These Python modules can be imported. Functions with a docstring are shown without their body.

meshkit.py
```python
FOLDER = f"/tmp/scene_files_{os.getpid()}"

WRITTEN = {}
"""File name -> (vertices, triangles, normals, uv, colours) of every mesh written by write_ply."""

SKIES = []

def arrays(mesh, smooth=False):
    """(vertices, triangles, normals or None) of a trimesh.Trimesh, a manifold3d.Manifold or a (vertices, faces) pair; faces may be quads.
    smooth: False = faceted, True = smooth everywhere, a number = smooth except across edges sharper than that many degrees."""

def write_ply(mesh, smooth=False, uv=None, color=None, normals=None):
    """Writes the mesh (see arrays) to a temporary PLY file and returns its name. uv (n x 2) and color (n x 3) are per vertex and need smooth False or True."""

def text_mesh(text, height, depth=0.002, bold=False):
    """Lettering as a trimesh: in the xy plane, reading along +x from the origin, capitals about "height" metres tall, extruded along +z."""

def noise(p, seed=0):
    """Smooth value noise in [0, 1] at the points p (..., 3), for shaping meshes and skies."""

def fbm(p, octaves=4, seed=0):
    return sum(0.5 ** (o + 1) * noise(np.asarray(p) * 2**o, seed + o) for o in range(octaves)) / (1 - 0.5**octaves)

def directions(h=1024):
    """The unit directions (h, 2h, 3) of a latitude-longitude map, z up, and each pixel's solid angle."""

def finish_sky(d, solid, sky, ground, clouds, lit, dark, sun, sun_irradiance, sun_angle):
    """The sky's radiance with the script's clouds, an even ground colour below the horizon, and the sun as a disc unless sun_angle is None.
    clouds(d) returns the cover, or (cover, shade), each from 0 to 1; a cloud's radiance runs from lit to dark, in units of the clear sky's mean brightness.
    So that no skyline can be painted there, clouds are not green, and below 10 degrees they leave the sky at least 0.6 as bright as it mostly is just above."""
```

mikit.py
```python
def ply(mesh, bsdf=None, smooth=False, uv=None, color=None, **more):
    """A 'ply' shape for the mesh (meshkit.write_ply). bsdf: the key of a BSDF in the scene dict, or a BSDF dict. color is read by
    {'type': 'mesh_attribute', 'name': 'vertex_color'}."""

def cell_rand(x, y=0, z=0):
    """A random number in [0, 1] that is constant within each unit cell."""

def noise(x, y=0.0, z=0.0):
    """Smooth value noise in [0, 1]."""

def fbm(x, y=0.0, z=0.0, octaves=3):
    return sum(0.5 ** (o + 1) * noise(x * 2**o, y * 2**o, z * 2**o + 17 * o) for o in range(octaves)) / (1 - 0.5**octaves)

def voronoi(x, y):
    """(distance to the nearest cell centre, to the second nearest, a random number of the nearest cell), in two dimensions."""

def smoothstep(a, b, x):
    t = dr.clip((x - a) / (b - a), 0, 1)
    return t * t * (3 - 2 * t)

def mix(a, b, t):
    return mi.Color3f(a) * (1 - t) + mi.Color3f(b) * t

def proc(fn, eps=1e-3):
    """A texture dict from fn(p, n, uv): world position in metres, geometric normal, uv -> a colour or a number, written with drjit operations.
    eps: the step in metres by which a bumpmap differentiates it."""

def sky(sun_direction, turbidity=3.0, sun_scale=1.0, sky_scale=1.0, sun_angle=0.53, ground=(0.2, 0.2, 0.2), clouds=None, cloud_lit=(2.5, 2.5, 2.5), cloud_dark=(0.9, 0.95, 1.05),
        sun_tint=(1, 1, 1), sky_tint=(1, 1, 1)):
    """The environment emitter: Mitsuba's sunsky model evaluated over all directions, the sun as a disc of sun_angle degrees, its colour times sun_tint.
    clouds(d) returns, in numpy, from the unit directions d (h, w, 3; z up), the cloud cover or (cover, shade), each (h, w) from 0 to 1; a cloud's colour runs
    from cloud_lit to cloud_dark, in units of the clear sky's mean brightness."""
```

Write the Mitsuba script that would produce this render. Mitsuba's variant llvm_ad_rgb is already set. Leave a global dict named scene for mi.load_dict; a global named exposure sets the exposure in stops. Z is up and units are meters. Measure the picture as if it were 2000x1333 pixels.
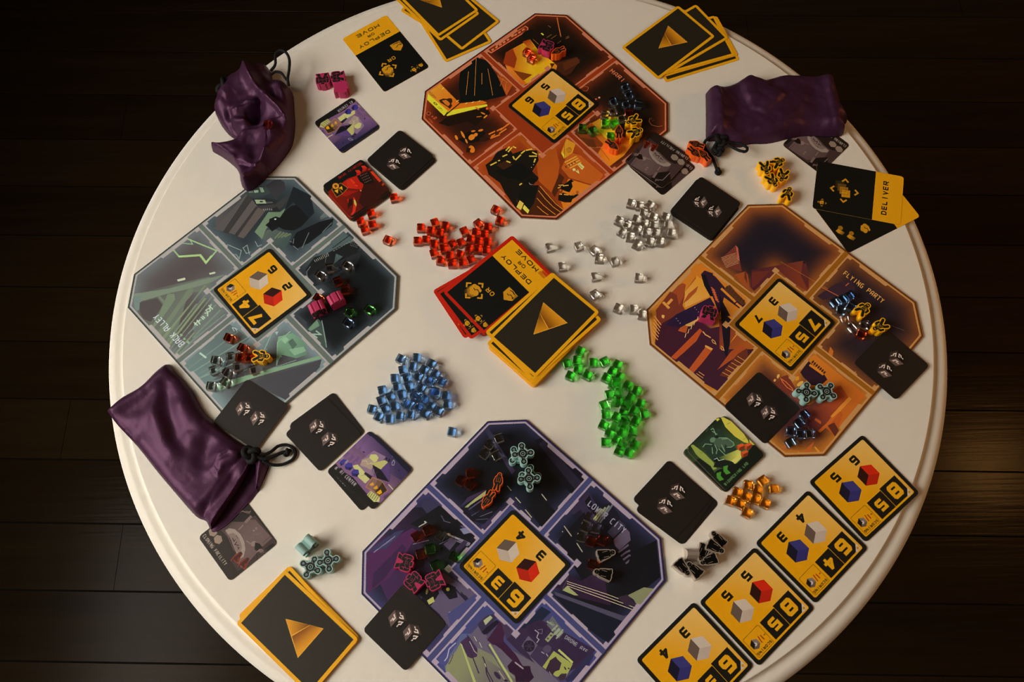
import math, random
import numpy as np
import drjit as dr
import mitsuba as mi
import trimesh, shapely, mikit, meshkit
from shapely.geometry import Polygon, LineString, Point, box
from shapely import affinity
from shapely.ops import unary_union
from scipy.spatial import Delaunay, cKDTree
from manifold3d import Manifold
T = mi.ScalarTransform4f
scene, labels = {}, {}
random.seed(4); RNG = np.random.default_rng(4)
MM = 0.001
TOP = 0.750                                   # height of the table top, metres

# ------------------------------------------------------------------ camera
H, TILT, ROLL, FOCAL = 0.74553, math.radians(21.181), math.radians(-0.9226), 1655.55
fwd = np.array([0, math.sin(TILT), -math.cos(TILT)])
up0 = np.array([0, math.cos(TILT), math.sin(TILT)])
upv = -math.sin(ROLL) * np.array([1.0, 0, 0]) + math.cos(ROLL) * up0
eye = np.array([0, 0, TOP + H])
scene['camera'] = {'type': 'perspective', 'fov_axis': 'x', 'fov': 2 * math.degrees(math.atan(1000 / FOCAL)),
                   'near_clip': 0.02, 'far_clip': 30.0,
                   'to_world': T().look_at(origin=eye.tolist(), target=(eye + fwd).tolist(), up=upv.tolist())}
exposure = 0.0

# ------------------------------------------------------------------ light
WINDOW_AT, WINDOW_W, WINDOW_H, WINDOW_RADIANCE = (-1.25, -0.08, 1.80), 1.25, 1.05, (9.6, 8.85, 7.6)
LAMP_AT, LAMP_R, LAMP_RADIANCE = (1.62, 0.62, 1.36), 0.075, (78.0, 35.0, 9.5)

# ------------------------------------------------------------------ materials
def rgb(h):
    c = np.array([int(h[i:i + 2], 16) for i in (0, 2, 4)] if isinstance(h, str) else h) / 255.0
    return np.where(c <= 0.04045, c / 12.92, ((c + 0.055) / 1.055) ** 2.4)
def col(*c): return {'type': 'rgb', 'value': [float(v) for v in c]}
VC = {'type': 'mesh_attribute', 'name': 'vertex_color'}
def principled(base, rough, spec=0.5, **k): return {'type': 'twosided', 'bsdf': {'type': 'principled', 'base_color': base, 'roughness': rough, 'specular': spec, **k}}
scene['mat_print'] = principled(VC, 0.42, 0.45)              # printed card stock, satin varnish
scene['mat_board'] = principled(VC, 0.34, 0.50)              # printed game boards, a little glossier
scene['mat_piece'] = principled(VC, 0.50, 0.40)              # painted and printed wooden figures
scene['mat_silver'] = principled(VC, 0.30, 0.50, metallic=0.55)
def paint_fn(p, n, uv):
    m = mikit.fbm(p.x * 9, p.y * 9, p.z * 9, 3)
    g = mikit.noise(p.x * 420, p.y * 420, p.z * 420)
    return mikit.mix((0.80, 0.765, 0.695), (0.765, 0.73, 0.66), 0.6 * m + 0.25 * g)
def paint_bump(p, n, uv): return mikit.fbm(p.x * 260, p.y * 260, p.z * 260, 2)
scene['mat_table'] = {'type': 'twosided', 'bsdf': {'type': 'bumpmap', 'tex': mikit.proc(paint_bump, 4e-4), 'scale': 0.00010,
    'bsdf': {'type': 'principled', 'base_color': mikit.proc(paint_fn), 'roughness': 0.48, 'specular': 0.35}}}
def wood_fn(p, n, uv):
    row = dr.floor((p.y + 0.030 * p.x) / 0.1135)
    k = mikit.cell_rand(row, 3, 1)
    g = mikit.fbm(p.x * 2.6 + 31 * k, p.y * 42 + 17 * k, 2.0, 4)
    f = mikit.fbm(p.x * 16 + 7 * k, p.y * 330, 5.0, 2)
    t = dr.clip(0.45 * g + 0.22 * f + 0.5 * (k - 0.45) + 0.1, 0, 1)
    return mikit.mix((0.0120, 0.0077, 0.0031), (0.0400, 0.0250, 0.0105), t)
def wood_bump(p, n, uv): return mikit.fbm(p.x * 8, p.y * 230, 3.0, 3)
scene['mat_floor'] = {'type': 'twosided', 'bsdf': {'type': 'bumpmap', 'tex': mikit.proc(wood_bump, 8e-4), 'scale': 0.00016,
    'bsdf': {'type': 'principled', 'base_color': mikit.proc(wood_fn), 'roughness': 0.22, 'specular': 0.05}}}
scene['mat_subfloor'] = principled(col(0.004, 0.003, 0.002), 0.8, 0.2)
scene['mat_wall'] = principled(col(0.20, 0.165, 0.13), 0.9, 0.2)
scene['mat_dark_wood'] = principled(col(0.03, 0.018, 0.01), 0.5, 0.4)
def cloth_fn(p, n, uv):
    w = mikit.noise(p.x * 1500, p.y * 1500, p.z * 1500)
    m = mikit.fbm(p.x * 60, p.y * 60, p.z * 60, 2)
    return mikit.mix((0.048, 0.015, 0.042), (0.074, 0.024, 0.065), 0.5 * w + 0.5 * m)
def cloth_bump(p, n, uv): return mikit.noise(p.x * 1300, p.y * 1300, p.z * 900)
scene['mat_cloth'] = {'type': 'twosided', 'bsdf': {'type': 'bumpmap', 'tex': mikit.proc(cloth_bump, 2e-4), 'scale': 0.00006,
    'bsdf': {'type': 'principled', 'base_color': mikit.proc(cloth_fn), 'roughness': 0.50, 'specular': 0.30, 'metallic': 0.50, 'sheen': 0.25, 'sheen_tint': 0.8}}}
scene['mat_cord'] = principled(col(0.006, 0.006, 0.007), 0.75, 0.25)
scene['mat_thread'] = principled(col(0.035, 0.011, 0.035), 0.8, 0.1)
def acrylic(*c): return {'type': 'dielectric', 'int_ior': 1.49, 'ext_ior': 1.0, 'specular_transmittance': col(*c)}
scene['mat_cube_red'] = acrylic(0.98, 0.40, 0.24)
scene['mat_cube_clear'] = acrylic(0.985, 0.985, 0.982)
scene['mat_cube_blue'] = acrylic(0.62, 0.78, 0.97)
scene['mat_cube_green'] = acrylic(0.47, 0.92, 0.45)
scene['mat_cube_orange'] = acrylic(0.995, 0.72, 0.30)

# ------------------------------------------------------------------ names and labels
def numbered(base):
    if base not in labels and not any(k == base or k.startswith(base + '__') for k in scene): return base
    i = 1
    while f'{base}_{i:03d}' in labels or f'{base}_{i:03d}' in scene: i += 1
    return f'{base}_{i:03d}'
def tag(key, label, cat=None, group=None, kind=None):
    d = {}
    if label: d['label'] = label
    if cat: d['category'] = cat
    if group: d['group'] = group
    if kind: d['kind'] = kind
    labels[key] = d
    return key
def part(root, name, shape):
    key, i = f'{root}__{name}', 0
    while key in scene: i += 1; key = f'{root}__{name}_{i:03d}'
    scene[key] = shape
    return key
def at(x, y, z, a=0.0):
    """to_world of a thing modelled in metres, set down at x, y, z millimetres on the table top and turned by a degrees"""
    return T().translate([x * MM, y * MM, TOP + z * MM]).rotate([0, 0, 1], float(a))

# ------------------------------------------------------------------ flat print: polygons with their own inks, cut so that none overlaps
STROKES = {'A': ['0,0 0,7 3,10 10,10 10,0', '0,4 10,4'], 'B': ['0,0 0,10 8,10 10,8 8,5 10,3 8,0 0,0', '0,5 8,5'], 'C': ['10,10 2,10 0,8 0,2 2,0 10,0'], 'D': ['0,0 0,10 7,10 10,7 10,3 7,0 0,0'],
 'E': ['10,10 0,10 0,0 10,0', '0,5 8,5'], 'F': ['10,10 0,10 0,0', '0,5 8,5'], 'G': ['10,10 2,10 0,8 0,2 2,0 10,0 10,5 5,5'], 'H': ['0,0 0,10', '10,0 10,10', '0,5 10,5'], 'I': ['5,0 5,10'], 'K': ['0,0 0,10', '10,10 2,5 10,0'],
 'L': ['0,10 0,0 10,0'], 'M': ['0,0 0,10 5,5 10,10 10,0'], 'N': ['0,0 0,10 10,0 10,10'], 'O': ['2,0 0,2 0,8 2,10 8,10 10,8 10,2 8,0 2,0'], 'P': ['0,0 0,10 10,10 10,5 0,5'], 'R': ['0,0 0,10 10,10 10,5 0,5', '4,5 10,0'],
 'S': ['10,10 1,10 0,9 0,6 1,5 9,5 10,4 10,1 9,0 0,0'], 'T': ['0,10 10,10', '5,10 5,0'], 'U': ['0,10 0,2 2,0 8,0 10,2 10,10'], 'V': ['0,10 5,0 10,10'], 'W': ['0,10 2,0 5,6 8,0 10,10'], 'X': ['0,0 10,10', '0,10 10,0'], 'Y': ['0,10 5,5 10,10', '5,5 5,0'],
 '1': ['3,10 6,10 6,0'], '2': ['0,10 9,10 10,9 10,6 9,5 1,5 0,4 0,0 10,0'], '3': ['0,10 9,10 10,9 10,1 9,0 0,0', '2,5 10,5'], '4': ['7,0 7,10', '6,10 0,3.4', '0,3.2 10,3.2'], '5': ['10,10 0,10 0,5 9,5 10,4 10,1 9,0 0,0'], '6': ['10,10 1,10 0,9 0,1 1,0 9,0 10,1 10,4 9,5 0,5'],
 '7': ['0,10 10,10 4,0'], '8': ['1,0 0,1 0,9 1,10 9,10 10,9 10,1 9,0 1,0', '0,5 10,5'], '-': ['2,5 8,5'], '/': ['2,-1 8,11'], '+': ['2,5 8,5', '5,2 5,8'], '?': ['0,8 0,10 10,10 10,5 5,5 5,3', '5,0.4 5,0.9'], '.': ['4,0 6,0']}
def lettering(s, P0, P1, height, bold=0.16):
    """the word s as polygons, its capitals height mm tall, centred on the line P0-P1 and spread over its whole length"""
    P0, P1 = np.array(P0, float), np.array(P1, float)
    d = P1 - P0; L = np.hypot(*d)
    adv = L / (len(s) - 0.22) if len(s) > 1 else L
    w = 0.78 * adv if len(s) > 1 else L
    th = bold * height
    out = []
    for i, ch in enumerate(s):
        if ch == ' ': continue
        for st in STROKES[ch]:
            q = np.array([[float(v) for v in p.split(',')] for p in st.split()]) / 10
            q = np.c_[i * adv + th / 2 + q[:, 0] * max(w - th, 0.1), q[:, 1] * (height - th) - (height - th) / 2]
            out.append(LineString(q).buffer(th / 2, cap_style='square' if len(q) == 2 else 'flat', join_style='mitre', mitre_limit=2.5))
    g = unary_union(out)
    return affinity.translate(affinity.rotate(g, math.degrees(math.atan2(d[1], d[0])), origin=(0, 0)), *P0)
def polys(g):
    if g.is_empty: return []
    return [q for q in getattr(g, 'geoms', [g]) if q.geom_type == 'Polygon' and q.area > 1e-4] if g.geom_type != 'GeometryCollection' else [p for q in g.geoms for p in polys(q)]
def earcut(q):
    v, f = trimesh.creation.triangulate_polygon(q, engine='earcut')
    return np.asarray(v)[:, :2], np.asarray(f)
def ramp(c0, c1, A, B):
    c0, c1, A, B = rgb(c0), rgb(c1), np.array(A, float), np.array(B, float)
    d = B - A
    def fn(p):
        t = np.clip((p - A) @ d / (d @ d), 0, 1)[:, None]
        return c0 * (1 - t) + c1 * t
    return fn
def printed(outline, t, layers, edge, backing='101010', cell=5.0):
    """a card, board or figure t mm thick: top face inked layer over layer (geometry, ink), side walls in the edge colour. ink: 'rrggbb' or a function of the points"""
    V, F, C, n = [], [], [], 0
    def add(v, f, c):
        nonlocal n
        V.append(v); F.append(np.asarray(f) + n); C.append(np.broadcast_to(c, (len(v), 3))); n += len(v)
    def face(g, ink, z, flip=False):
        for q in polys(g):
            pieces = [q]
            if callable(ink):
                x0, y0, x1, y1 = q.bounds
                if max(x1 - x0, y1 - y0) > cell:
                    xs, ys = np.arange(math.floor(x0 / cell) * cell, x1, cell), np.arange(math.floor(y0 / cell) * cell, y1, cell)
                    gx, gy = np.meshgrid(xs, ys); gx, gy = gx.ravel(), gy.ravel()
                    pieces = [p for r in shapely.intersection(q, shapely.box(gx, gy, gx + cell, gy + cell)) for p in polys(r)]
            for p in pieces:
                v, f = earcut(p)
                if len(f) == 0: continue
                a, b, c = v[f[:, 0]], v[f[:, 1]], v[f[:, 2]]
                s = (b[:, 0] - a[:, 0]) * (c[:, 1] - a[:, 1]) - (b[:, 1] - a[:, 1]) * (c[:, 0] - a[:, 0])
                f = np.where(((s < 0) ^ flip)[:, None], f[:, ::-1], f)
                add(np.c_[v, np.full(len(v), z)], f, ink(v) if callable(ink) else rgb(ink))
    seen = None
    for g, ink in reversed(layers):
        g = g.intersection(outline)
        vis = g if seen is None else g.difference(seen)
        face(vis, ink, t)
        seen = g if seen is None else seen.union(g)
    face(outline, backing, t - 0.04)
    face(outline, edge, 0.0, True)
    for q in polys(outline):
        for ring in [q.exterior, *q.interiors]:
            r = np.array(ring.coords)[:-1]
            if ring.is_ccw != (ring is q.exterior): r = r[::-1]
            m = len(r); i = np.arange(m); j = (i + 1) % m
            v = np.vstack([np.c_[r, np.zeros(m)], np.c_[r, np.full(m, t)]])
            add(v, np.vstack([np.c_[i, j, j + m], np.c_[i, j + m, i + m]]), rgb(edge))
    return np.vstack(V) * MM, np.vstack(F), np.vstack(C)
def shape_of(vfc, mat, to=None):
    d = mikit.ply((vfc[0], vfc[1]), mat, smooth=False, color=vfc[2])
    return d if to is None else {**d, 'to_world': to}
def rounded(w, h, r): return box(-w / 2 + r, -h / 2 + r, w / 2 - r, h / 2 - r).buffer(r, quad_segs=4)
def inks(entries, clip=None):
    """the entries of a printed picture (millimetres on the card) as layers"""
    out = []
    for e in entries:
        if e[0] == 'p': g, ink = Polygon(e[2]).buffer(0), e[1]
        elif e[0] == 'l': g, ink = LineString(e[2]).buffer(e[3] / 2, cap_style='flat', join_style='mitre', mitre_limit=2), e[1]
        elif e[0] == 'g': g, ink = Polygon(e[3]).buffer(0), ramp(e[1], e[2], e[4], e[5])
        elif e[0] == 't': g, ink = lettering(e[2], e[3], e[4], e[5], e[6]), e[1]
        if clip is not None: g = g.intersection(clip)
        if not g.is_empty: out.append((g, ink))
    return out

# ------------------------------------------------------------------ measurements, in millimetres on the table top (cards: x, y, turn, height) and on each card
BOARDS = {'top':[38.7,547,40.5],
'left':[-238.5,343.4,43.6],
'right':[257.6,302,45.79],
'bottom':[-2.3,82.2,46.55]}
CARDS = {'deploy':[-132.6,627.3,214.3,0.4],
'deploy_red':[-12.2,344.4,131.4,12.4],
'red_b':[-12.4,345.6,131.2,12],
'red_c':[-18.5,337.6,124.8,11.6],
'red_d':[-21.6,337.5,121.5,11.2],
'deliver':[351.6,443.2,76.3,0.9],
'deliver_under':[356.9,420.5,116.8,0.4],
'pa':[-80.2,698.2,38.6,2.6],
'pb':[-79.8,692.1,40.8,2.1],
'pc':[-58.2,679.5,43,1.6],
'pd':[-61.9,664.6,27.7,0.9],
'pe':[-69,701.7,141.8,0.4],
'qa':[175.3,634.5,310.2,2.6],
'qb':[189.7,638.3,303.4,2.1],
'qc':[196.5,630.2,287.3,1.5],
'qd':[199.6,629.6,288.1,1],
'qe':[200.6,623.2,288.9,0.4],
'ca':[30.9,301.4,315.9,15],
'cb':[27.4,304.1,313.3,14.4],
'cc':[32,297.5,312.1,13.2],
'cd':[28.4,295,315.5,12.4],
'da':[-182.2,32.1,229.1,4],
'db':[-181.8,34.5,225,3.4],
'ai_ul':[-169.3,534.4,219.1,1],
'red_fac':[-155,456.1,219.1,3.6],
'blk_ul':[-111.7,491.3,47.8,3],
'blk_ul2':[-110.2,488.8,45.8,2.4],
'clon_a':[152.4,485,138.6,1.5],
'clon_b':[156.2,478,131.7,0.8],
'blk_r':[196.7,428.6,139.6,4],
'blk_r2':[194.5,426,139.9,3],
'clon_r':[317.2,500.7,133.7,0.8],
'blk_rb1':[351.6,258.7,41.9,3.2],
'blk_rb2':[226.7,219.2,312.8,3.2],
'bio':[189,177.8,40.1,3],
'bio2':[186.1,176.9,43.1,2.4],
'blk_s':[138.2,137.5,44.9,2.4],
'blk_s2':[144,132.4,46.4,0.9],
'blk_s3':[140.1,131.9,51.5,1.6],
'blk_l':[-238.6,220.6,326.9,3.2],
'blk_ls':[-171.8,201.1,314,2.4],
'blk_ls2':[-169.1,206.3,308.3,1.6],
'ai_a':[-124.9,166.3,316.8,2],
'ai_b':[-129.7,169.1,315.6,1.4],
'ai_c':[-132.2,165.5,312.1,0.8],
'clon_l':[-239.9,107.9,309.8,0.8],
'blk_b':[-93.1,34.3,318.2,3.2],
'sc_top':[47.3,553.7,224.8,3.6],
'sc_left':[-239.8,342.1,130.7,3.6],
'sc_right':[258,301,224.8,3.6],
'sc_bottom':[-1,82.4,135.4,3.6],
's1':[308,144.9,217.9,1.2],
's2':[254.7,95.4,221.2,1.2],
's3':[201.8,47.1,220.9,1.2],
's4':[145.6,2.8,221.1,1.2]}
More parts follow.
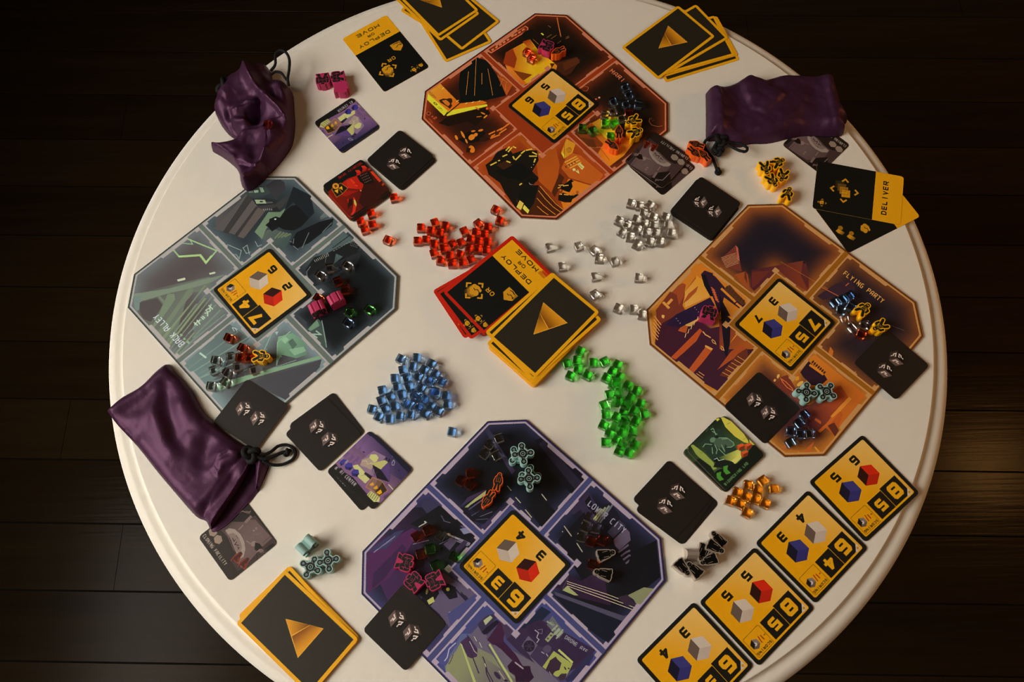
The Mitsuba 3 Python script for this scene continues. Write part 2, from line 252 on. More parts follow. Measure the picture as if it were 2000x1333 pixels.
CUBES = [['red pile','red',-88.1,408.2,88,0,0],['red pile','red',-74.4,413.7,20,0,0],['red pile','red',-63.8,409.7,75,0,0],['red pile','red',-78.2,404.6,80,0,0],['red pile','red',-69.4,402.2,82,0,0],['red pile','red',-91.1,393.5,87,0,0],['red pile','red',-82.7,394.6,86,0,0],['red pile','red',-74.8,389.5,82,0,0],['red pile','red',-66.1,393.5,0,0,0],['red pile','red',-64.8,384.7,10,0,0],['red pile','red',-56.5,389.5,25,0,0],['red pile','red',-48.3,391.2,25,0,0],['red pile','red',-45.4,403.6,25,0,0],['red pile','red',-31.5,412,40,0,0],['red pile','red',-33.6,402.2,85,0,0],['red pile','red',-25.4,399.3,85,0,0],['red pile','red',-21.8,407.4,87,0,0],['red pile','red',-39,394.4,85,0,0],['red pile','red',-30.9,391.6,85,0,0],['red pile','red',-22.2,390.7,85,0,0],['red pile','red',-31.9,383.4,85,0,0],['red pile','red',-23.4,382.1,0,0,0],['red pile','red',-74.7,379.8,18,0,0],['red pile','red',-68.1,371.7,78,0,0],['red pile','red',-59.1,376.7,0,0,0],['red pile','red',-56.9,368.3,87,0,0],['red pile','red',-49.7,378.1,70,0,0],['red pile','red',-40.4,384.1,80,0,0],['red pile','red',-46.5,368.8,10,0,0],['red pile','red',-38.3,372.3,20,0,0],['red pair','red',-14.4,427.3,62,0,0],['red pair','red',-10.2,414.9,70,0,0],['red five','red',-138.1,425.4,15,0,0],['red five','red',-148,416.3,15,0,0],['red five','red',-143.6,407.2,18,0,0],['red five','red',-135.9,412.3,15,0,0],['red lone left','red',-120.5,395.2,65,0,0],['red by stack','red',-116,442.9,12,0,0],['clear pile','clear',121,431.9,72,0,0],['clear pile','clear',129.6,429.2,85,0,0],['clear pile','clear',139.5,429.3,55,0,0],['clear pile','clear',132.9,420.5,82,0,0],['clear pile','clear',107.7,412.6,60,0,0],['clear pile','clear',115.7,407.7,80,0,0],['clear pile','clear',125.1,413.7,70,0,0],['clear pile','clear',132.5,408.9,75,0,0],['clear pile','clear',142,415.7,70,0,0],['clear pile','clear',154.2,415.7,68,0,0],['clear pile','clear',142.2,406.5,85,0,0],['clear pile','clear',156.3,406.3,85,0,0],['clear pile','clear',110,400,55,0,0],['clear pile','clear',125.3,402.5,65,0,0],['clear pile','clear',134.4,399.1,82,0,0],['clear pile','clear',143.1,397.9,80,0,0],['clear pile','clear',158.6,397.3,78,0,0],['clear pile','clear',117.8,394.3,82,0,0],['clear pile','clear',123.9,385.9,60,0,0],['clear pile','clear',136.6,388.6,75,0,0],['clear pile','clear',146.5,388.6,75,0,0],['clear strays','clear',38.5,384.6,15,0,0],['clear strays','clear',66.9,385.3,20,0,0],['clear strays','clear',81.7,380.5,35,0,0],['clear strays','clear',85.8,371.3,85,0,0],['clear strays','clear',101.2,368,18,0,0],['clear strays','clear',50,363.4,8,0,0],['clear strays','clear',81.4,352,10,0,0],['clear strays','clear',123.2,350.1,85,0,0],['clear strays','clear',79.8,333.3,30,0,0],['clear strays','clear',101.3,318.4,62,0,0],['clear strays','clear',116.1,317,85,0,0],['clear strays','clear',123.7,311,80,0,0],['blue pile','blue',-75,265.2,60,0,0],['blue pile','blue',-81.5,259.3,62,0,0],['blue pile','blue',-71.2,255.1,62,0,0],['blue pile','blue',-92.3,262.7,82,0,0],['blue pile','blue',-101.2,259.6,12,0,0],['blue pile','blue',-108.4,251.7,5,0,0],['blue pile','blue',-97.1,251.9,15,0,0],['blue pile','blue',-87.1,252.7,60,0,0],['blue pile','blue',-65.7,247.8,62,0,0],['blue pile','blue',-105.7,243.5,10,0,0],['blue pile','blue',-95,243.7,20,0,0],['blue pile','blue',-84,241.7,60,0,0],['blue pile','blue',-101.2,235.8,15,0,0],['blue pile','blue',-89.3,235.1,60,0,0],['blue pile','blue',-119.5,240.3,12,0,0],['blue pile','blue',-111.8,234,28,0,0],['blue pile','blue',-120.1,230.6,20,0,0],['blue pile','blue',-70.4,236.1,62,0,0],['blue pile','blue',-81.1,231.2,70,0,0],['blue pile','blue',-97.4,226.6,60,0,0],['blue pile','blue',-60.9,234,87,0,0],['blue pile','blue',-59.4,225.7,88,0,0],['blue pile','blue',-74.9,224.1,60,0,0],['blue pile','blue',-68.1,219.5,60,0,0],['blue pile','blue',-80.1,217.1,60,0,0],['blue pile','blue',-107.2,224.9,10,0,0],['blue pile','blue',-116.2,222.9,25,0,0],['blue pile','blue',-128.2,222.3,75,0,0],['blue pile','blue',-122,214.9,62,0,0],['blue pile','blue',-111.7,212.7,3,0,0],['blue pile','blue',-102.9,215.5,82,0,0],['blue pile','blue',-93,216.4,82,0,0],['blue pile','blue',-86,224.1,65,0,0],['blue pile','blue',-77.3,248.4,70,0,0],['blue pile','blue',-73.7,245.4,62,1,0],['blue pile','blue',-87.1,229.2,60,1,0],['blue pile','blue',-93.4,223.3,60,1,0],['blue pile','blue',-70.7,235.4,80,1,0],['blue pair','blue',-103.8,270.5,62,0,0],['blue pair','blue',-88.6,271.4,85,0,0],['blue lone','blue',-55.3,200,78,0,0],['green pile','green',97.2,261.3,60,0,0],['green pile','green',91.9,254.9,60,0,0],['green pile','green',86,248.8,60,0,0],['green pile','green',98.4,249.5,60,0,0],['green pile','green',92,242.1,65,0,0],['green pile','green',105.3,241.1,60,0,0],['green pile','green',113.1,235.8,70,0,0],['green pile','green',88.4,232.9,12,0,0],['green pile','green',107,229.1,60,0,0],['green pile','green',82.7,223,20,0,0],['green pile','green',115.9,223.6,70,0,0],['green pile','green',83.6,213.8,2,0,0],['green pile','green',93.3,211.2,60,0,0],['green pile','green',100.5,217.3,70,0,0],['green pile','green',109.6,217.1,65,0,0],['green pile','green',118.9,213.7,8,0,0],['green pile','green',110.4,207.3,60,0,0],['green pile','green',81,204.1,62,0,0],['green pile','green',99.4,204.9,60,0,0],['green pile','green',86.4,196.7,62,0,0],['green pile','green',97.3,196.7,60,0,0],['green pile','green',107.1,198.1,85,0,0],['green pile','green',82,188.1,88,0,0],['green pile','green',92.1,190.1,60,0,0],['green pile','green',108.1,185.3,62,0,0],['green pile','green',93.7,179.8,62,0,0],['green pile','green',102.1,178,62,0,0],['green pile','green',97.2,226.7,85,0,0],['green pile','green',94.2,241.6,85,1,0],['green pile','green',96,232.9,80,1,0],['green pile','green',92.8,223.3,80,1,0],['green pile','green',101.7,220.4,70,1,0],['green pile','green',99.6,207.2,0,1,0],['green pile','green',91.3,200.5,65,1,0],['green pile','green',104.3,189.4,65,1,0],['green pile','green',95.5,183.5,62,1,0],['green scatter','green',63.4,275.3,62,0,0],['green scatter','green',60,266.5,82,0,0],['green scatter','green',51,263.4,15,0,0],['green scatter','green',60.5,258,80,0,0],['green scatter','green',53,251.4,65,0,0],['green scatter','green',68.9,251.5,60,0,0],['green twins','green',75.2,264,87,0,0],['green twins','green',85.5,264.8,25,0,0],['orange pile','orange',205,147.7,78,0,0],['orange pile','orange',218.1,151.4,30,0,0],['orange pile','orange',212.7,142.8,68,0,0],['orange pile','orange',194.6,141.3,65,0,0],['orange pile','orange',201.9,137.6,65,0,0],['orange pile','orange',187.8,134,65,0,0],['orange pile','orange',195.9,131.2,60,0,0],['orange pile','orange',210,134.9,68,0,0],['orange pile','orange',217.7,131.2,62,0,0],['orange pile','orange',200.9,123.3,60,0,0],['orange stray','orange',227.1,143.8,88,0,0],['top blue','blue',124.1,571.8,20,0,2],['top blue','blue',127.3,562.2,20,0,2],['top blue','blue',110.7,553.8,25,0,2],['top blue','blue',123.4,550.3,20,0,2],['top blue','blue',136.4,550,80,0,2],['top clear','clear',109.3,542,25,0,2],['top clear','clear',100.6,536.9,75,0,2],['top clear','clear',117.6,532.9,15,0,2],['top red','red',125.4,538.8,0,0,2],['top green','green',100.4,526.4,85,0,2],['top green','green',110,525.7,25,0,2],['top green','green',104.8,509.9,85,0,2],['top green pair','green',76.1,520.8,85,0,2],['top green pair','green',87,517.4,25,0,2],['top red two','red',21.3,619.1,55,0,2],['top red two','red',25.9,611,55,0,2],['left red','red',-265.3,293.5,70,0,2],['left red','red',-251.6,283,65,0,2],['left red','red',-252.6,273.5,88,0,2],['left red','red',-244.4,273.4,88,0,2],['left clear','clear',-275.1,271.3,82,0,2],['left clear','clear',-261.5,274.9,8,0,2],['left clear','clear',-275.6,261.7,18,0,2],['left clear','clear',-263.2,259,60,0,2],['left clear','clear',-254,264.7,8,0,2],['left clear','clear',-263.9,249.9,60,0,2],['left clear','clear',-276.5,246.2,82,0,2],['left clear','clear',-238.4,261.6,15,0,2],['left panel clear','clear',-184.2,357.7,60,0,2],['left panel clear','clear',-174.6,364.9,8,0,2],['left panel clear','clear',-158.6,367.7,60,0,2],['left panel red','red',-166.5,350.5,20,0,2],['left panel red','red',-158.8,341.7,8,0,2],['left red by card','red',-184.4,333,60,0,2],['left panel green a','green',-154,318.3,75,0,2],['left panel green b','green',-135,320.6,60,0,2],['left panel blue','blue',-154.7,307.3,60,0,2],['right blue','blue',306.6,320.2,27,0,2],['right blue','blue',314.5,323,27,0,2],['right blue','blue',321.8,326.8,27,0,2],['right blue','blue',311,311.4,78,0,2],['right blue','blue',321.4,315.7,55,0,2],['right clear','clear',314,302.3,10,0,2],['right clear','clear',318.8,294.1,32,0,2],['right clear','clear',330.4,296.5,82,0,2],['right red','red',326.4,287.4,60,0,2],['right lower blue','blue',262.3,210.1,32,0,2],['right lower blue','blue',257,203,32,0,2],['right lower blue','blue',248.5,194.9,85,0,2],['right lower blue','blue',256.7,192.2,87,0,2],['right lower blue','blue',265,192.4,87,0,2],['right lower blue','blue',246.7,184.8,25,0,2],['bottom clear','clear',-13.1,193.3,20,0,2],['bottom clear','clear',-21.6,187.7,55,0,2],['bottom clear','clear',-26,179,58,0,2],['bottom clear','clear',-15.3,177.6,28,0,2],['bottom red','red',-38.4,161.6,5,0,2],['bottom red','red',-47.1,155.2,60,0,2],['bottom red','red',-39.1,151.6,55,0,2],['bottom left red','red',-75.1,112.9,25,0,2],['bottom left red','red',-84.7,107.5,30,0,2],['bottom left red','red',-80.5,93,15,0,2],['bottom left clear','clear',-64.1,108.4,60,0,2],['bottom left green','green',-72.7,97,10,0,2],['bottom left green','green',-52,89.9,65,0,2],['bottom left green','green',-67.7,83.2,25,0,2],['bottom right clear','clear',64.3,121.4,65,0,2],['bottom right clear','clear',60.6,113.2,70,0,2],['bottom right clear','clear',69.6,111.9,75,0,2],['bottom right clear','clear',57,104.9,75,0,2],['bottom right red','red',64.8,100.9,70,0,2],['bottom right red','red',74.6,101.7,70,0,2],['bottom right red','red',65,81.8,70,0,2],['bag','red',-243.1,516.9,82,0,22]]
FIGS = [['runner','yellow',258.4,467.8,278.3,0,'flat'],['runner','yellow',272.3,474.3,28.6,0,'flat'],['runner','yellow',263.5,452.9,296.3,0,'flat'],['runner','yellow',274.6,458.8,248.9,0,'flat'],['runner','yellow',277.2,438.2,65,0,'flat'],['runner','yellow',128.3,526.4,207.1,2,'flat'],['runner','yellow',130.3,511.8,27.1,2,'flat'],['runner','yellow',-231.9,273.1,358.1,2,'flat'],['runner','yellow',331.1,311,39,2,'flat'],['runner','yellow',342.9,293.3,207.3,2,'flat'],['walker','orange',191.7,497.2,156.9,0,'flat'],['walker','orange',188.5,488.2,310.3,0,'flat'],['walker','orange',198.2,484.2,124,0,'flat'],['walker','orange',113.1,512.5,86.5,2,'flat'],['walker','orange',105.2,497.1,315.4,2,'flat'],['walker','orange',54.6,616.7,207.7,2,'flat'],['walker','orange',-14.2,152.7,75.3,2,'flat'],['walker','orange',-23.1,137.9,234.7,2,'flat'],['mech','magenta',-196.2,586.1,277.2,0,'flat'],['mech','magenta',-180.8,588.9,186.7,0,'flat'],['mech','magenta',-175.7,575.6,2.1,0,'blank'],['mech','magenta',-166.2,329.7,119.2,2,'standblank'],['mech','magenta',-183.4,320.9,115.7,2,'stand'],['mech','magenta',-93.4,85.4,343.9,2,'flat'],['mech','magenta',-85.6,69.9,136.6,2,'flat'],['mech','magenta',-68.4,70,204.9,2,'flat'],['mech','magenta',185.8,309.7,70.5,2,'flat'],['mech','magenta',42.7,623.5,333.8,2,'flat'],['drone','teal',-173.3,83.2,19.5,0,'flat'],['drone','teal',-158.8,88.2,326.5,0,'flat'],['drone','teal',-177.6,101.1,353.5,0,'side'],['drone','teal',265.7,229.9,34.7,2,'flat'],['drone','teal',284.2,230.5,6,2,'flat'],['drone','teal',4.2,175.6,171.4,2,'flat'],['drone','teal',13.9,157.9,41.2,2,'flat'],['drone','teal',7.8,175,321.6,12,'flat'],['drone','teal',12.8,153,319.3,12,'flat'],['ghost','silver',140.8,77.8,308.4,0,'flat'],['ghost','silver',150.4,76.1,133.3,0,'flat'],['ghost','silver',163.4,83.6,199.3,0,'flat'],['ghost','silver',169,93.4,330,4,'flat'],['ghost','silver',173.1,100.9,125.6,0,'flat'],['ghost','silver',159.3,90.3,245.3,0,'flat'],['ghost','silver',149.9,89.2,179.1,0,'side'],['ghost','silver',76.6,89.6,13.3,2,'flat'],['ghost','silver',73.5,73.9,165.4,2,'flat']]
BAG_LL = [[-370.9,225.5],[-358.4,238.7],[-342.9,248.6],[-331.1,263],[-321.5,270.6],[-315,264.4],[-296.2,244.4],[-282.5,224],[-262.9,205.5],[-240.7,190.5],[-229.3,186.3],[-220,178.9],[-219.9,169.4],[-228,147.6],[-239.6,133.1],[-250.6,121.2],[-259.9,115.3],[-264.7,117.6],[-269.3,124.5],[-279,129.2],[-298.4,148.7],[-318.2,169.4],[-338.7,192.1],[-360.1,212.8]]
BAG_UR = [[209.7,566.4],[215.7,569.9],[230.8,572.5],[244.8,577.2],[255.7,583.2],[269.4,579],[276.3,580.2],[291.7,584.5],[311.9,583.5],[341.2,580.2],[344.8,568.7],[347.8,544.3],[352.8,529.9],[351.8,525.9],[347.6,524.4],[347,512.4],[334.5,509.5],[308.5,511.5],[289.6,508.3],[268,503.3],[248.3,502.9],[238.7,499.2],[223.4,502.6],[213.4,507.4],[205,508.8],[206.7,532.7]]
BAG_UL = [[-308.1,550.4],[-305.2,567.7],[-304.1,579.5],[-296.2,591.2],[-287.2,598.4],[-277.6,600.5],[-268.1,604.4],[-257.3,606.1],[-253.6,599.3],[-251,590.3],[-237,583.3],[-229,575],[-225.4,551.7],[-223.4,534.4],[-224.5,510.5],[-233,492.6],[-245.4,473.8],[-251.5,464.5],[-263.3,455.1],[-271.4,461.5],[-274.4,473],[-280.1,483.9],[-294.4,496.6],[-306.8,505.1],[-300.3,507.7],[-286.5,511],[-281,515.1],[-291.5,524.4],[-300.5,535.9]]
CORD_LL = [[[-228.6,179],[-219,177.3],[-207,183.5],[-202.4,184.2]],[[-224.5,179.4],[-216.3,184.1],[-211.2,189.7],[-204.2,191.2],[-197.6,187.8],[-195.7,183],[-198.4,177.4],[-206.7,173.1],[-215.2,172.6],[-222.6,175.4]]]
CORD_UR = [[[216.6,510.9],[211.5,509.3],[205.3,507],[201.5,503],[201.9,497.2],[204.7,491.4],[208.1,485.6],[210.2,477.5],[212.4,465.6]],[[218.1,506.8],[212.4,499.3],[208.3,492.5],[210.3,487.8],[216.8,493.5],[221.3,499.2],[226.4,500.8],[233.3,500.7],[238.8,497.1],[242,490.7],[239.9,485.5],[235.5,485.6],[230.1,489.7],[225.8,495.6],[223.4,500.3]]]
CORD_UL = [[[-248.7,589.7],[-243.9,596.3],[-244.2,607.5],[-239.7,612],[-233.4,609.6],[-229.1,601.3],[-228.8,589.4],[-230,579.1],[-229.3,573.2]],[[-248.2,585.5],[-243.6,588.4],[-237.4,586.8],[-232,580.1]]]
KNOT_UL = [[-300.9,573.3],[-298.2,582.1],[-292.3,577.6],[-290,567.3],[-296.7,563],[-300.4,568.9]]
FLAP_UL = [[[[-276.2,595.1],[-256.2,603.6],[-249.9,587.9],[-236,580.9],[-228.1,572.7],[-221.3,532.2],[-223.9,523.1],[-235.9,536.5],[-249,549.6],[-259.6,561.6],[-268.4,577.6]],5.5,2.2],[[[-307.3,505.1],[-300.4,508.4],[-281,514.9],[-266.1,519.7],[-252.1,522.2],[-245.8,517.9],[-243.2,488.7],[-252.3,473.2],[-279,483.9],[-294.4,496.6]],4,2],[[[-245.9,526.3],[-220.9,532.9],[-222.6,509],[-232.8,489.9],[-244.4,488.5],[-242.7,506.6]],3.5,2],[[[-285.3,539.9],[-282,541.9],[-269.7,551],[-259,551.5],[-260.2,545.1],[-270.9,538.1],[-267.2,524.6],[-283.9,525.6]],3.5,1.6],[[[-300.6,564.6],[-292.6,574.7],[-284,584.9],[-276.5,595.1],[-268.8,578.7],[-262.7,565.4],[-279,559.9],[-290.4,554.3]],2.5,3]]
FLAP_UR = [[[[208.1,564.9],[220,569.5],[223,546.8],[220,505.9],[204.3,506.2]],2,2.2],[[[244.2,575.6],[255,581.6],[268.6,577.4],[280.9,578.2],[272.5,565.2],[286.9,552],[264.2,530.1],[251.7,536.7],[246.3,559.3]],2.6,3],[[[331.1,580.5],[342.9,578.6],[349.9,528.5],[345.8,511],[333.5,508.1],[332.4,535.1]],2.4,2.6]]
FLAP_LL = [[[[-266.1,169.7],[-259.7,182.3],[-250.7,186.1],[-239.4,183.5],[-244.7,174.1],[-253.8,171],[-259,161.7]],2,1.8],[[[-270,123.4],[-264.3,140.1],[-258,152.3],[-250.2,166.2],[-239,178.7],[-231.6,183.4],[-227.8,177],[-254.2,132.3],[-261.8,118]],1.2,1.5]]
RIDGE_UL = [[[[-276,596.7],[-269.7,581.7],[-260.9,565.4],[-250,552.1],[-237,540.4],[-225.1,525.9]],7,6],[[[-277.2,596.8],[-272.8,589.2],[-263.7,569.8]],5,5],[[[-283.9,542.7],[-276.1,548.3],[-262,552.4],[-261,548],[-269.6,543.9],[-277.7,541.2]],5,4],[[[-286.1,529.9],[-276.6,529.8],[-269.2,526.8]],5,4],[[[-301.2,558.9],[-293.1,573.3],[-281.2,576.1]],7,16],[[[-247.1,546.3],[-242.7,523.5],[-243.4,503.9],[-244.3,487.4]],6,8],[[[-306.5,505.1],[-290.5,493.7],[-279.1,485.3]],5,4],[[[-244.4,488.7],[-252.4,473.9],[-261.3,458]],6,5],[[[-278.8,482.6],[-270.9,472.9],[-263.5,456.7]],4,5],[[[-243.3,572.4],[-236.5,563.5],[-228.4,551.7]],5,6],[[[-256.3,555.1],[-258.6,540.8],[-260.2,532.3]],-8,5],[[[-283.7,529.9],[-267.5,533.8],[-258.6,540.8]],-5,5],[[[-265.8,504.3],[-254.4,495.8],[-248.6,483.3]],-6,14],[[[-287.2,539.9],[-287.3,530],[-280.3,519.9]],-4,4],[[[-253.4,590.3],[-244.5,572.4],[-240.9,557.7]],-5,6]]
RIDGE_LL = [[[[-322.3,245.2],[-326.2,226.8],[-319.1,210.2],[-303,184.1]],3.5,7],[[[-319.3,246.9],[-311.1,221.6],[-303.1,196.9]],-3,7],[[[-299,226.4],[-283.8,206.4],[-286,198.3]],2.5,9],[[[-266.7,167.6],[-260.5,181.8],[-250.1,186.4],[-247.7,178.4],[-258.1,173.8]],4,6],[[[-274,190],[-274.1,177.2],[-265.4,169.2]],-3.5,8],[[[-275.5,136.8],[-263.4,152],[-258.4,162.8]],3,7],[[[-268.6,130.6],[-255.2,147.2],[-247.4,161.1]],-2.5,5],[[[-354.2,222.3],[-346.7,204.2],[-341.7,202.4]],-3,9],[[[-365.4,222.5],[-341.1,242.2],[-316.4,262.2]],2.5,7],[[[-344,228.8],[-331.7,231.9],[-325.3,243.6]],-3,12]]
RIDGE_UR = [[[[218.8,564.7],[222.3,546.8],[220.3,515.2]],2.5,8],[[[254.6,578.7],[259.1,565.5],[273.6,552.3]],4,14],[[[306.8,551.6],[291.4,535.9],[268.8,514.3]],3,16],[[[338.2,573.8],[332.1,551.1],[334.7,524]],3,10],[[[259.9,572],[266.8,562.1],[273.1,570.1]],-4,12],[[[238.7,562.7],[238.7,538.5],[233.4,515]],-3,14],[[[314.9,561.2],[318.5,540.2],[311.6,519.7]],-2.5,14]]
BAG_LL_MOUTH = [[-231.6,177.5],[-237.3,164.1],[-245.1,149.4],[-254.2,133.4],[-261.9,119.8]]
BAG_LL_LINING = [[-228.3,184.6],[-219.9,178.6],[-219.7,167.8],[-228,147.6],[-239.6,133.1],[-250.6,121.2],[-259.9,115.3],[-263.6,117.3],[-255.8,133.4],[-246.7,149.4],[-238.9,164.1],[-233.5,177.5]]
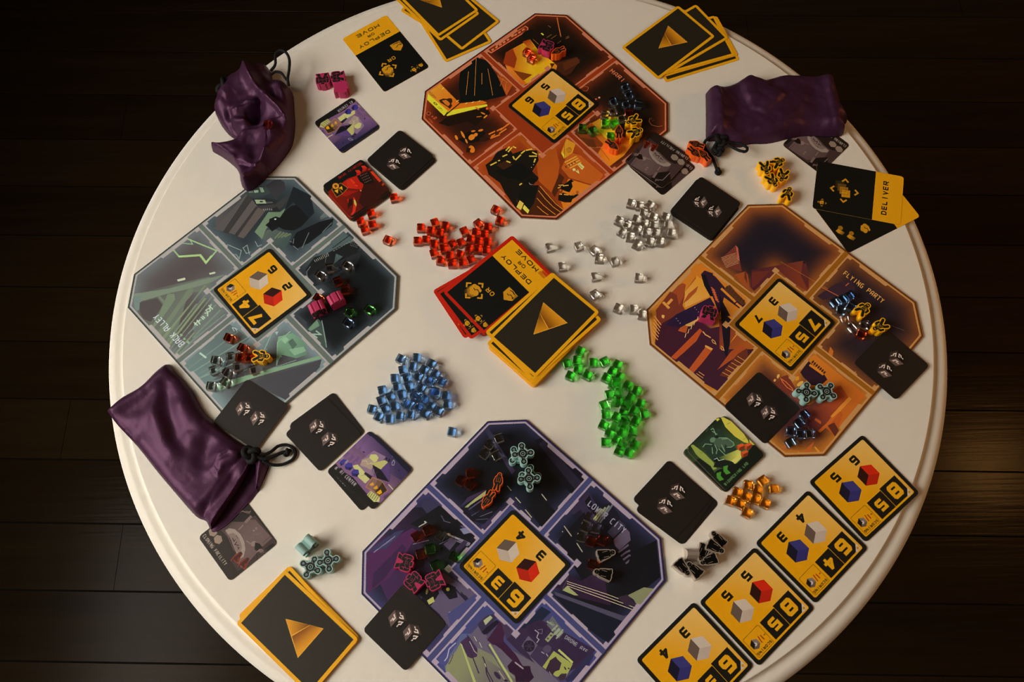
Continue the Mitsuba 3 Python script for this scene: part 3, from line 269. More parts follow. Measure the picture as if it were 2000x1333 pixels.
ART_TOP = [
['h',[29,21,14],[104,44,21],0,6],
['g',[231,111,31],[247,204,31],[[8.7,74.3],[20,84.5],[50.5,80.6],[47.5,62.9],[49,38.5],[40.1,36.5],[15.3,37.4],[1.8,40.4],[0,56.5]],[12.6,70.9],[30.8,54.7]],
['g',[183,64,23],[243,151,31],[[42.4,83.4],[50.5,80.6],[47.9,69.8],[41.1,70.1]],[45.8,81.9],[45.8,68.8]],
['p',[171,64,23],[[7.4,75.5],[19.1,84.6],[28,83.1],[22.7,70.5],[12.3,62.6]]],
['p',[137,68,23],[[9.3,61.9],[20.9,43.6],[7.6,44.2],[5.2,59.8]]],
['g',[247,151,46],[231,118,38],[[7.3,71.4],[10.2,66.8],[8.4,47.7],[9.1,39.5],[2.1,40.7],[2.1,58.9]],[8.5,68.8],[3.5,42.3]],
['p',[75,39,23],[[45.1,42],[49,38.5],[71.7,29.8],[72.7,23.2],[53.3,17.7],[40,21],[41.3,34]]],
['p',[99,50,26],[[55.5,32.8],[73,28.7],[69.9,21.4],[50.3,24.6]]],
['p',[231,151,38],[[42.1,36.1],[49,38.5],[48.8,34.5],[42.5,30.1]]],
['p',[247,131,92],[[7.6,101.3],[59.3,97.6],[59.9,93.5],[57.1,90.7],[6.4,94.2],[5.3,98.1]]],
['p',[129,50,26],[[8,100.1],[58.3,96.8],[58.6,93.4],[56.9,92],[7.8,95.3],[7,98.4]]],
['p',[243,138,84],[[9.7,98],[13,97.9],[12.4,95.8],[9,95.9]]],
['p',[243,138,84],[[14.9,97.8],[18.3,97.7],[17.7,95.6],[14.3,95.7]]],
['p',[243,138,84],[[20.2,97.5],[23.6,97.4],[23,95.3],[19.6,95.5]]],
['p',[243,138,84],[[25.5,97.3],[28.9,97.2],[28.3,95.1],[24.9,95.2]]],
['p',[243,138,84],[[30.9,97],[34.3,96.9],[33.6,94.9],[30.2,95]]],
['p',[238,144,77],[[38.4,99.8],[42,99.6],[40.9,95.2],[37.4,95.5]]],
['p',[243,138,84],[[41.5,96.5],[45,96.4],[44.3,94.4],[40.9,94.5]]],
['p',[243,138,84],[[46.9,96.3],[50.3,96.2],[49.7,94.1],[46.2,94.2]]],
['p',[243,138,84],[[52.3,96.1],[55.7,95.9],[55.1,93.9],[51.6,94]]],
['l',[207,100,41],[[12.5,100.4],[43.6,98.6]],0.5],
['l',[183,98,41],[[92.7,83.2],[78.1,60.5]],1.2],
['l',[247,144,61],[[93.1,82.8],[78.5,61.6]],0.5],
['l',[247,247,69],[[65.3,78.6],[65.5,74.9]],1.6],
['l',[183,124,61],[[78,81.3],[78.4,77]],0.5],
['l',[183,124,61],[[65.8,70],[72.7,69.7]],0.5],
['l',[183,124,61],[[68,65.6],[76.1,65.5]],0.5],
['l',[183,124,61],[[81.3,56.2],[85.4,55.4]],0.5],
['l',[183,124,61],[[79.9,55.1],[84.5,53.9]],0.5],
['l',[183,124,61],[[53.1,78.3],[53.1,69]],0.5],
['l',[183,124,61],[[69,56.6],[74.7,56.2]],0.5],
['l',[183,124,61],[[51.2,66.9],[54.2,67.1]],0.5],
['p',[24,21,16],[[60.5,84.5],[59.5,83.1],[57.8,82],[55.7,81.4],[53.4,81.2],[51.2,81.7],[49.1,82.6],[47.5,83.9],[46.5,85.5],[46.2,87.2],[46.6,88.9],[47.7,90.3],[49.4,91.4],[51.4,92.1],[53.7,92.2],[56,91.8],[58,90.9],[59.6,89.5],[60.6,87.9],[61,86.2]]],
['h',[48,26,18],[152,60,26],3,7],
['g',[75,37,20],[48,29,18],[[-37.2,95.3],[-25.1,104.4],[-8.1,100.2],[-24.5,78.3]],[-26.4,105.5],[-23,82.7]],
['p',[16,21,20],[[-36.3,95.9],[-25.5,103.3],[-8.5,99.7],[-3.3,90.2],[-7.5,68.9],[-17.9,41.8],[-36.5,51.2],[-59.7,66.5],[-47.5,84.8]]],
['l',[238,153,60],[[-27.4,92.2],[-48.9,70.8]],0.55],
['l',[238,153,60],[[-10.1,99.7],[-43,64.1]],0.55],
['l',[238,153,60],[[-18,81.1],[-27.6,69.9]],0.55],
['l',[238,153,60],[[-9.4,81.3],[-28.2,51.6]],0.55],
['g',[171,78,29],[207,100,38],[[-7.5,68.9],[-3.5,68.2],[-2.9,48],[-17.6,41.6]],[-6.2,67.8],[-11,44]],
['l',[243,144,69],[[-8.2,66.7],[-5.4,53]],0.4],
['l',[243,144,69],[[-5.1,61.1],[-14.6,55.5]],0.4],
['l',[243,144,69],[[-5.3,55.7],[-14.8,47.4]],0.4],
['g',[247,175,50],[243,127,32],[[-78.6,100.7],[-60.1,100.2],[-60.8,66.8],[-77.3,66.7]],[-75.1,101],[-67.8,69.6]],
['p',[241,132,32],[[-60.8,66.8],[-40.9,53.9],[-38.6,48.7],[-41,48.6],[-77.1,66.4],[-76,68.2]]],
['p',[247,247,60],[[-83.8,96.2],[-78.5,100.6],[-76.3,67.9],[-83.5,65.6]]],
['p',[247,247,60],[[-77.3,66.7],[-75,67.3],[-40.2,47.3],[-41.2,44.7],[-81.3,63.4],[-80.9,65.5]]],
['l',[51,31,16],[[-60.6,67.1],[-83.7,65.3]],1.2],
['l',[247,247,130],[[-63.5,93.4],[-60.6,93.7]],0.8],
['l',[247,247,130],[[-62.3,70.8],[-59.2,70.8]],0.8],
['l',[247,247,130],[[-57.2,62.4],[-54.2,62.5]],0.8],
['l',[247,247,130],[[-51.1,59],[-48.3,58.9]],0.8],
['l',[247,247,130],[[-45.1,55.5],[-42.4,55.3]],0.8],
['p',[60,39,20],[[-74.8,84.6],[-70.2,83.3],[-67.4,80.2],[-64.9,79.4],[-63.3,77.1],[-65,74],[-68,72.5],[-68.7,69.9],[-73.2,68.4],[-73.4,71.9],[-74.5,77],[-75.6,81.5]]],
['p',[231,132,41],[[-72.8,82.3],[-69,80.1],[-68.4,76.8],[-68.8,73.2],[-72.4,72.1],[-73.3,76.8]]],
['p',[87,74,26],[[-80.1,81.1],[-80.4,81.1],[-80.8,81.3],[-81.1,81.8],[-81.4,82.5],[-81.6,83.3],[-81.6,84.1],[-81.6,84.8],[-81.4,85.5],[-81.2,86],[-80.9,86.2],[-80.5,86.2],[-80.2,86],[-79.8,85.5],[-79.6,84.8],[-79.4,84],[-79.3,83.2],[-79.4,82.4],[-79.5,81.8],[-79.8,81.3]]],
['p',[231,231,60],[[-80.2,82.2],[-80.4,82.2],[-80.6,82.3],[-80.8,82.6],[-80.9,83],[-81,83.4],[-81.1,83.9],[-81.1,84.3],[-81,84.7],[-80.9,85],[-80.7,85.1],[-80.5,85.1],[-80.4,84.9],[-80.2,84.7],[-80,84.3],[-79.9,83.8],[-79.9,83.4],[-79.9,82.9],[-80,82.6],[-80.1,82.3]]],
['t',[99,87,29],'ON',[-80.8,78.4],[-80,72.3],2,0.16],
['t',[135,66,26],'ROOM',[-76,100.4],[-75.9,89.2],2.4,0.16],
['p',[207,92,54],[[-91.8,77.3],[-92.4,76.8],[-93.1,76.5],[-93.8,76.5],[-94.5,76.6],[-95.1,77],[-95.6,77.6],[-95.9,78.3],[-95.9,79.1],[-95.8,79.8],[-95.4,80.5],[-94.8,81],[-94.1,81.3],[-93.4,81.4],[-92.7,81.2],[-92,80.8],[-91.6,80.2],[-91.3,79.5],[-91.2,78.8],[-91.4,78]]],
['p',[87,42,23],[[-92.5,77.9],[-92.8,77.6],[-93.3,77.4],[-93.8,77.3],[-94.2,77.4],[-94.6,77.7],[-94.9,78],[-95.1,78.5],[-95.1,79],[-95,79.5],[-94.7,79.9],[-94.4,80.3],[-93.9,80.5],[-93.4,80.5],[-93,80.4],[-92.6,80.2],[-92.3,79.8],[-92.1,79.3],[-92.1,78.8],[-92.2,78.3]]],
['t',[247,111,69],'+2',[-93.4,74.7],[-91.8,68.6],3.6,0.16],
['l',[183,78,46],[[-97.7,73.9],[-97.2,68.6]],1.2],
['l',[183,78,46],[[-98.7,70],[-97.7,66.4]],1.2],
['p',[34,22,14],[[-83.6,62.5],[-42.4,44.3],[-45.2,35.9],[-59.3,35],[-67,33.8],[-69.4,44],[-88.4,52.8],[-93.5,62.6]]],
['p',[231,131,46],[[-50.7,47.1],[-51,47.1],[-51.4,47.3],[-51.7,47.8],[-52,48.4],[-52.2,49.2],[-52.4,49.9],[-52.4,50.7],[-52.4,51.3],[-52.2,51.8],[-51.9,52],[-51.6,52],[-51.3,51.8],[-51,51.3],[-50.7,50.7],[-50.4,49.9],[-50.3,49.2],[-50.2,48.4],[-50.3,47.8],[-50.5,47.3]]],
['p',[238,143,47],[[-49.9,38.3],[-50.2,38.3],[-50.6,38.5],[-51,39],[-51.4,39.7],[-51.7,40.5],[-52,41.4],[-52.1,42.2],[-52.1,42.9],[-52,43.4],[-51.8,43.7],[-51.5,43.7],[-51.1,43.4],[-50.7,42.9],[-50.3,42.2],[-50,41.4],[-49.7,40.6],[-49.6,39.8],[-49.6,39.1],[-49.7,38.6]]],
['p',[243,111,44],[[-42.7,41.9],[-43.1,41.5],[-43.5,41.3],[-44,41.3],[-44.4,41.3],[-44.8,41.5],[-45,41.9],[-45.2,42.3],[-45.2,42.8],[-45,43.3],[-44.7,43.7],[-44.3,44],[-43.9,44.2],[-43.4,44.3],[-43,44.2],[-42.6,44],[-42.4,43.7],[-42.2,43.3],[-42.3,42.8],[-42.4,42.3]]],
['p',[243,161,54],[[-48.7,36.4],[-48.9,36.1],[-49.3,35.8],[-50,35.6],[-50.8,35.4],[-51.7,35.3],[-52.6,35.3],[-53.4,35.3],[-54,35.5],[-54.4,35.7],[-54.5,36],[-54.3,36.3],[-53.9,36.6],[-53.2,36.9],[-52.4,37.1],[-51.5,37.2],[-50.6,37.2],[-49.8,37.1],[-49.2,36.9],[-48.8,36.7]]],
['p',[219,124,44],[[-54.1,39.1],[-54.3,39],[-54.8,39.1],[-55.4,39.4],[-56.2,39.7],[-57,40.2],[-57.8,40.7],[-58.5,41.3],[-59,41.7],[-59.2,42.1],[-59.2,42.3],[-59,42.4],[-58.6,42.3],[-57.9,42.1],[-57.1,41.7],[-56.3,41.2],[-55.5,40.7],[-54.9,40.2],[-54.4,39.7],[-54.1,39.3]]],
['p',[27,21,16],[[-86.1,32.1],[-79.7,34.4],[-70.9,31.8],[-66.5,26.6],[-64.7,21],[-74.9,16.8],[-81.2,19.8],[-88.7,23.8],[-91.1,33.9]]],
['p',[247,148,44],[[-75.1,26.2],[-75.4,25.2],[-76.1,24.3],[-77.1,23.6],[-78.3,23.2],[-79.5,23.1],[-80.7,23.3],[-81.7,23.7],[-82.4,24.5],[-82.8,25.4],[-82.8,26.4],[-82.5,27.3],[-81.8,28.2],[-80.8,28.9],[-79.6,29.3],[-78.4,29.4],[-77.2,29.3],[-76.2,28.8],[-75.5,28],[-75.1,27.1]]],
['p',[243,143,44],[[-71.5,25.6],[-71.8,25],[-72.3,24.5],[-72.9,24.1],[-73.6,23.9],[-74.3,23.8],[-75,24],[-75.5,24.4],[-75.9,24.9],[-76.1,25.5],[-76,26.2],[-75.7,26.8],[-75.3,27.3],[-74.6,27.7],[-73.9,27.9],[-73.2,27.9],[-72.6,27.8],[-72,27.4],[-71.6,26.9],[-71.5,26.3]]],
['p',[243,151,50],[[-82.6,34.6],[-83.1,33.1],[-83.7,31.8],[-84.2,30.8],[-84.8,30.1],[-85.2,30],[-85.5,30.3],[-85.6,31],[-85.6,32.1],[-85.4,33.5],[-85,35],[-84.5,36.5],[-83.9,37.8],[-83.4,38.8],[-82.8,39.5],[-82.4,39.6],[-82.1,39.4],[-82,38.6],[-82,37.5],[-82.2,36.1]]],
['p',[247,153,50],[[-89.8,36.2],[-90.1,35.3],[-90.6,34.5],[-91.1,34],[-91.6,33.6],[-92.1,33.6],[-92.5,33.8],[-92.7,34.3],[-92.8,35],[-92.7,35.9],[-92.4,36.8],[-92.1,37.7],[-91.6,38.5],[-91.1,39.1],[-90.6,39.4],[-90.1,39.5],[-89.7,39.2],[-89.5,38.7],[-89.4,38],[-89.5,37.1]]],
['p',[238,148,54],[[-85.1,26.1],[-85.5,25.2],[-85.9,24.4],[-86.4,23.8],[-86.8,23.4],[-87.2,23.4],[-87.4,23.6],[-87.6,24.1],[-87.6,24.8],[-87.4,25.6],[-87.2,26.5],[-86.8,27.4],[-86.4,28.2],[-85.9,28.8],[-85.5,29.2],[-85.1,29.2],[-84.9,29],[-84.8,28.5],[-84.8,27.8],[-84.9,27]]],
['p',[238,138,47],[[-70.8,29.7],[-71.1,29.5],[-71.5,29.3],[-72.1,29.4],[-72.8,29.6],[-73.4,29.9],[-74,30.3],[-74.5,30.8],[-74.8,31.2],[-74.9,31.7],[-74.9,32.1],[-74.6,32.3],[-74.1,32.4],[-73.5,32.4],[-72.8,32.2],[-72.2,31.9],[-71.6,31.5],[-71.1,31],[-70.8,30.5],[-70.7,30.1]]],
['p',[238,138,47],[[-64,25.5],[-64.3,25.2],[-64.9,25],[-65.6,25],[-66.4,25.1],[-67.2,25.4],[-67.9,25.8],[-68.5,26.3],[-68.9,26.8],[-69.1,27.3],[-69,27.7],[-68.7,28],[-68.1,28.2],[-67.4,28.3],[-66.7,28.1],[-65.9,27.9],[-65.1,27.5],[-64.5,27],[-64.1,26.5],[-63.9,26]]],
['p',[243,151,69],[[-72.2,17.1],[-72.6,16.8],[-73,16.5],[-73.4,16.4],[-73.7,16.4],[-74,16.6],[-74.2,16.8],[-74.3,17.2],[-74.2,17.6],[-74,18],[-73.7,18.4],[-73.4,18.8],[-73,19],[-72.6,19.1],[-72.2,19.1],[-72,19],[-71.8,18.7],[-71.7,18.4],[-71.8,17.9],[-71.9,17.5]]],
['p',[247,140,38],[[-85.4,14.5],[-86,13.2],[-86.8,12],[-87.8,11.2],[-88.9,10.8],[-89.9,10.8],[-90.7,11.2],[-91.4,12],[-91.7,13.1],[-91.7,14.4],[-91.4,15.8],[-90.8,17.1],[-89.9,18.3],[-88.9,19.1],[-87.9,19.5],[-86.9,19.5],[-86,19.1],[-85.4,18.3],[-85.1,17.2],[-85.1,15.9]]],
['p',[44,26,16],[[-90.6,20.3],[-88.3,16.6],[-92.3,13.9],[-95.3,16]]],
['l',[247,138,50],[[-63.5,17.3],[-55.8,15.8]],1.6],
['l',[247,138,50],[[-63.5,13.4],[-58.5,12.8]],1.6],
['l',[247,138,50],[[-65.5,12.4],[-55,9.2]],1.6],
['l',[247,138,50],[[-54.6,14.7],[-47.6,13.8]],1.6],
['l',[247,138,50],[[-51.4,13.2],[-37.9,13.3]],1.6],
['l',[247,138,50],[[-54.7,10.8],[-45.1,10.3]],1.6],
['p',[51,29,18],[[-72.3,19.8],[-66,16.9],[-66.1,11.7],[-71.8,12.8],[-76.4,17.6]]],
['h',[152,63,23],[195,84,31],2,9],
['g',[183,87,26],[201,98,32],[[-44.8,-4.6],[-30.8,-9.1],[-18.7,-35.6],[-33.4,-59],[-61.4,-82.4],[-62.2,-59],[-44.2,-34]],[-41.1,-10.5],[-44.8,-59.2]],
['p',[214,108,38],[[-34.8,-63],[-16.1,-53.7],[-9.5,-64.8],[-8,-96.9],[-22.1,-102.2],[-30.4,-87.2],[-36.4,-76.8]]],
['p',[87,44,20],[[-39.9,-66.1],[-40.1,-73.6],[-62.7,-83.7],[-61.3,-77.4]]],
['p',[243,143,38],[[-59,-87],[-37.7,-77],[-25.7,-99],[-54.4,-101],[-66.7,-102.5]]],
['p',[29,25,20],[[-90.2,-8.7],[-81.5,-8.7],[-71.4,-4.6],[-58.8,-7.9],[-60.3,-17.1],[-50.2,-20.8],[-39,-30.7],[-45.6,-40.5],[-59.5,-46.1],[-59.7,-56.2],[-63.5,-57.9],[-73.4,-56.7],[-72.3,-67.7],[-92,-77.6],[-100.4,-67.6],[-96.7,-46.1],[-92.9,-34.4],[-95.3,-19.6]]],
['p',[17,21,21],[[-87.8,-21],[-74.2,-22.9],[-60.5,-32.4],[-60.8,-47.6],[-74.5,-48.1],[-84.2,-34.4]]],
['p',[65,39,23],[[-81.6,-16.3],[-70.3,-18.6],[-69.2,-27.3],[-80.4,-25.1]]],
['p',[80,39,20],[[-94.3,-60.7],[-72.1,-55.3],[-66,-63.2],[-66,-101.8],[-72.2,-103.7],[-101.7,-78.8]]],
['p',[23,25,21],[[-79.5,-51.3],[-65.4,-62.5],[-83.4,-75.3],[-93.2,-77.7],[-93.3,-61.5]]],
['p',[247,225,100],[[-91.4,-62.8],[-90.7,-68.3],[-98,-72.2],[-99.2,-66.7]]],
['p',[247,244,100],[[-91.4,-69.7],[-91.7,-77.8],[-95.5,-79.8],[-95.6,-71.9]]],
['l',[247,161,60],[[-65.1,-64.1],[-66.2,-75.6],[-67.1,-89.8],[-66,-100.6]],0.7],
['l',[247,161,60],[[-69.8,-66.9],[-71.2,-78.7],[-71.4,-90.9],[-69.9,-100.1]],0.7],
['l',[247,161,60],[[-76.9,-72.4],[-77.4,-83.1],[-76.3,-93.9],[-75.5,-99]],0.7],
['l',[247,161,60],[[-82.9,-79.5],[-82.4,-88.6],[-81.2,-94.5]],0.7],
['l',[247,217,84],[[-86.8,-12.2],[-79.3,-13.7]],1.5],
['l',[247,217,84],[[-77.4,-13.6],[-75.3,-14.2]],1.5],
['l',[247,217,84],[[-70.6,-12.6],[-65.2,-14]],1.5],
['l',[247,217,84],[[-63.4,-9.6],[-56.9,-8.3]],1.5],
['l',[247,217,84],[[-62.7,-12.3],[-55.7,-10.7]],1.5],
['l',[247,217,84],[[-54.4,-10.5],[-53.2,-14.2]],1.5],
['l',[247,217,84],[[-69.2,-23.5],[-71,-19.3]],1.5],
['l',[247,217,84],[[-63.5,-24.6],[-54.7,-23.4]],1.5],
['l',[247,217,84],[[-54,-22.6],[-48.4,-22.5]],1.5],
['l',[247,217,84],[[-47.7,-23],[-41.5,-26]],1.5],
['l',[247,217,84],[[-44.1,-28.9],[-42.3,-34.4]],1.5],
['l',[247,217,84],[[-41,-35.5],[-36.9,-37.8]],1.5],
['l',[247,217,84],[[-49.8,-30.3],[-43.6,-35.8]],1.5],
['l',[247,217,84],[[-46.8,-36.9],[-51.2,-39.4]],1.5],
['l',[247,217,84],[[-80.1,-49.5],[-75.7,-49.6]],1.5],
['l',[247,217,84],[[-62.2,-19.3],[-63.5,-23.3]],1.5],
['p',[247,247,222],[[-56.6,-42.4],[-56.7,-42.4],[-56.8,-42.5],[-56.9,-42.5],[-57.1,-42.4],[-57.2,-42.3],[-57.3,-42.2],[-57.4,-42.1],[-57.4,-41.9],[-57.4,-41.8],[-57.3,-41.7],[-57.2,-41.6],[-57.1,-41.6],[-57,-41.6],[-56.8,-41.7],[-56.7,-41.7],[-56.6,-41.9],[-56.5,-42],[-56.5,-42.1],[-56.5,-42.3]]],
['p',[247,247,222],[[-52.8,-41.4],[-52.9,-41.4],[-53,-41.5],[-53.1,-41.4],[-53.3,-41.4],[-53.4,-41.3],[-53.5,-41.2],[-53.6,-41.1],[-53.6,-40.9],[-53.6,-40.8],[-53.5,-40.7],[-53.4,-40.6],[-53.3,-40.6],[-53.2,-40.6],[-53,-40.6],[-52.9,-40.7],[-52.8,-40.9],[-52.7,-41],[-52.7,-41.1],[-52.7,-41.2]]],
['p',[20,21,20],[[-77,-48.5],[-66.4,-50.2],[-62.2,-56.5],[-68.4,-58.6],[-74,-56.2]]],
['l',[247,247,247],[[-70.9,-53.9],[-71.4,-56.5],[-69.4,-57.7]],0.3],
['p',[238,169,44],[[-21.7,-48.7],[-6.8,-40.4],[-3.8,-51],[-13.5,-57],[-25,-56.7]]],
['p',[247,231,69],[[-20.7,-48.6],[-21.8,-55.2],[-25,-56.7],[-22.8,-49.9]]],
['l',[135,84,29],[[-8.8,-39.2],[-24.2,-56.4]],0.4],
['p',[214,145,38],[[-11.9,-54.3],[-12.6,-54.8],[-13.4,-55.1],[-14.3,-55.1],[-15.2,-54.8],[-16,-54.3],[-16.6,-53.6],[-17,-52.8],[-17,-51.9],[-16.8,-51],[-16.4,-50.3],[-15.7,-49.8],[-14.9,-49.5],[-14,-49.5],[-13.1,-49.8],[-12.3,-50.3],[-11.7,-51],[-11.3,-51.8],[-11.2,-52.7],[-11.4,-53.6]]],
['l',[135,84,29],[[-15.3,-49.7],[-11.5,-49.9],[-11.9,-53.8]],0.5],
['l',[135,84,29],[[-17.3,-53.7],[-14,-55.1]],0.5],
['l',[247,185,69],[[-27.4,-60.3],[-13.2,-62.8]],1.5],
['l',[247,185,69],[[-27.7,-63.1],[-13.6,-65.6]],1.5],
['l',[247,185,69],[[-28,-65.9],[-13.9,-68.4]],1.5],
['l',[247,185,69],[[-28.4,-68.7],[-14.3,-71.1]],1.5],
['l',[111,58,26],[[-29.8,-63.8],[-30.1,-66.1]],1.2],
['l',[111,58,26],[[-26.2,-64.4],[-26.5,-66.7]],1.2],
['l',[111,58,26],[[-22.7,-64.9],[-23,-67.2]],1.2],
['l',[111,58,26],[[-19.2,-65.5],[-19.5,-67.8]],1.2],
['p',[247,239,146],[[-19.6,-70.8],[-16,-70.6],[-16,-77.6],[-20.3,-78.4]]],
['l',[183,111,54],[[-18.6,-71.7],[-18.5,-76.9]],0.6],
['p',[247,247,161],[[-27.1,-71.1],[-24.4,-71.7],[-25,-74.2],[-28,-74.1]]],
['l',[247,247,161],[[-25.7,-74.9],[-25.4,-79],[-23.5,-75.5]],0.9],
['p',[22,23,21],[[-51.4,-76.2],[-47.6,-75.8],[-45,-78.9],[-36.2,-79.1],[-35.5,-82.7],[-38.3,-82.3],[-41,-86.7],[-47.9,-89.3],[-50.3,-84.7],[-52,-78.1]]],
['p',[27,26,21],[[-58.7,-84.7],[-52.8,-85],[-49.3,-93.1],[-43.1,-96.1],[-42.9,-98.7],[-50.6,-97],[-54.6,-98.9],[-59.4,-94.6],[-62.5,-88.4]]],
['l',[247,191,84],[[-50.6,-75.9],[-46.3,-79.2]],1.2],
['l',[247,191,84],[[-53.4,-77.9],[-49.7,-78.7]],1.2],
['l',[247,191,84],[[-47.7,-79.5],[-42.8,-82.6]],1.2],
['l',[247,191,84],[[-53.5,-81.4],[-52.5,-81.8]],1.2],
['l',[247,191,84],[[-56.7,-84],[-54.9,-86.1]],1.2],
['l',[247,191,84],[[-53.7,-87.2],[-50.6,-91]],1.2],
['p',[183,106,44],[[-40.7,-95.7],[-41.2,-96.1],[-41.8,-96.4],[-42.3,-96.5],[-42.8,-96.4],[-43.2,-96.2],[-43.5,-95.8],[-43.6,-95.4],[-43.6,-94.8],[-43.3,-94.3],[-42.9,-93.7],[-42.5,-93.3],[-41.9,-93],[-41.4,-92.9],[-40.8,-93],[-40.4,-93.2],[-40.2,-93.6],[-40.1,-94.1],[-40.1,-94.6],[-40.4,-95.2]]],
['p',[219,127,44],[[-45.2,-94.7],[-45.6,-95],[-46,-95.2],[-46.5,-95.2],[-47,-95],[-47.4,-94.8],[-47.8,-94.4],[-48,-93.9],[-48,-93.4],[-47.9,-93],[-47.6,-92.6],[-47.3,-92.3],[-46.8,-92.1],[-46.3,-92.1],[-45.8,-92.3],[-45.4,-92.6],[-45.1,-93],[-44.9,-93.4],[-44.8,-93.9],[-44.9,-94.3]]],
['h',[32,23,16],[123,52,24],1,6],
['g',[207,100,29],[247,153,35],[[6.1,-43.2],[25.1,-42.6],[40.9,-54],[38,-72.8],[42.4,-89.9],[24,-94.5],[1.6,-94],[-1.1,-80]],[14.3,-49.1],[25.7,-85.6]],
['g',[231,151,38],[247,217,38],[[26.3,-43.7],[40.7,-45.7],[52.1,-55.8],[36.6,-74.2],[23.9,-68.2]],[28.8,-46],[35.9,-62.9]],
['p',[147,66,26],[[6.1,-43.2],[18.9,-49.2],[17.3,-70.3],[2.9,-75.8],[3.7,-55.6]]],
['l',[247,151,84],[[4.7,-64.3],[15.9,-74.2]],0.6],
['l',[171,84,32],[[12.3,-65.9],[8.8,-88.8]],0.5],
['p',[111,55,23],[[5.3,-49],[13.9,-59.3],[9.6,-68.7],[3.4,-63.2]]],
['t',[238,138,100],'MARI',[87.7,-7.8],[88.6,-27.8],5.2,0.16],
['l',[183,111,54],[[75.6,-79.4],[72.3,-81.9],[71.2,-86.8],[74.8,-92.7],[79.2,-94.9]],0.7],
['t',[118,71,41],'ST',[76.5,-79.7],[75.8,-85],2.6,0.16],
['p',[247,177,146],[[55,-26.2],[54.7,-26.5],[54.3,-26.6],[53.9,-26.6],[53.6,-26.5],[53.3,-26.3],[53,-26.1],[52.9,-25.7],[52.9,-25.3],[53,-25],[53.2,-24.7],[53.5,-24.4],[53.9,-24.3],[54.3,-24.3],[54.6,-24.4],[55,-24.6],[55.2,-24.8],[55.3,-25.2],[55.3,-25.6],[55.2,-25.9]]],
['p',[231,111,69],[[51,-25.5],[50.8,-25.7],[50.4,-25.8],[50.1,-25.8],[49.7,-25.6],[49.4,-25.4],[49.2,-25.1],[49,-24.8],[49,-24.5],[49.1,-24.2],[49.2,-23.9],[49.5,-23.7],[49.8,-23.6],[50.2,-23.6],[50.5,-23.7],[50.8,-23.9],[51.1,-24.2],[51.2,-24.5],[51.3,-24.9],[51.2,-25.2]]],
['l',[219,98,54],[[47.5,-3.8],[52.8,-4.4],[54.6,-8.7],[50.5,-10.6],[46.6,-7.2]],0.6]]
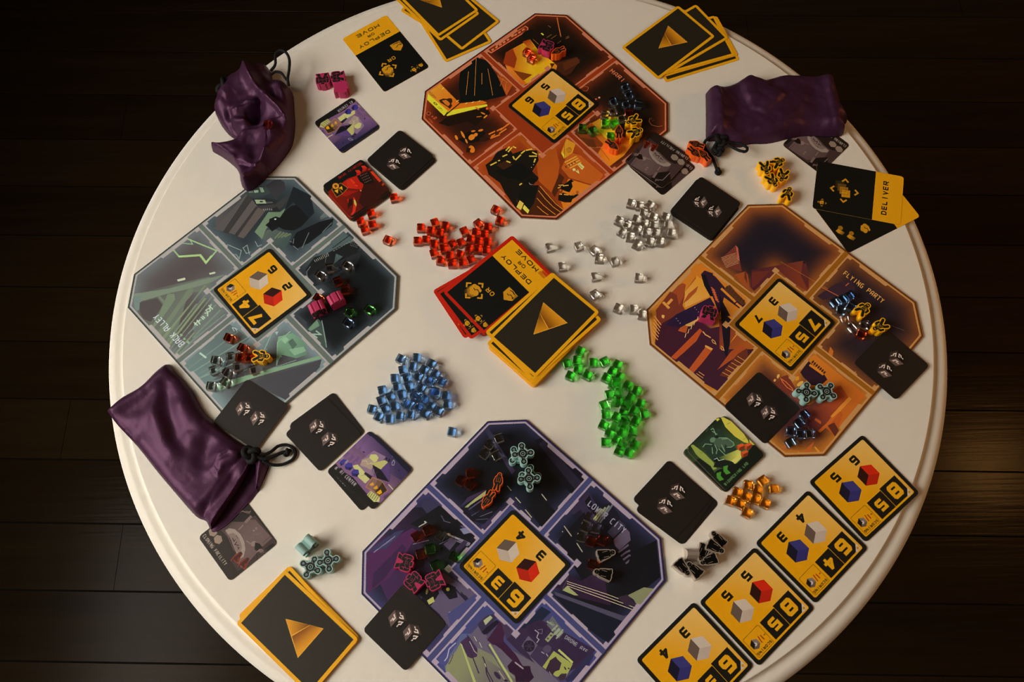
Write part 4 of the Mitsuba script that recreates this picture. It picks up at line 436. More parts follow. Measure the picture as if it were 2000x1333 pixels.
ART_LEFT = [  # print inks lightened: the grey gloss sheen is mixed into these colours
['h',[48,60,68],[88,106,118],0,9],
['g',[92,93,99],[65,78,83],[[10.2,91.6],[16.4,96.8],[59.2,101.7],[72,94.8],[62.4,94.2],[13.5,77.2]],[15.2,92.3],[60.5,97.5]],
['p',[96,95,99],[[7.2,89.1],[54.7,97.4],[57.3,90.6],[14.1,76.6]]],
['p',[63,64,67],[[11.6,79.8],[56.3,96.5],[57.9,88.5],[14.5,74.2]]],
['p',[100,97,99],[[15.1,75],[55.7,88.5],[54.7,78.8],[18.3,68.4]]],
['p',[63,62,66],[[18.2,69.1],[53.1,79.6],[56,74.7],[18.9,65]]],
['p',[102,97,97],[[19,65.5],[53.5,77.1],[57.3,69.1],[21.7,59.4]]],
['p',[63,78,80],[[54.7,97.4],[61.7,102],[75.2,91.7],[74.5,80.8],[68.1,82.8],[56,91.8]]],
['p',[61,64,71],[[75.2,91.7],[84.8,90.9],[90,87.3],[91.2,81.7],[86.9,74.3],[71.2,71],[73.2,80.6]]],
['p',[46,51,57],[[55.4,89.6],[66.8,79.7],[73.1,69.2],[68.7,67.8],[54.1,79.4]]],
['p',[65,67,71],[[53.5,78.6],[68.7,67.8],[84,67.1],[82,63.2],[69.3,60.1],[57.3,69.1]]],
['p',[46,47,52],[[57.9,68.5],[68,64.2],[66.4,58],[59.1,65.9]]],
['p',[167,193,163],[[56.9,86.6],[64.1,79.2],[63.3,76.7],[62.8,74.7],[55.3,81.6]]],
['p',[52,64,59],[[61.6,78.8],[61.3,78.7],[61,78.7],[60.6,78.8],[60.2,79],[59.7,79.4],[59.4,79.8],[59.1,80.3],[58.9,80.7],[58.9,81.1],[59,81.4],[59.3,81.5],[59.6,81.5],[60,81.4],[60.5,81.2],[60.9,80.8],[61.2,80.4],[61.5,79.9],[61.7,79.5],[61.7,79.1]]],
['p',[94,95,101],[[63.3,76.7],[67.9,72.6],[67.8,70.4],[62.8,74.7]]],
['p',[156,189,163],[[63,95.7],[66.5,93],[64.9,90.5],[61.7,93.1]]],
['p',[146,176,153],[[69.1,94.8],[71.5,92.1],[69.6,86.8],[66.9,88.5]]],
['l',[146,165,156],[[59.2,98.8],[58.2,96.6]],0.5],
['l',[146,165,156],[[59.9,98],[58.9,95.8]],0.5],
['l',[146,165,156],[[60.7,97.3],[59.7,95.1]],0.5],
['l',[146,165,156],[[61.5,96.5],[60.5,94.3]],0.5],
['l',[167,176,179],[[56.9,72.3],[56,70.1]],0.6],
['l',[167,176,179],[[58.3,70.9],[57.4,68.7]],0.6],
['l',[167,176,179],[[59.7,69.5],[58.8,67.4]],0.6],
['l',[167,176,179],[[61.1,68.2],[60.2,66]],0.6],
['l',[167,176,179],[[62.5,66.8],[61.5,64.6]],0.6],
['g',[125,154,130],[115,145,120],[[34.1,57.6],[57.9,65.7],[66.1,57.6],[72.1,57.3],[72.4,54.2],[61,52.7],[54.1,53.9],[43.5,51.8],[34.2,45.7]],[41,55.7],[66.1,59]],
['g',[94,110,106],[73,95,97],[[34.8,46.5],[44.1,51.2],[50.4,45],[59.1,29.4],[49.2,24.1],[37.4,20.6],[36.1,32.8]],[42.3,48.8],[46.7,26.5]],
['l',[117,136,111],[[43.5,37.9],[52.6,39.4]],1.6],
['l',[117,136,111],[[46.3,36],[54.6,36.6]],1.6],
['l',[117,136,111],[[49,34.1],[56.6,33.8]],1.6],
['l',[117,136,111],[[51.8,32.3],[58.5,30.9]],1.6],
['p',[25,30,34],[[46.3,56],[51.6,56.4],[53.5,58.7],[59.8,56.8],[62,52.5],[69.9,55.3],[78.8,55],[86.4,50.3],[82.4,31.6],[71.6,29.6],[62.9,31.3],[56.6,38.8],[54.7,44.9],[46.6,45.9],[47.2,50.9]]],
['p',[208,237,215],[[58.6,53.7],[58.4,53.6],[58.1,53.5],[57.8,53.5],[57.5,53.7],[57.2,53.9],[57,54.2],[56.9,54.5],[56.8,54.8],[56.8,55.1],[56.9,55.3],[57.1,55.5],[57.4,55.5],[57.7,55.5],[58,55.4],[58.3,55.1],[58.5,54.9],[58.6,54.5],[58.7,54.2],[58.7,53.9]]],
['p',[34,42,50],[[69.9,55.3],[82.6,56.9],[83.2,46.4],[82.4,31.6],[90,32.5],[100.5,50.7],[94.3,71.3],[82,63.2]]],
['p',[25,30,35],[[63.5,27.9],[87.4,21.1],[100,14.2],[93.6,9.3],[64.7,10.1],[52.9,13.5],[49.8,22.1]]],
['p',[109,128,134],[[89.9,24.1],[96.3,26.3],[100.1,22.6],[98.2,20.2]]],
['l',[125,145,141],[[89.9,22.7],[98.2,20.2]],0.6],
['l',[125,145,141],[[56,10.5],[72.2,19.3]],0.6],
['l',[125,145,141],[[51.6,18.9],[52.3,11.4]],0.6],
['l',[125,145,141],[[81.6,10],[95.5,11.6]],0.6],
['l',[125,145,141],[[52.9,20.4],[57.2,24.4]],0.6],
['l',[125,145,141],[[52.3,25.1],[53.5,22.5]],0.6],
['l',[156,184,179],[[5.3,70.1],[3.9,64.7],[6.3,65],[12,50.5],[4.8,44.7],[5.6,50.6],[-2.1,56.9]],0.7],
['l',[156,184,179],[[15.1,52.2],[13.3,44.4],[17.6,42.9]],0.7],
['l',[156,184,179],[[14.5,51.5],[19.7,51.1],[14.9,41.5]],0.7],
['l',[156,184,179],[[28,49.1],[26.2,42.6],[30.5,41.1]],0.7],
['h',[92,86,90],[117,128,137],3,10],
['g',[98,101,101],[117,132,125],[[-90.5,85.8],[-52.6,64.4],[-27.6,49.5],[-33.8,37.8],[-53.5,49.3],[-94.4,17.9],[-111.4,14.9],[-98.9,68.7]],[-91.6,77.3],[-76.9,31.4]],
['p',[131,152,139],[[-91.3,86.6],[-63.4,67.1],[-39.3,54.6],[-15.7,41],[-29.6,43.4],[-44.9,50.5],[-68.3,63.9],[-90.7,74.9],[-99.1,73.7]]],
['p',[121,147,146],[[-92.6,84.7],[-86.7,78.8],[-97.1,68.6],[-100.4,70.2]]],
['p',[127,149,130],[[-67.6,63.2],[-63.1,58.8],[-65.8,53.5],[-84.6,46.8],[-98.4,43.3],[-99.2,45.6],[-85.5,52.4]]],
['p',[123,141,125],[[-50.1,53.9],[-46.4,50.3],[-50.6,46.4],[-68.9,42.3],[-82.8,37.2],[-100.6,31.6],[-100.2,37.3],[-74.6,44.8]]],
['p',[123,141,130],[[-76.3,68.6],[-74.1,67.3],[-74.1,57.7],[-76.9,57.3]]],
['p',[88,84,87],[[-97.1,68.6],[-92.1,74.7],[-77.7,66.8],[-78,57.6],[-84.2,54.2],[-96.6,50.9],[-99.8,58.7]]],
['l',[131,154,130],[[-103.1,26.4],[-36.1,45]],1.6],
['l',[125,152,141],[[-102.8,21.6],[-36,38.4]],0.9],
['l',[140,163,132],[[-102.7,18.4],[-44.4,34]],2.2],
['l',[131,154,130],[[-101.8,14.5],[-35.8,31.8]],1.2],
['l',[125,152,141],[[-100.9,10.7],[-37,25.1]],0.8],
['l',[140,163,132],[[-99.4,7.7],[-39,19.1]],1.6],
['l',[131,154,130],[[-98.1,23],[-53.8,35.3]],1.2],
['l',[125,152,141],[[-97.9,4.7],[-40.2,12.4]],2],
['l',[140,163,132],[[-98.4,29.5],[-61.7,38.3]],1],
['p',[117,132,134],[[-71.5,18.3],[-38.5,28.2],[-39.4,10.1],[-46.5,9.2],[-75.9,5.7]]],
['l',[129,156,146],[[-78.4,15.9],[-41.2,21.3]],1.5],
['l',[129,156,146],[[-78.1,9.4],[-41.7,13.9]],1.5],
['l',[129,156,146],[[-82.2,7.4],[-41.5,7.4]],1.5],
['l',[156,195,167],[[-26.3,100.1],[-18.1,89.9],[-16.9,95.9]],1],
['l',[167,208,160],[[-18.7,99.8],[-5.5,67.4],[-21,64.2],[-20,74.8],[-35.8,88.2],[-35.3,98.2]],1.5],
['l',[183,226,156],[[-35.8,88.2],[-20,74.8],[-21,64.2],[-12.2,66.3]],2.2],
['p',[212,234,210],[[-52.2,69.3],[-45.3,65.6],[-46.3,63.4],[-52.7,66.9]]],
['p',[208,230,210],[[-25.8,53.1],[-20.7,50.3],[-21.1,48.4],[-26.2,51]]],
['t',[214,232,245],'BACK ALLEY',[-89.4,10.2],[-89.8,53.1],6.4,0.13],
['l',[204,234,210],[[-67.6,21.5],[-66.8,16.1]],1],
['l',[204,234,210],[[-64.5,20],[-68.8,18.8]],1],
['l',[204,234,210],[[-63.9,21.7],[-64.6,15.4]],1],
['l',[204,234,210],[[-61.5,19.4],[-64.6,19.3]],1],
['l',[204,234,210],[[-59.3,21.1],[-59.1,17]],1],
['l',[204,234,210],[[-57.7,21.1],[-57.5,17.3]],1],
['l',[204,234,210],[[-54.6,21.9],[-52.2,20.3],[-54.4,17]],1],
['l',[204,234,210],[[-51.6,23.7],[-47.7,22.9],[-49.3,19.9],[-51.9,21.1],[-51.6,23.7]],0.9],
['l',[204,234,210],[[-46.7,25.9],[-46.5,19.4]],1],
['l',[204,234,210],[[-44.2,25],[-48,22.5]],1],
['l',[156,193,167],[[-84.1,20.8],[-83.7,18]],1.8],
['l',[156,193,167],[[-84.6,15.1],[-83.6,13]],1.8],
['l',[156,193,167],[[-83.8,10.2],[-83.5,6.9]],1.8],
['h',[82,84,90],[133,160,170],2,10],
['g',[117,145,149],[100,119,123],[[-101.4,-6.3],[-44.5,-3.6],[-40.2,-28.6],[-58.8,-30.6],[-105.3,-42],[-106.9,-33.1]],[-99.7,-18],[-49.7,-24.3]],
['l',[136,171,165],[[-99.7,-18],[-39,-27.1]],1],
['l',[127,154,151],[[-100.7,-22],[-36.3,-40.1]],0.7],
['l',[136,171,165],[[-101.6,-26],[-34.8,-49.2]],1.4],
['l',[127,154,151],[[-100,-12.7],[-42.9,-15.6]],1.2],
['l',[136,171,165],[[-103.5,-34.1],[-29.7,-64.4]],0.8],
['l',[127,154,151],[[-103.7,-39.9],[-22.4,-76.7]],1],
['l',[136,171,165],[[-106.6,-27.2],[-55.3,-31.5]],0.7],
['p',[138,180,153],[[-93.9,-43.4],[-89.4,-43],[-0.8,-90.3],[-2.7,-93],[-62.3,-62.3],[-91.3,-50.9]]],
['p',[77,80,90],[[-64.5,-65.1],[-4.9,-92.6],[-11.3,-97.6],[-52.8,-103.5],[-63,-73.9]]],
['g',[133,184,156],[109,152,132],[[-19.6,-46.3],[-7.5,-53.1],[-4.8,-68.6],[-11.7,-79.6],[-21.2,-75.3],[-28.6,-63],[-39,-67.8],[-28.5,-55.4]],[-20.6,-50.4],[-14.1,-77.2]],
['p',[156,208,179],[[-19.7,-51.4],[-14.7,-51.1],[-14,-55.7],[-19.3,-56.8]]],
['p',[146,195,167],[[-20.3,-63.5],[-8.9,-70.9],[-10,-76.2],[-20.7,-72]]],
['p',[90,123,111],[[-16.3,-57.2],[-11,-57.4],[-12,-65.3],[-17.9,-65.9]]],
['l',[156,202,174],[[-38.7,-68.1],[-23.5,-50.2],[-7.6,-50.4]],0.9],
['l',[146,186,179],[[-38.4,-48.2],[-20.6,-38.9]],1.2],
['p',[177,208,210],[[-18.9,-40.6],[-15.8,-42.3],[-19.6,-44.2]]],
['l',[187,226,215],[[-82.4,-7.4],[-81,-15.8]],1.7],
['l',[198,219,233],[[-43.1,-10.2],[-43.9,-14.6]],0.6],
['l',[198,219,233],[[-45,-8.8],[-45.8,-13.2]],0.6],
['l',[198,219,233],[[-44.8,-8],[-42.3,-13.6]],0.6],
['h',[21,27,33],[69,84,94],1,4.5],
['g',[88,110,116],[52,62,71],[[35.7,-1.3],[96.6,-2.8],[99,-20.7],[83.6,-25],[47,-24.7],[38.3,-13.4]],[68.4,-4.5],[48.3,-17.8]],
['p',[32,36,41],[[43.3,-10.1],[58.3,-5.7],[69.7,-11.3],[83.7,-14],[99,-20.7],[96.3,-29.2],[81,-30.8],[76,-17.6],[68.4,-23.9],[55.8,-22.5],[40.8,-18.6]]],
['l',[177,186,179],[[56.4,-7.9],[56,-10.6]],0.5],
['l',[177,186,179],[[58.2,-8.3],[57.7,-11.1]],0.5],
['l',[177,186,179],[[59.9,-8.7],[59.3,-11.6]],0.5],
['l',[177,186,179],[[61.7,-9],[61,-12.1]],0.5],
['l',[177,186,179],[[63.5,-9.4],[62.6,-12.7]],0.5],
['l',[177,186,179],[[65.3,-9.7],[64.2,-13.2]],0.5],
['l',[177,186,179],[[67,-10.1],[65.9,-13.7]],0.5],
['l',[177,186,179],[[68.8,-10.5],[67.5,-14.2]],0.5],
['l',[177,186,179],[[70.6,-10.8],[69.2,-14.7]],0.5],
['l',[156,165,163],[[76,-13.4],[77.7,-14.2]],0.6],
['l',[156,165,163],[[78.8,-13.9],[80.5,-14.7]],0.6],
['l',[156,165,163],[[81.6,-14.5],[83.3,-15.3]],0.6],
['l',[156,165,163],[[84.4,-15],[86.1,-15.8]],0.6],
['l',[156,165,163],[[87.2,-15.5],[88.9,-16.3]],0.6],
['l',[156,165,163],[[90,-16.1],[91.7,-16.9]],0.6],
['l',[156,165,163],[[92.9,-16.6],[94.5,-17.4]],0.6],
['l',[156,165,163],[[95.7,-17.1],[97.3,-17.9]],0.6],
['l',[156,171,167],[[97.1,-17.4],[97.2,-18.1]],0.6],
['l',[156,171,167],[[95.4,-18.3],[95.5,-19]],0.6],
['l',[156,171,167],[[93.7,-19.1],[93.8,-19.8]],0.6],
['l',[156,171,167],[[92.1,-20],[92.2,-20.7]],0.6],
['l',[156,171,167],[[97.8,-19],[98,-19.7]],0.6],
['l',[156,171,167],[[96.2,-19.9],[96.3,-20.5]],0.6],
['l',[156,171,167],[[94.5,-20.7],[94.6,-21.4]],0.6],
['l',[156,171,167],[[92.8,-21.6],[92.9,-22.3]],0.6],
['l',[156,171,167],[[98.6,-20.6],[98.7,-21.3]],0.6],
['l',[156,171,167],[[96.9,-21.4],[97,-22.1]],0.6],
['l',[156,171,167],[[95.2,-22.3],[95.4,-23]],0.6],
['l',[156,171,167],[[93.6,-23.2],[93.7,-23.9]],0.6],
['l',[156,171,167],[[99.3,-22.2],[99.5,-22.8]],0.6],
['l',[156,171,167],[[97.7,-23],[97.8,-23.7]],0.6],
['l',[156,171,167],[[96,-23.9],[96.1,-24.6]],0.6],
['l',[156,171,167],[[94.3,-24.8],[94.4,-25.4]],0.6],
['l',[156,171,167],[[100.1,-23.7],[100.2,-24.4]],0.6],
['l',[156,171,167],[[98.4,-24.6],[98.5,-25.3]],0.6],
['l',[156,171,167],[[96.7,-25.5],[96.8,-26.2]],0.6],
['l',[156,171,167],[[95.1,-26.3],[95.2,-27]],0.6],
['l',[156,165,167],[[49.5,-10.8],[43,-12.6],[39.8,-17.6],[42.4,-21.5]],0.4],
['l',[115,121,125],[[69.7,-11.3],[62.1,-17.7]],0.4],
['l',[42,56,61],[[77.3,-10.5],[99.7,-11.6]],1],
['l',[63,80,85],[[79.9,-1.9],[79.9,-10.2]],0.4],
['p',[42,48,55],[[39.6,-17.3],[81,-28.1],[97.5,-33.2],[84.7,-40],[53.3,-36.3],[24.8,-24.4],[24.7,-16.2]]],
['p',[73,93,90],[[7,-59.6],[19,-58.5],[19.1,-66.4],[9.7,-82.9],[5,-85.9],[0,-73.4]]],
['p',[117,156,134],[[5.2,-60.4],[17.8,-58.6],[15.5,-65.4],[5.8,-63.6]]],
['t',[175,208,200],'N',[5,-70.5],[10.7,-69.8],7.5,0.16],
['l',[156,182,179],[[20.5,-62.5],[6,-86.9]],0.7],
['l',[115,143,137],[[3.1,-76.3],[-1,-80]],0.7],
['p',[63,73,83],[[7.9,-39.6],[9.3,-54.1],[4.5,-57.2],[4.3,-41.3]]]]
ART_RIGHT = [
['h',[33,31,46],[167,96,43],0,8],
['p',[134,65,52],[[9.1,83.3],[17.9,85.2],[28,84.3],[34.2,84.2],[33.7,80.8],[24.6,71.7],[15.5,62.1],[9.5,74.9]]],
['p',[210,115,97],[[34.2,84.2],[33.7,80.8],[22.8,70.3],[23,73.4]]],
['l',[226,175,127],[[13.5,86.1],[27.5,78.9]],0.45],
['l',[226,175,127],[[12.9,84.8],[26.7,77.8]],0.45],
['l',[226,175,127],[[12.2,83.5],[25.9,76.7]],0.45],
['l',[226,175,127],[[11.6,82.3],[25.2,75.6]],0.45],
['l',[226,175,127],[[11,81],[24.4,74.5]],0.45],
['l',[226,175,127],[[10.3,79.8],[23.6,73.4]],0.45],
['l',[226,175,127],[[9.7,78.5],[22.8,72.3]],0.45],
['l',[226,175,127],[[9,77.3],[22,71.2]],0.45],
['l',[226,175,127],[[8.4,76],[21.2,70.1]],0.45],
['p',[179,91,43],[[8.2,65.1],[18.5,59.5],[16.9,55.8],[5.3,44.4],[5.1,54.1]]],
['p',[116,57,43],[[17.5,59.9],[18.8,59.2],[8.9,50.1],[11.9,56.4]]],
['g',[90,41,55],[144,68,43],[[23.3,56.3],[65.5,26.1],[66.9,23.4],[54.9,10.5],[42.3,1.9],[39,21.1],[40.7,32.1],[40.6,36.9],[7.2,40.9],[8.2,46.1]],[30.7,49.1],[44,12.7]],
['p',[104,49,52],[[65.5,26.1],[66.9,23.4],[56.4,12.1],[43.6,3.7],[51,17.9]]],
['p',[120,54,46],[[22.2,54.9],[35.2,42.7],[12.8,42.8],[8.1,44.6]]],
['p',[50,36,43],[[66.1,22.6],[65.7,22.4],[65.3,22.4],[64.8,22.4],[64.3,22.6],[63.9,23],[63.7,23.4],[63.5,23.8],[63.5,24.2],[63.6,24.6],[63.9,24.9],[64.3,25.1],[64.8,25.2],[65.2,25.1],[65.7,24.9],[66.1,24.5],[66.4,24.1],[66.5,23.7],[66.5,23.3],[66.4,22.9]]],
['l',[203,123,52],[[49.9,41.4],[56,-0.2]],0.4],
['l',[226,149,67],[[56,-0.2],[58.4,-15.2]],0.4],
['h',[54,28,58],[226,149,49],3,9],
['g',[233,141,43],[226,149,52],[[-2.9,99.3],[2.2,39.9],[-32.4,29.7],[-32,46.5],[-53.8,76.7],[-70,97.4],[-47.9,98.5]],[-4,91.3],[-56.8,79.9]],
['g',[247,170,46],[245,191,97],[[-51.9,78.2],[-25.9,68.1],[-17,78.1],[-17.8,91.6],[-38.8,88.9]],[-13.7,83.5],[-47.8,77.3]],
['p',[134,62,46],[[-72.6,96.7],[-46.9,99.3],[-34.4,96.7],[-34.1,92.7],[-40.7,87.3],[-51.6,81.3],[-54,75.1],[-68.7,78.6],[-80.1,80.4],[-84.6,85.2]]],
['p',[179,86,46],[[-47.9,98.5],[-33.2,96.3],[-32.3,92.7],[-43.3,86.6],[-53.8,83.7],[-46.9,92.2]]],
['p',[203,107,46],[[-38.8,88.9],[-17.8,91.6],[-21.1,89.7],[-37.1,88.8]]],
['p',[191,96,46],[[-49.3,82.4],[-38.4,84.9],[-25.3,83.4],[-31.2,80.8],[-44.8,81.1]]],
['g',[73,33,55],[71,36,58],[[-84.6,85.2],[-53.8,76.7],[-52.1,47.2],[-16.3,22.9],[-40.6,4.3],[-95.6,1.9],[-102.5,37],[-100.4,74.8]],[-74.2,74.1],[-68.8,17.6]],
['g',[132,52,49],[191,102,43],[[-38.8,46.8],[-14.4,24.4],[-39.8,3.6],[-52.4,16.9],[-62.7,27.9]],[-41,42.2],[-38,11.7]],
['p',[47,31,67],[[-78.5,80.4],[-63.5,80],[-26.9,67.3],[-30.5,58.9],[-43.1,60],[-70.6,68.6]]],
['p',[203,102,49],[[-70.8,68.4],[-48.9,61],[-53.1,60.3],[-63,62.2],[-63.5,64.5],[-71.4,60.9],[-74.8,67.9]]],
['p',[245,194,112],[[-65.8,66.9],[-50.4,61.2],[-55.1,61.6],[-63.2,62],[-65.2,64.6]]],
['p',[54,33,58],[[-13.8,89.1],[-8.2,89.3],[-5.2,81.8],[-9.6,61.3],[-9.4,36.4],[-17,37.5],[-17.8,57.7],[-35,49.7],[-24.4,66.5],[-21.2,79]]],
['p',[24,24,37],[[-14.4,87.9],[-10.8,85.9],[-24.1,66.1],[-25.9,68.1],[-21.2,79]]],
['p',[28,25,40],[[-18,63.2],[-21.2,57.8],[-29.4,40.3],[-52.4,23.7],[-63.8,18.1],[-63,21.5],[-42.8,40.8],[-30.5,51.9]]],
['l',[226,110,67],[[-17.9,73.4],[-18.3,68.5]],1.3],
['l',[226,110,67],[[-19.3,71.3],[-19.7,66.4]],1.3],
['l',[226,110,67],[[-20.7,69.2],[-21.1,64.4]],1.3],
['l',[226,110,67],[[-22,67.1],[-22.5,62.3]],1.3],
['l',[226,110,67],[[-23.4,65],[-23.9,60.2]],1.3],
['l',[226,110,67],[[-24.8,63],[-25.2,58.2]],1.3],
['l',[245,157,52],[[-12.3,65.6],[-14.1,46.7]],2.4],
['l',[245,157,52],[[-14.7,45.5],[-14.8,37.8]],2.2],
['l',[243,149,52],[[-5.8,80.6],[-4.9,70.7]],1.4],
['p',[101,62,40],[[-11.1,63],[-3.5,61.9],[-5.5,53.4],[-6.7,44.1],[-8.3,38.7],[-12.5,39.7],[-12.2,48.2]]],
['p',[85,54,40],[[-7.6,61],[-8.2,60.9],[-8.8,61],[-9.3,61.1],[-9.6,61.4],[-9.7,61.7],[-9.7,62],[-9.5,62.4],[-9.1,62.7],[-8.6,63],[-8,63.2],[-7.4,63.2],[-6.8,63.2],[-6.3,63],[-6,62.8],[-5.9,62.5],[-5.9,62.1],[-6.1,61.8],[-6.5,61.4],[-7,61.2]]],
['p',[85,54,40],[[-7.7,57.6],[-8.3,57.5],[-8.9,57.5],[-9.4,57.7],[-9.7,57.9],[-9.8,58.2],[-9.8,58.6],[-9.6,58.9],[-9.2,59.3],[-8.7,59.5],[-8.1,59.7],[-7.5,59.8],[-6.9,59.7],[-6.4,59.6],[-6.1,59.3],[-6,59],[-6,58.7],[-6.2,58.3],[-6.6,58],[-7.1,57.7]]],
['p',[85,54,40],[[-7.8,54.1],[-8.4,54.1],[-9,54.1],[-9.5,54.2],[-9.8,54.5],[-9.9,54.8],[-9.9,55.1],[-9.7,55.5],[-9.3,55.8],[-8.8,56.1],[-8.2,56.3],[-7.6,56.3],[-7,56.3],[-6.5,56.1],[-6.2,55.9],[-6.1,55.6],[-6.1,55.2],[-6.3,54.9],[-6.7,54.6],[-7.2,54.3]]],
['p',[85,54,40],[[-7.9,50.7],[-8.5,50.6],[-9.1,50.7],[-9.6,50.8],[-9.9,51.1],[-10.1,51.4],[-10,51.7],[-9.8,52.1],[-9.4,52.4],[-8.9,52.7],[-8.3,52.8],[-7.7,52.9],[-7.1,52.9],[-6.7,52.7],[-6.3,52.5],[-6.2,52.2],[-6.2,51.8],[-6.4,51.5],[-6.8,51.1],[-7.4,50.9]]],
['p',[85,54,40],[[-8,47.3],[-8.7,47.2],[-9.2,47.2],[-9.7,47.4],[-10,47.6],[-10.2,48],[-10.1,48.3],[-9.9,48.7],[-9.5,49],[-9,49.2],[-8.4,49.4],[-7.8,49.5],[-7.2,49.4],[-6.8,49.3],[-6.4,49],[-6.3,48.7],[-6.3,48.4],[-6.6,48],[-6.9,47.7],[-7.5,47.4]]],
['p',[85,54,40],[[-8.2,43.9],[-8.8,43.8],[-9.3,43.8],[-9.8,44],[-10.1,44.2],[-10.3,44.5],[-10.2,44.9],[-10,45.2],[-9.6,45.6],[-9.1,45.8],[-8.5,46],[-7.9,46.1],[-7.3,46],[-6.9,45.9],[-6.5,45.6],[-6.4,45.3],[-6.4,45],[-6.7,44.6],[-7.1,44.3],[-7.6,44]]],
['p',[85,54,40],[[-8.3,40.5],[-8.9,40.4],[-9.4,40.4],[-9.9,40.6],[-10.2,40.8],[-10.4,41.1],[-10.3,41.5],[-10.1,41.8],[-9.7,42.2],[-9.2,42.4],[-8.6,42.6],[-8,42.6],[-7.4,42.6],[-7,42.5],[-6.7,42.2],[-6.5,41.9],[-6.5,41.6],[-6.8,41.2],[-7.2,40.9],[-7.7,40.6]]],
['p',[210,94,46],[[-99.9,55.7],[-58.8,54.4],[-59.2,51.3],[-71.1,48.7],[-88.2,50],[-98.7,51.1]]],
['p',[210,99,49],[[-98.6,36.1],[-81.3,37.7],[-69.7,38.7],[-67.6,32.2],[-82.9,31],[-98.3,30.8]]],
['p',[247,181,91],[[-68.2,40.2],[-66.3,32.5],[-68.9,32.5],[-70.2,39.2]]],
['p',[191,91,46],[[-80.3,16.6],[-57.1,18.6],[-45,15.8],[-45.7,9.8],[-56.3,11.1],[-66.7,13.8]]],
['p',[116,57,43],[[-54.5,12.5],[-44.1,9.8],[-49.7,4],[-61.6,1.6],[-77.8,2.4],[-83.3,11.6]]],
['l',[247,215,141],[[-75.8,58.7],[-71.3,60.8]],0.7],
['l',[247,215,141],[[-70.6,59.4],[-66.1,61.4]],0.7],
['l',[247,215,141],[[-65.4,60],[-60.8,62]],0.7],
['l',[247,215,141],[[-60.1,60.6],[-55.6,62.6]],0.7],
['l',[247,215,141],[[-54.9,61.2],[-50.3,63.2]],0.7],
['l',[245,175,97],[[-78.8,11.7],[-76.9,3.1]],0.6],
['l',[245,175,97],[[-74.4,11.7],[-72.7,3.2]],0.6],
['l',[245,175,97],[[-70,11.6],[-68.4,3.3]],0.6],
['l',[245,175,97],[[-65.6,11.6],[-64.1,3.4]],0.6],
['l',[245,175,97],[[-61.2,11.5],[-59.9,3.5]],0.6],
['l',[245,175,97],[[-56.7,11.5],[-55.6,3.6]],0.6],
['l',[247,228,186],[[-45.4,71.5],[-45.3,71.1]],1],
['l',[247,228,186],[[-45.8,69],[-45.8,68.7]],1],
['l',[247,228,186],[[-46.6,66.2],[-46.5,65.8]],1],
['l',[247,228,186],[[-66,77.1],[-66,76.7]],1],
['l',[247,228,186],[[-66.8,74.5],[-66.8,74.1]],1],
['l',[247,228,186],[[-67.3,71.6],[-67.3,71.1]],1],
['l',[247,188,112],[[-59.3,50.5],[-60.2,46.4],[-59.6,44.1],[-59.1,41]],1.2],
['l',[247,188,112],[[-59.4,38.7],[-59.3,36.1],[-60.8,33.5],[-61.7,36.2],[-60.7,38.4],[-59.4,38.7]],0.7],
['l',[247,188,112],[[-59.1,29.1],[-59,26.4],[-60.6,24],[-61.7,25.9],[-60.4,28]],0.7],
['l',[245,178,82],[[-61.6,97.2],[-62.5,88.6]],2.6],
['l',[245,178,82],[[-53.2,92.7],[-60.4,92.5]],2.6],
['p',[247,202,112],[[-72.5,89.6],[-71.1,87.2],[-74.2,85.4],[-74.9,87.9]]],
['l',[245,175,97],[[-78.3,94],[-81.1,83.2]],0.9],
['l',[245,175,97],[[-81.3,92.1],[-83.9,81.7]],0.9],
['l',[245,175,97],[[-84.3,90.1],[-86.7,80.2]],0.9],
['l',[245,175,97],[[-87.3,88.1],[-89.5,78.7]],0.9],
['l',[245,175,97],[[-90.4,86.2],[-92.2,77.3]],0.9],
['l',[245,175,97],[[-93.4,84.2],[-95,75.8]],0.9],
['l',[245,175,97],[[-96.1,28.5],[-95.3,21]],0.7],
['l',[245,175,97],[[-93.3,28],[-92.8,21.7]],0.7],
['p',[243,157,61],[[-51.5,24.4],[-38.7,26.1],[-38.9,24.6],[-49.8,24.3]]],
['p',[245,162,52],[[-31.2,43],[-29.2,41.8],[-29.8,37.2],[-31.3,38.8]]],
['h',[78,41,46],[210,131,49],2,8],
['g',[233,141,46],[219,120,43],[[-11.8,-38.9],[-6.1,-40.2],[-6.4,-97.4],[-45.9,-97.7],[-56.7,-89.5],[-44.7,-70.1],[-54.4,-61]],[-11.6,-46.1],[-24.6,-91.5]],
['g',[85,39,52],[196,91,46],[[-65.7,-61.2],[-48.7,-65.9],[-14.3,-75.3],[-19.5,-87.9],[-45.7,-86.9],[-63.7,-87.5],[-63.6,-76.7]],[-61.2,-66],[-25.6,-81.5]],
['p',[50,31,49],[[-29.5,-40.8],[-15.4,-39.7],[-15.6,-45.3],[-16.2,-58.5],[-18.2,-63.2],[-24.2,-62.5],[-29.6,-59.1],[-32.6,-55.9],[-31.3,-45.8]]],
['l',[245,152,46],[[-17.5,-42.6],[-16.5,-57.9]],2.6],
['p',[73,46,37],[[-13.2,-44],[-13.8,-44],[-14.2,-43.9],[-14.6,-43.7],[-14.8,-43.4],[-14.9,-43.2],[-14.8,-42.9],[-14.5,-42.7],[-14.2,-42.5],[-13.7,-42.3],[-13.2,-42.3],[-12.7,-42.3],[-12.2,-42.4],[-11.9,-42.6],[-11.6,-42.9],[-11.6,-43.1],[-11.7,-43.4],[-11.9,-43.6],[-12.3,-43.8],[-12.7,-44]]],
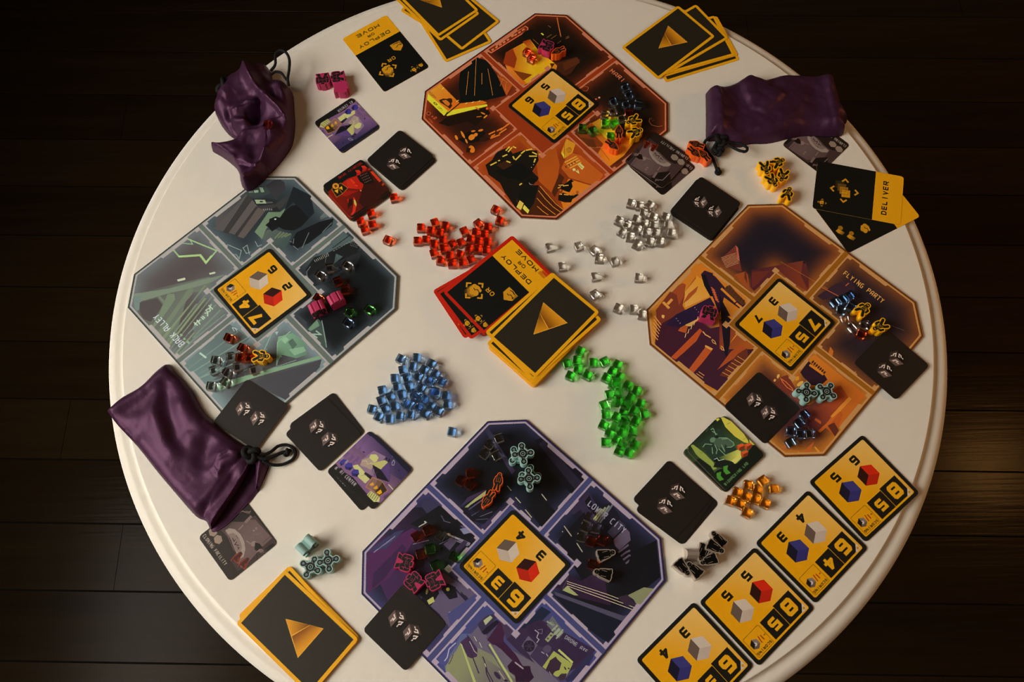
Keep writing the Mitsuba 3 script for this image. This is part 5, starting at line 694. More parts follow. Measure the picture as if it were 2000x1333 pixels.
['p',[73,46,37],[[-13.4,-46.4],[-14,-46.3],[-14.4,-46.2],[-14.8,-46],[-15,-45.8],[-15.1,-45.5],[-15,-45.2],[-14.7,-45],[-14.4,-44.8],[-13.9,-44.7],[-13.4,-44.6],[-12.9,-44.7],[-12.4,-44.8],[-12.1,-45],[-11.8,-45.2],[-11.8,-45.5],[-11.8,-45.7],[-12.1,-46],[-12.5,-46.2],[-12.9,-46.3]]],
['p',[73,46,37],[[-13.6,-48.7],[-14.1,-48.7],[-14.6,-48.5],[-15,-48.4],[-15.2,-48.1],[-15.3,-47.9],[-15.2,-47.6],[-14.9,-47.3],[-14.6,-47.2],[-14.1,-47],[-13.6,-47],[-13.1,-47],[-12.6,-47.1],[-12.3,-47.3],[-12,-47.6],[-12,-47.8],[-12,-48.1],[-12.3,-48.3],[-12.7,-48.5],[-13.1,-48.7]]],
['p',[73,46,37],[[-13.8,-51],[-14.3,-51],[-14.8,-50.9],[-15.2,-50.7],[-15.4,-50.5],[-15.5,-50.2],[-15.4,-49.9],[-15.1,-49.7],[-14.8,-49.5],[-14.3,-49.4],[-13.8,-49.3],[-13.3,-49.4],[-12.8,-49.5],[-12.5,-49.7],[-12.2,-49.9],[-12.2,-50.2],[-12.2,-50.4],[-12.5,-50.7],[-12.9,-50.9],[-13.3,-51]]],
['p',[73,46,37],[[-14,-53.4],[-14.5,-53.3],[-15,-53.2],[-15.4,-53],[-15.6,-52.8],[-15.7,-52.5],[-15.6,-52.3],[-15.3,-52],[-14.9,-51.8],[-14.5,-51.7],[-14,-51.7],[-13.5,-51.7],[-13,-51.8],[-12.7,-52],[-12.4,-52.2],[-12.4,-52.5],[-12.4,-52.8],[-12.7,-53],[-13.1,-53.2],[-13.5,-53.3]]],
['p',[73,46,37],[[-14.2,-55.7],[-14.7,-55.7],[-15.2,-55.5],[-15.5,-55.4],[-15.8,-55.1],[-15.8,-54.9],[-15.8,-54.6],[-15.5,-54.4],[-15.1,-54.2],[-14.7,-54],[-14.2,-54],[-13.7,-54],[-13.2,-54.1],[-12.9,-54.3],[-12.6,-54.6],[-12.6,-54.8],[-12.6,-55.1],[-12.9,-55.3],[-13.3,-55.5],[-13.7,-55.7]]],
['p',[73,46,37],[[-14.4,-58],[-14.9,-58],[-15.4,-57.9],[-15.7,-57.7],[-16,-57.5],[-16,-57.2],[-16,-56.9],[-15.7,-56.7],[-15.3,-56.5],[-14.9,-56.4],[-14.4,-56.3],[-13.9,-56.4],[-13.4,-56.5],[-13,-56.7],[-12.8,-56.9],[-12.8,-57.2],[-12.8,-57.4],[-13.1,-57.7],[-13.5,-57.9],[-13.9,-58]]],
['p',[132,60,49],[[-54.3,-31.7],[-45.6,-30.7],[-39.6,-33.6],[-44.5,-45.5],[-49.8,-55.8],[-54.4,-61],[-54.8,-50.4]]],
['l',[245,136,67],[[-46.7,-31.5],[-46.1,-37],[-47.3,-44.8],[-48.6,-46.7],[-49.7,-41.1],[-48.4,-34.6],[-46.7,-31.5]],0.8],
['p',[247,202,112],[[-46.3,-29.4],[-46.9,-29.5],[-47.6,-29.5],[-48.2,-29.4],[-48.6,-29.1],[-48.8,-28.8],[-48.8,-28.5],[-48.5,-28.1],[-48.1,-27.7],[-47.5,-27.4],[-46.9,-27.1],[-46.2,-27],[-45.5,-27],[-45,-27.1],[-44.6,-27.4],[-44.3,-27.7],[-44.4,-28.1],[-44.6,-28.5],[-45,-28.8],[-45.6,-29.1]]],
['p',[245,183,97],[[-51.7,-29.3],[-52.2,-29.4],[-52.7,-29.3],[-53,-29.2],[-53.3,-28.9],[-53.5,-28.6],[-53.4,-28.3],[-53.3,-28],[-52.9,-27.7],[-52.5,-27.5],[-52,-27.4],[-51.5,-27.3],[-51.1,-27.4],[-50.7,-27.5],[-50.4,-27.8],[-50.3,-28.1],[-50.3,-28.4],[-50.5,-28.7],[-50.8,-29],[-51.2,-29.2]]],
['p',[247,196,106],[[-39,-48.8],[-40.1,-48.6],[-41.1,-48.2],[-41.9,-47.7],[-42.3,-47.2],[-42.3,-46.6],[-42,-46.2],[-41.4,-45.9],[-40.4,-45.7],[-39.3,-45.6],[-38.1,-45.8],[-37,-46],[-36,-46.5],[-35.2,-46.9],[-34.8,-47.5],[-34.8,-48],[-35.1,-48.4],[-35.7,-48.8],[-36.7,-48.9],[-37.8,-49]]],
['p',[245,170,52],[[-36.7,-40.2],[-33.4,-41.9],[-36,-44.3],[-39,-42.8]]],
['l',[245,160,61],[[-45.2,-87.5],[-18.2,-88.8]],3.2],
['l',[226,117,52],[[-64,-87],[-35.9,-90.6]],2.6],
['p',[215,110,58],[[-55.2,-76.8],[-54.8,-82.8],[-57.2,-84.1],[-57.8,-77.4]]],
['p',[210,104,43],[[-56.8,-90],[-34.7,-89.8],[-35.7,-93.1],[-57.7,-100]]],
['p',[109,54,40],[[-53.9,-89.3],[-57.7,-100],[-50.6,-99.3],[-47.4,-91.7]]],
['p',[219,115,52],[[-90.1,-88.1],[-82.7,-88],[-74.5,-89.1],[-85.4,-92.6]]],
['p',[243,167,52],[[-78.4,-92],[-77.2,-92.8],[-78.8,-100.2],[-80.5,-97.9]]],
['p',[210,110,58],[[-99.7,-72.1],[-92.5,-71.1],[-94.5,-74.4],[-98.9,-74.6]]],
['p',[233,136,58],[[-91.6,-83.4],[-90.8,-84.2],[-91.9,-86.8],[-92.7,-86]]],
['p',[179,91,52],[[-67,-76.9],[-68.9,-84.2],[-75.4,-87.1],[-75.6,-83.7]]],
['h',[43,36,49],[134,81,43],1,8],
['p',[64,44,61],[[44.2,-6.4],[66.8,-11.6],[81,-20.5],[74.8,-29.6],[56.2,-19.1],[44.7,-13.1]]],
['l',[238,123,61],[[54.7,-3.5],[58.2,-21.3]],0.7],
['l',[226,110,82],[[71.7,-20],[76.3,-20.5]],0.9],
['t',[247,188,100],'FLYING PARTY',[82.5,-10.6],[82.8,-55.9],5.4,0.15],
['l',[132,123,127],[[63,-63.4],[71.4,-87.5]],0.3],
['p',[226,128,46],[[-0.2,-50.1],[10.4,-46],[8.7,-50.7],[3.1,-53.6]]],
['l',[226,128,67],[[1.2,-77.8],[6.4,-77.6]],0.8]]
ART_BOTTOM = [
['h',[14,18,26],[45,50,81],0,6],
['g',[49,54,81],[59,47,77],[[70.7,100.2],[74.6,98.7],[61.9,54.4],[57.3,53.9]],[72,98.8],[59.3,54.5]],
['p',[23,25,40],[[94.3,60.4],[106.5,52.7],[104.4,21.6],[98.1,4],[79.8,2.5],[82.8,31.6]]],
['p',[45,43,68],[[94,55.1],[99.9,54.3],[94.1,3],[84.9,2.2]]],
['p',[172,185,131],[[2.6,65.5],[18.8,63.6],[32,61.3],[28.1,58.8],[12.5,62.6],[3.1,62.3]]],
['p',[68,54,92],[[5.2,67.9],[16.5,68.9],[32.7,61.9],[21.4,63.6]]],
['l',[98,91,131],[[1.9,62.3],[36.3,55.3]],1],
['l',[88,82,120],[[3.6,56.5],[34.6,46.4]],0.7],
['p',[61,54,94],[[0.8,44],[41.9,38.5],[39.1,31],[20.5,38.2],[9.2,37.4]]],
['p',[25,27,42],[[2.3,55.3],[31,50.4],[40.8,42.4],[9.4,42.4]]],
['l',[117,119,152],[[11.5,49.3],[21.9,44.4]],0.5],
['l',[88,93,131],[[7.1,50.1],[15,42.8]],0.5],
['l',[202,195,174],[[47.3,50.3],[46.5,44.7]],0.8],
['l',[202,195,174],[[44.8,38],[44.1,31.3]],0.8],
['l',[202,195,174],[[42.6,24.5],[41.2,15.6]],0.8],
['l',[202,195,174],[[62.4,23.1],[61.1,16]],0.8],
['l',[202,195,174],[[58.9,7.3],[57.7,0.2]],0.8],
['p',[19,21,29],[[45.1,24.4],[60.1,18.7],[59.4,3.6],[40.4,3.4]]],
['p',[59,64,109],[[64.4,3.3],[96.7,2.9],[95.8,-0.3],[69.4,0.6]]],
['h',[33,29,51],[64,64,113],3,7],
['g',[72,45,92],[27,27,44],[[-77.3,100.8],[-25.1,100.9],[10,62.7],[-0.7,37.8],[-34.7,39.3],[-93.6,54]],[-77.3,85.7],[-24.5,68.9]],
['p',[84,43,96],[[-73.1,98.8],[-35.2,85.8],[-34.1,79.4],[-53.5,74.9],[-77.3,70.7],[-99.5,75.1],[-84.4,93.4]]],
['p',[62,37,81],[[-84.4,83.4],[-51,82.4],[-51.1,77.4],[-82,73.3],[-94.9,75]]],
['p',[19,22,31],[[-33.9,89.6],[-5.6,82.4],[2.3,55.3],[-0.5,42.8],[-29.8,44.1],[-46.5,52.2],[-45.2,65.9],[-29.3,74.2]]],
['p',[64,64,109],[[-77.3,100.8],[-48.5,95.1],[-41.2,89.8],[-63,90.3]]],
['l',[147,144,185],[[-72.5,95.7],[-50.3,91.9]],0.7],
['l',[108,107,152],[[-70.4,95.9],[-54.5,91.4]],0.4],
['p',[43,43,72],[[-55.7,100.3],[-46.6,99.5],[-45.4,94.3],[-53.3,95.2]]],
['p',[59,58,94],[[-16.6,94.3],[-10.3,95.4],[-5.5,87.5],[-5.6,82.4],[-18,85.3]]],
['l',[196,195,185],[[-31,82.5],[-23.3,80.1]],0.8],
['p',[225,220,195],[[-23.7,81.1],[-23.9,81],[-24.1,80.9],[-24.4,80.9],[-24.6,81],[-24.7,81.1],[-24.9,81.3],[-24.9,81.6],[-24.9,81.8],[-24.8,82],[-24.7,82.2],[-24.5,82.3],[-24.3,82.4],[-24.1,82.4],[-23.9,82.3],[-23.7,82.1],[-23.6,82],[-23.5,81.7],[-23.5,81.5],[-23.6,81.3]]],
['l',[186,181,195],[[-18,58],[-11.6,40.8]],1.5],
['l',[147,144,174],[[-19.6,56.4],[-13.8,39.9]],0.7],
['l',[137,134,163],[[-15.1,49.7],[-11.7,39.5]],2.4],
['p',[215,201,185],[[-17.1,57],[-17.5,56.9],[-17.8,57],[-18.2,57.3],[-18.5,57.7],[-18.8,58.2],[-19,58.7],[-19,59.2],[-19,59.7],[-18.8,60],[-18.5,60.2],[-18.2,60.3],[-17.8,60.2],[-17.5,59.9],[-17.1,59.5],[-16.9,59],[-16.7,58.5],[-16.7,58],[-16.7,57.5],[-16.9,57.2]]],
['l',[117,115,152],[[-12.8,70.5],[-9.8,64.6]],0.5],
['l',[117,115,152],[[-10.8,74.9],[-12.2,69.8]],0.4],
['p',[78,78,131],[[-6.3,56.9],[3.4,49],[-3,40.4],[-5.3,48]]],
['p',[137,144,185],[[-8.2,55.1],[-0.3,49.1],[-2.3,44.8],[-9.2,49.2]]],
['l',[137,127,163],[[-33,68],[-45,75.9]],0.6],
['l',[117,113,152],[[-29.5,59],[-15,53.5]],0.5],
['p',[90,80,113],[[-27.2,56.4],[-18.6,54.9],[-16.3,49.7],[-27.3,48.9]]],
['p',[59,50,83],[[-22.5,46.2],[-12.7,45.8],[-11.6,42],[-27.4,41.5]]],
['p',[100,91,126],[[-71.5,39.7],[-44.3,39.7],[-37.6,7.7],[-54.2,1.4],[-72.8,2.5],[-70.4,19.1]]],
['p',[19,19,29],[[-69.1,42],[-56.2,37.8],[-58.6,30.6],[-70.4,28.7],[-73.9,34.9]]],
['p',[192,201,120],[[-69.8,34.1],[-63.9,32.6],[-65.9,28.7],[-70.9,30.5]]],
['p',[21,21,34],[[-55.1,31.6],[-48,31.3],[-45.7,23.9],[-50.5,16.8],[-56.4,20.8]]],
['p',[202,195,87],[[-50.3,26.4],[-50.7,26.1],[-51.1,26],[-51.6,26],[-52,26.2],[-52.4,26.5],[-52.7,26.9],[-52.8,27.4],[-52.8,27.9],[-52.7,28.3],[-52.4,28.7],[-52,29],[-51.5,29.1],[-51.1,29.1],[-50.6,28.9],[-50.3,28.6],[-50,28.2],[-49.8,27.7],[-49.8,27.2],[-50,26.8]]],
['l',[39,37,59],[[-46.9,22.7],[-47.6,10],[-45.8,16.6],[-45.9,9.3]],1.2],
['p',[43,41,66],[[-44.9,10.3],[-45.1,9.3],[-45.4,8.4],[-45.8,7.7],[-46.1,7.3],[-46.5,7.2],[-46.7,7.4],[-46.9,8],[-47,8.8],[-47,9.7],[-46.8,10.8],[-46.6,11.8],[-46.3,12.7],[-45.9,13.4],[-45.6,13.8],[-45.2,13.9],[-44.9,13.6],[-44.8,13.1],[-44.7,12.3],[-44.7,11.3]]],
['p',[147,154,87],[[-63.9,38.5],[-64.6,38.1],[-65.3,37.8],[-65.9,37.7],[-66.4,37.7],[-66.6,37.9],[-66.7,38.2],[-66.6,38.7],[-66.2,39.2],[-65.7,39.8],[-65,40.3],[-64.3,40.7],[-63.6,41],[-63,41.1],[-62.5,41.1],[-62.3,40.9],[-62.2,40.5],[-62.3,40.1],[-62.7,39.5],[-63.2,39]]],
['l',[186,181,195],[[-63.4,13.9],[-65.8,4.4]],1.3],
['p',[78,82,141],[[-65.8,14],[-37.6,7.7],[-40.1,0.6],[-72.8,2.5]]],
['h',[82,76,107],[70,80,150],2,9],
['g',[94,107,163],[137,144,122],[[-69.5,-5.3],[-64.2,-11.1],[-60,-22.2],[-57,-45.1],[-48.9,-83.7],[-64.5,-66.7],[-103.7,-24.2],[-95.9,-11.3],[-82.3,-8.9]],[-81.2,-7.9],[-84.4,-23.9]],
['g',[110,103,133],[117,111,131],[[-55.6,-11.6],[-56.8,-19.2],[-42.9,-74.3],[-42,-90],[-63.9,-66.2],[-64.3,-34.9],[-71.7,-11.7]],[-57.8,-18],[-59.2,-61.9]],
['g',[147,154,120],[119,115,120],[[-63.9,-66.2],[-73.8,-9.4],[-81.8,-11.6],[-93.3,-12],[-99,-16.5],[-100.5,-26.5]],[-85.4,-22.7],[-79.1,-48.7]],
['p',[61,54,90],[[-54.8,-10.3],[-44.8,-11.2],[-39.9,-14.2],[-40,-18.6],[-54.1,-18.8],[-57.6,-18.3]]],
['p',[186,199,163],[[-49.4,-11.7],[-42.4,-13.3],[-42.4,-16],[-50.8,-15.7]]],
['p',[35,29,53],[[-56.2,-17],[-51.4,-17.3],[-41.1,-19.6],[-41.1,-22.9],[-54.6,-21.5],[-57.3,-19.7]]],
['p',[68,35,72],[[-58.4,-24.5],[-40.6,-22.4],[-39.1,-28.5],[-47.8,-33.4],[-50.5,-35.9],[-57.9,-31]]],
['p',[90,84,120],[[-58.4,-22.9],[-51.4,-22.8],[-44.9,-23.2],[-48.7,-23.5],[-57.9,-24.5]]],
['p',[74,60,96],[[-40.1,-23],[-38.5,-30.2],[-39.8,-39.9],[-43.2,-57.8],[-41.5,-48.9],[-47.3,-36.1]]],
['p',[62,31,66],[[-56.9,-31.1],[-49.9,-35.4],[-50.6,-49.8],[-53.9,-62.3],[-56,-52.6],[-55.8,-37.6]]],
['p',[51,27,57],[[-61.8,-50.6],[-56.2,-50.7],[-55,-58],[-49.2,-64.3],[-51.9,-67.8],[-53.5,-72.4],[-58.7,-71.9],[-66,-63.9],[-62.9,-60],[-63.9,-54.7]]],
['l',[186,175,185],[[-55.5,-53.2],[-54.5,-61.7]],1.1],
['p',[74,52,92],[[-74.9,-9.3],[-66.3,-10.9],[-68.8,-23.5],[-73.3,-27.3],[-77.5,-24.9],[-78.6,-21.6],[-75.9,-13.6]]],
['l',[59,45,77],[[-66.6,-9.6],[-70.6,-17.2],[-71.7,-25.8]],0.8],
['l',[196,185,195],[[-69,-14.6],[-71.7,-22.5],[-71.8,-25.7]],0.6],
['p',[186,201,131],[[-74.9,-9.3],[-75.1,-12.3],[-88,-40.1],[-89.5,-38.4]]],
['l',[192,207,135],[[-59.5,-28.2],[-68.1,-61.7]],1.6],
['l',[68,62,87],[[-61.1,-27.6],[-69.7,-60]],0.4],
['p',[82,86,152],[[-96,-4.8],[-76.5,-6.5],[-78,-9.1],[-84.9,-8.2],[-92.3,-13.1],[-96.2,-13.1],[-98.1,-7.9]]],
['l',[186,185,217],[[-77.5,-7],[-84.7,-6.3],[-90.4,-9.7],[-94.1,-10]],0.9],
['l',[49,47,77],[[-93.3,-14.1],[-90.7,-13.8],[-85.4,-11.9]],0.5],
['l',[62,50,79],[[-72.8,-36.4],[-76,-41.5],[-78.6,-50.3]],0.9],
['l',[62,50,79],[[-70.2,-30.7],[-72.8,-36.4],[-77.6,-42],[-80.1,-48.6]],0.9],
['l',[62,50,79],[[-69.2,-47.9],[-70.8,-55.7]],0.9],
['l',[62,50,79],[[-73.3,-18.7],[-81.7,-37.4]],0.9],
['p',[59,45,77],[[-71,-49.8],[-71.1,-50.9],[-71.5,-51.9],[-71.9,-52.6],[-72.4,-53.1],[-72.9,-53.2],[-73.4,-52.9],[-73.8,-52.3],[-74.1,-51.4],[-74.2,-50.4],[-74.2,-49.2],[-74,-48.1],[-73.7,-47.1],[-73.3,-46.3],[-72.8,-45.9],[-72.3,-45.8],[-71.8,-46],[-71.4,-46.6],[-71.1,-47.5],[-70.9,-48.6]]],
['p',[49,35,66],[[-69.9,-58.6],[-70.2,-58.7],[-70.5,-58.6],[-70.9,-58.4],[-71.2,-58.1],[-71.5,-57.7],[-71.7,-57.3],[-71.9,-56.9],[-71.9,-56.5],[-71.8,-56.2],[-71.6,-56],[-71.4,-55.9],[-71,-56],[-70.7,-56.2],[-70.3,-56.5],[-70,-56.8],[-69.8,-57.3],[-69.7,-57.7],[-69.7,-58.1],[-69.7,-58.4]]],
['l',[202,201,185],[[-72.8,-35.4],[-74.1,-38.2]],0.6],
['l',[202,201,185],[[-69.2,-47.9],[-70.8,-55.7]],0.6],
['l',[202,201,185],[[-63.7,-14.9],[-65,-18.9]],0.6],
['l',[202,201,185],[[-64,-21.2],[-65.6,-25.4]],0.6],
['p',[61,47,83],[[-47.3,-36.1],[-33.2,-38.2],[-24,-39.4],[-16.5,-46.4],[-10,-70.1],[-3.6,-95.6],[-17.1,-97],[-39.9,-86.1],[-44,-71],[-47.4,-51.1]]],
['p',[33,43,72],[[-32.7,-38.7],[-8.1,-39.9],[-6.1,-48.8],[-14.9,-48.2],[-29,-42.8]]],
['p',[57,41,77],[[-28.9,-40.6],[-17,-45.8],[-17.3,-55.6],[-30.3,-56.7],[-31.2,-45.9]]],
['p',[110,115,126],[[-16.1,-52.9],[-7.6,-51.7],[-10.5,-67.4],[-17.3,-67.6]]],
['t',[164,181,163],'F',[-13.8,-54.4],[-11.9,-53.9],6,0.16],
['t',[164,181,163],'FUN',[-13.8,-58.8],[-14.3,-66.8],7.4,0.18],
['t',[147,162,152],'THE',[-12.3,-54.3],[-12.8,-58.2],2.6,0.16],
['p',[157,170,131],[[-25.8,-59.5],[-17.9,-59.3],[-17.7,-62.8],[-25.6,-63]]],
['p',[88,82,87],[[-19.4,-61.8],[-19.6,-62],[-19.8,-62],[-20.1,-62],[-20.3,-61.8],[-20.6,-61.6],[-20.7,-61.4],[-20.8,-61.1],[-20.8,-60.9],[-20.8,-60.6],[-20.6,-60.5],[-20.4,-60.3],[-20.2,-60.3],[-19.9,-60.3],[-19.7,-60.5],[-19.5,-60.7],[-19.3,-60.9],[-19.2,-61.2],[-19.2,-61.4],[-19.2,-61.7]]],
['p',[88,82,87],[[-22.8,-61.6],[-23,-61.7],[-23.3,-61.7],[-23.6,-61.7],[-23.8,-61.6],[-24,-61.4],[-24.2,-61.1],[-24.3,-60.9],[-24.3,-60.6],[-24.3,-60.4],[-24.1,-60.2],[-23.9,-60.1],[-23.7,-60],[-23.4,-60.1],[-23.1,-60.2],[-22.9,-60.4],[-22.8,-60.6],[-22.7,-60.9],[-22.6,-61.2],[-22.7,-61.4]]],
['t',[172,175,195],'DRONE AXE',[-12.7,-70.6],[-9.4,-91.6],3.2,0.14],
['p',[110,101,133],[[-42.6,-48.8],[-32.9,-47.4],[-33,-58.1],[-43.3,-58.9]]],
['p',[43,35,59],[[-35.2,-56.9],[-36.4,-57.6],[-37.8,-58],[-39.2,-57.9],[-40.6,-57.4],[-41.7,-56.5],[-42.5,-55.3],[-43,-53.9],[-42.9,-52.4],[-42.4,-51.1],[-41.5,-50],[-40.3,-49.2],[-38.9,-48.8],[-37.5,-48.9],[-36.1,-49.4],[-35,-50.3],[-34.2,-51.6],[-33.7,-53],[-33.8,-54.4],[-34.3,-55.8]]],
['l',[64,56,85],[[-38.4,-53.4],[-35.7,-56.3]],0.8],
['l',[64,56,85],[[-38.4,-53.4],[-39.4,-57]],0.8],
['l',[64,56,85],[[-38.4,-53.4],[-42,-54.1]],0.8],
['l',[64,56,85],[[-38.4,-53.4],[-41,-50.5]],0.8],
['l',[64,56,85],[[-38.4,-53.4],[-37.3,-49.8]],0.8],
['l',[64,56,85],[[-38.4,-53.4],[-34.7,-52.7]],0.8],
['l',[186,185,206],[[-25.8,-48.4],[-25.4,-52.2],[-29.2,-53.6],[-29,-56],[-32.2,-56.3]],0.7],
['l',[127,121,152],[[-24.2,-50.2],[-21,-52.6],[-24.1,-54.8],[-25.4,-52.2]],0.4],
['p',[70,58,94],[[-43.3,-58.9],[-33,-58.1],[-27.9,-73.4],[-43.4,-71.6]]],
['p',[90,80,113],[[-26.6,-67],[-27,-67.8],[-27.7,-68.4],[-28.7,-68.8],[-29.7,-68.9],[-30.8,-68.7],[-31.8,-68.2],[-32.6,-67.4],[-33.2,-66.5],[-33.4,-65.6],[-33.3,-64.7],[-32.9,-63.8],[-32.2,-63.2],[-31.3,-62.8],[-30.2,-62.8],[-29.1,-63],[-28.1,-63.5],[-27.3,-64.2],[-26.7,-65.1],[-26.5,-66]]],
['l',[172,173,195],[[-34.8,-63.8],[-34.3,-66.5]],0.8],
['l',[172,173,195],[[-33.2,-67.7],[-33.8,-70.3]],0.8],
['p',[57,43,77],[[-23,-71.2],[-16.5,-69.6],[-9.5,-92.4],[-17,-92.8],[-23.4,-90.2]]],
['l',[202,216,131],[[-24.1,-73.1],[-23.7,-88.3]],1.8],
['p',[176,189,105],[[-42.9,-72.2],[-27.4,-70.8],[-24.5,-89],[-36.8,-91.6],[-41,-85]]],
['p',[62,45,68],[[-43.5,-75.8],[-34.9,-73.4],[-29.6,-74.9],[-30.2,-77.5],[-30.2,-81.7],[-35.1,-83.9],[-38.8,-82],[-43.1,-82.7],[-44.6,-79.9]]],
['p',[68,52,72],[[-40.5,-86.6],[-36.2,-86.9],[-33.1,-90.3],[-37.4,-92.1],[-40.8,-89.9]]],
['l',[166,154,163],[[-41.9,-78.6],[-42.5,-82.2]],0.6],
['l',[68,52,66],[[-30.8,-85.3],[-31.4,-87.9]],1],
['l',[68,52,66],[[-29.3,-88.1],[-29.1,-89.4]],1],
['p',[51,52,94],[[-26.7,-93],[-9.5,-93.5],[-6.9,-97.4],[-17.7,-99.6],[-31.1,-98.9],[-37.9,-94.6],[-37.4,-92.1]]],
['p',[115,109,135],[[-43.8,-58.3],[-43.4,-71.6],[-42,-90],[-48.3,-83.2]]],
['h',[21,22,34],[49,54,92],1,7],
['p',[55,50,83],[[66.9,0.7],[92.2,-5.7],[90.7,-9.4],[81.4,-36.1],[68.9,-32.8]]],
['p',[33,31,51],[[66.3,-9.2],[75.2,-11],[68.6,-37.7],[62.4,-36.1]]],
['p',[21,23,34],[[83,-9],[90.1,-8.7],[82.3,-21.4],[80,-16.3]]],
['p',[29,31,49],[[82.7,-13.9],[97.4,-27.3],[94,-39.4],[88.3,-48.8],[72,-46.4],[76.6,-30.9]]],
['l',[192,205,131],[[75.9,-24.9],[88.3,-24.5]],1.5],
['l',[166,177,137],[[76.6,-26.9],[91.5,-25.9]],1.5],
['l',[147,154,152],[[77.2,-29],[94.8,-27.4]],1.5],
['l',[117,121,141],[[77.9,-31],[98.1,-28.8]],1.5],
['p',[106,95,126],[[74.3,-49],[89.5,-50.1],[89.2,-55],[84.5,-60.1],[71.3,-58.5],[71.6,-53.7]]],
['p',[68,64,92],[[76.1,-40.6],[91.3,-41.7],[90.9,-49],[75.7,-47.9]]],
['l',[115,107,137],[[69.4,-58.9],[74.7,-60.2],[80.3,-61.2]],1.5],
['l',[115,107,137],[[68.4,-62.5],[74.3,-63.8],[77.6,-65.3]],1.5],
['l',[115,107,137],[[67.5,-66],[73.8,-67.3],[74.8,-69.4]],1.5],
['l',[115,107,137],[[66.6,-69.5],[73.4,-70.9],[72.1,-73.5]],1.5],
['p',[19,21,31],[[42.2,-14],[76.3,-14.8],[61.2,-34.8],[37.1,-73.7],[44.1,-81.3],[77.1,-67.3],[99.4,-76.3],[77.8,-98.2],[55.8,-94],[25.1,-70.3]]],
['l',[202,195,174],[[54.9,-9.8],[52.6,-20.3]],0.8],
['l',[202,195,174],[[51.2,-27.6],[48.9,-36.1]],0.8],
['l',[202,195,174],[[49.8,-12],[50.8,-12]],0.8],
['p',[51,33,64],[[11.1,-38],[26.4,-37.2],[29.5,-50.6],[50.1,-58.1],[37.1,-73.7],[31.9,-82.6],[18.3,-58.1]]],
['p',[84,82,113],[[8,-39.5],[15.9,-57.9],[32.5,-95.4],[40.7,-101.9],[29.9,-102.1],[15.4,-71.9],[5.4,-46.5]]],
['p',[25,31,51],[[5.6,-40.6],[30.5,-101.6],[7.3,-98.9],[3.4,-70.9]]],
['p',[176,187,131],[[13.5,-44.3],[19.1,-44.7],[19.5,-57],[17.2,-54.4]]],
['l',[215,201,174],[[21.3,-41.7],[36.5,-74.2],[47.5,-100.8]],0.6],
['l',[215,201,174],[[20.3,-43.5],[34.7,-75.7],[45.7,-102.3]],0.6],
['l',[215,201,174],[[19.2,-45.3],[32.9,-77.2],[43.9,-103.7]],0.6],
['l',[68,68,105],[[25,-40.7],[14.2,-43.8]],0.9],
['p',[147,154,120],[[47.5,-87.4],[61.9,-93.3],[68.8,-103.3],[55.3,-103.2],[46.3,-99.5],[48.4,-93.3]]],
['p',[59,45,68],[[40.4,-82.1],[48.1,-86.9],[45.8,-97.8],[40,-91.4]]],
['t',[182,183,213],'LOWER CITY',[84.7,-12.6],[87.1,-51.7],5.6,0.14]]
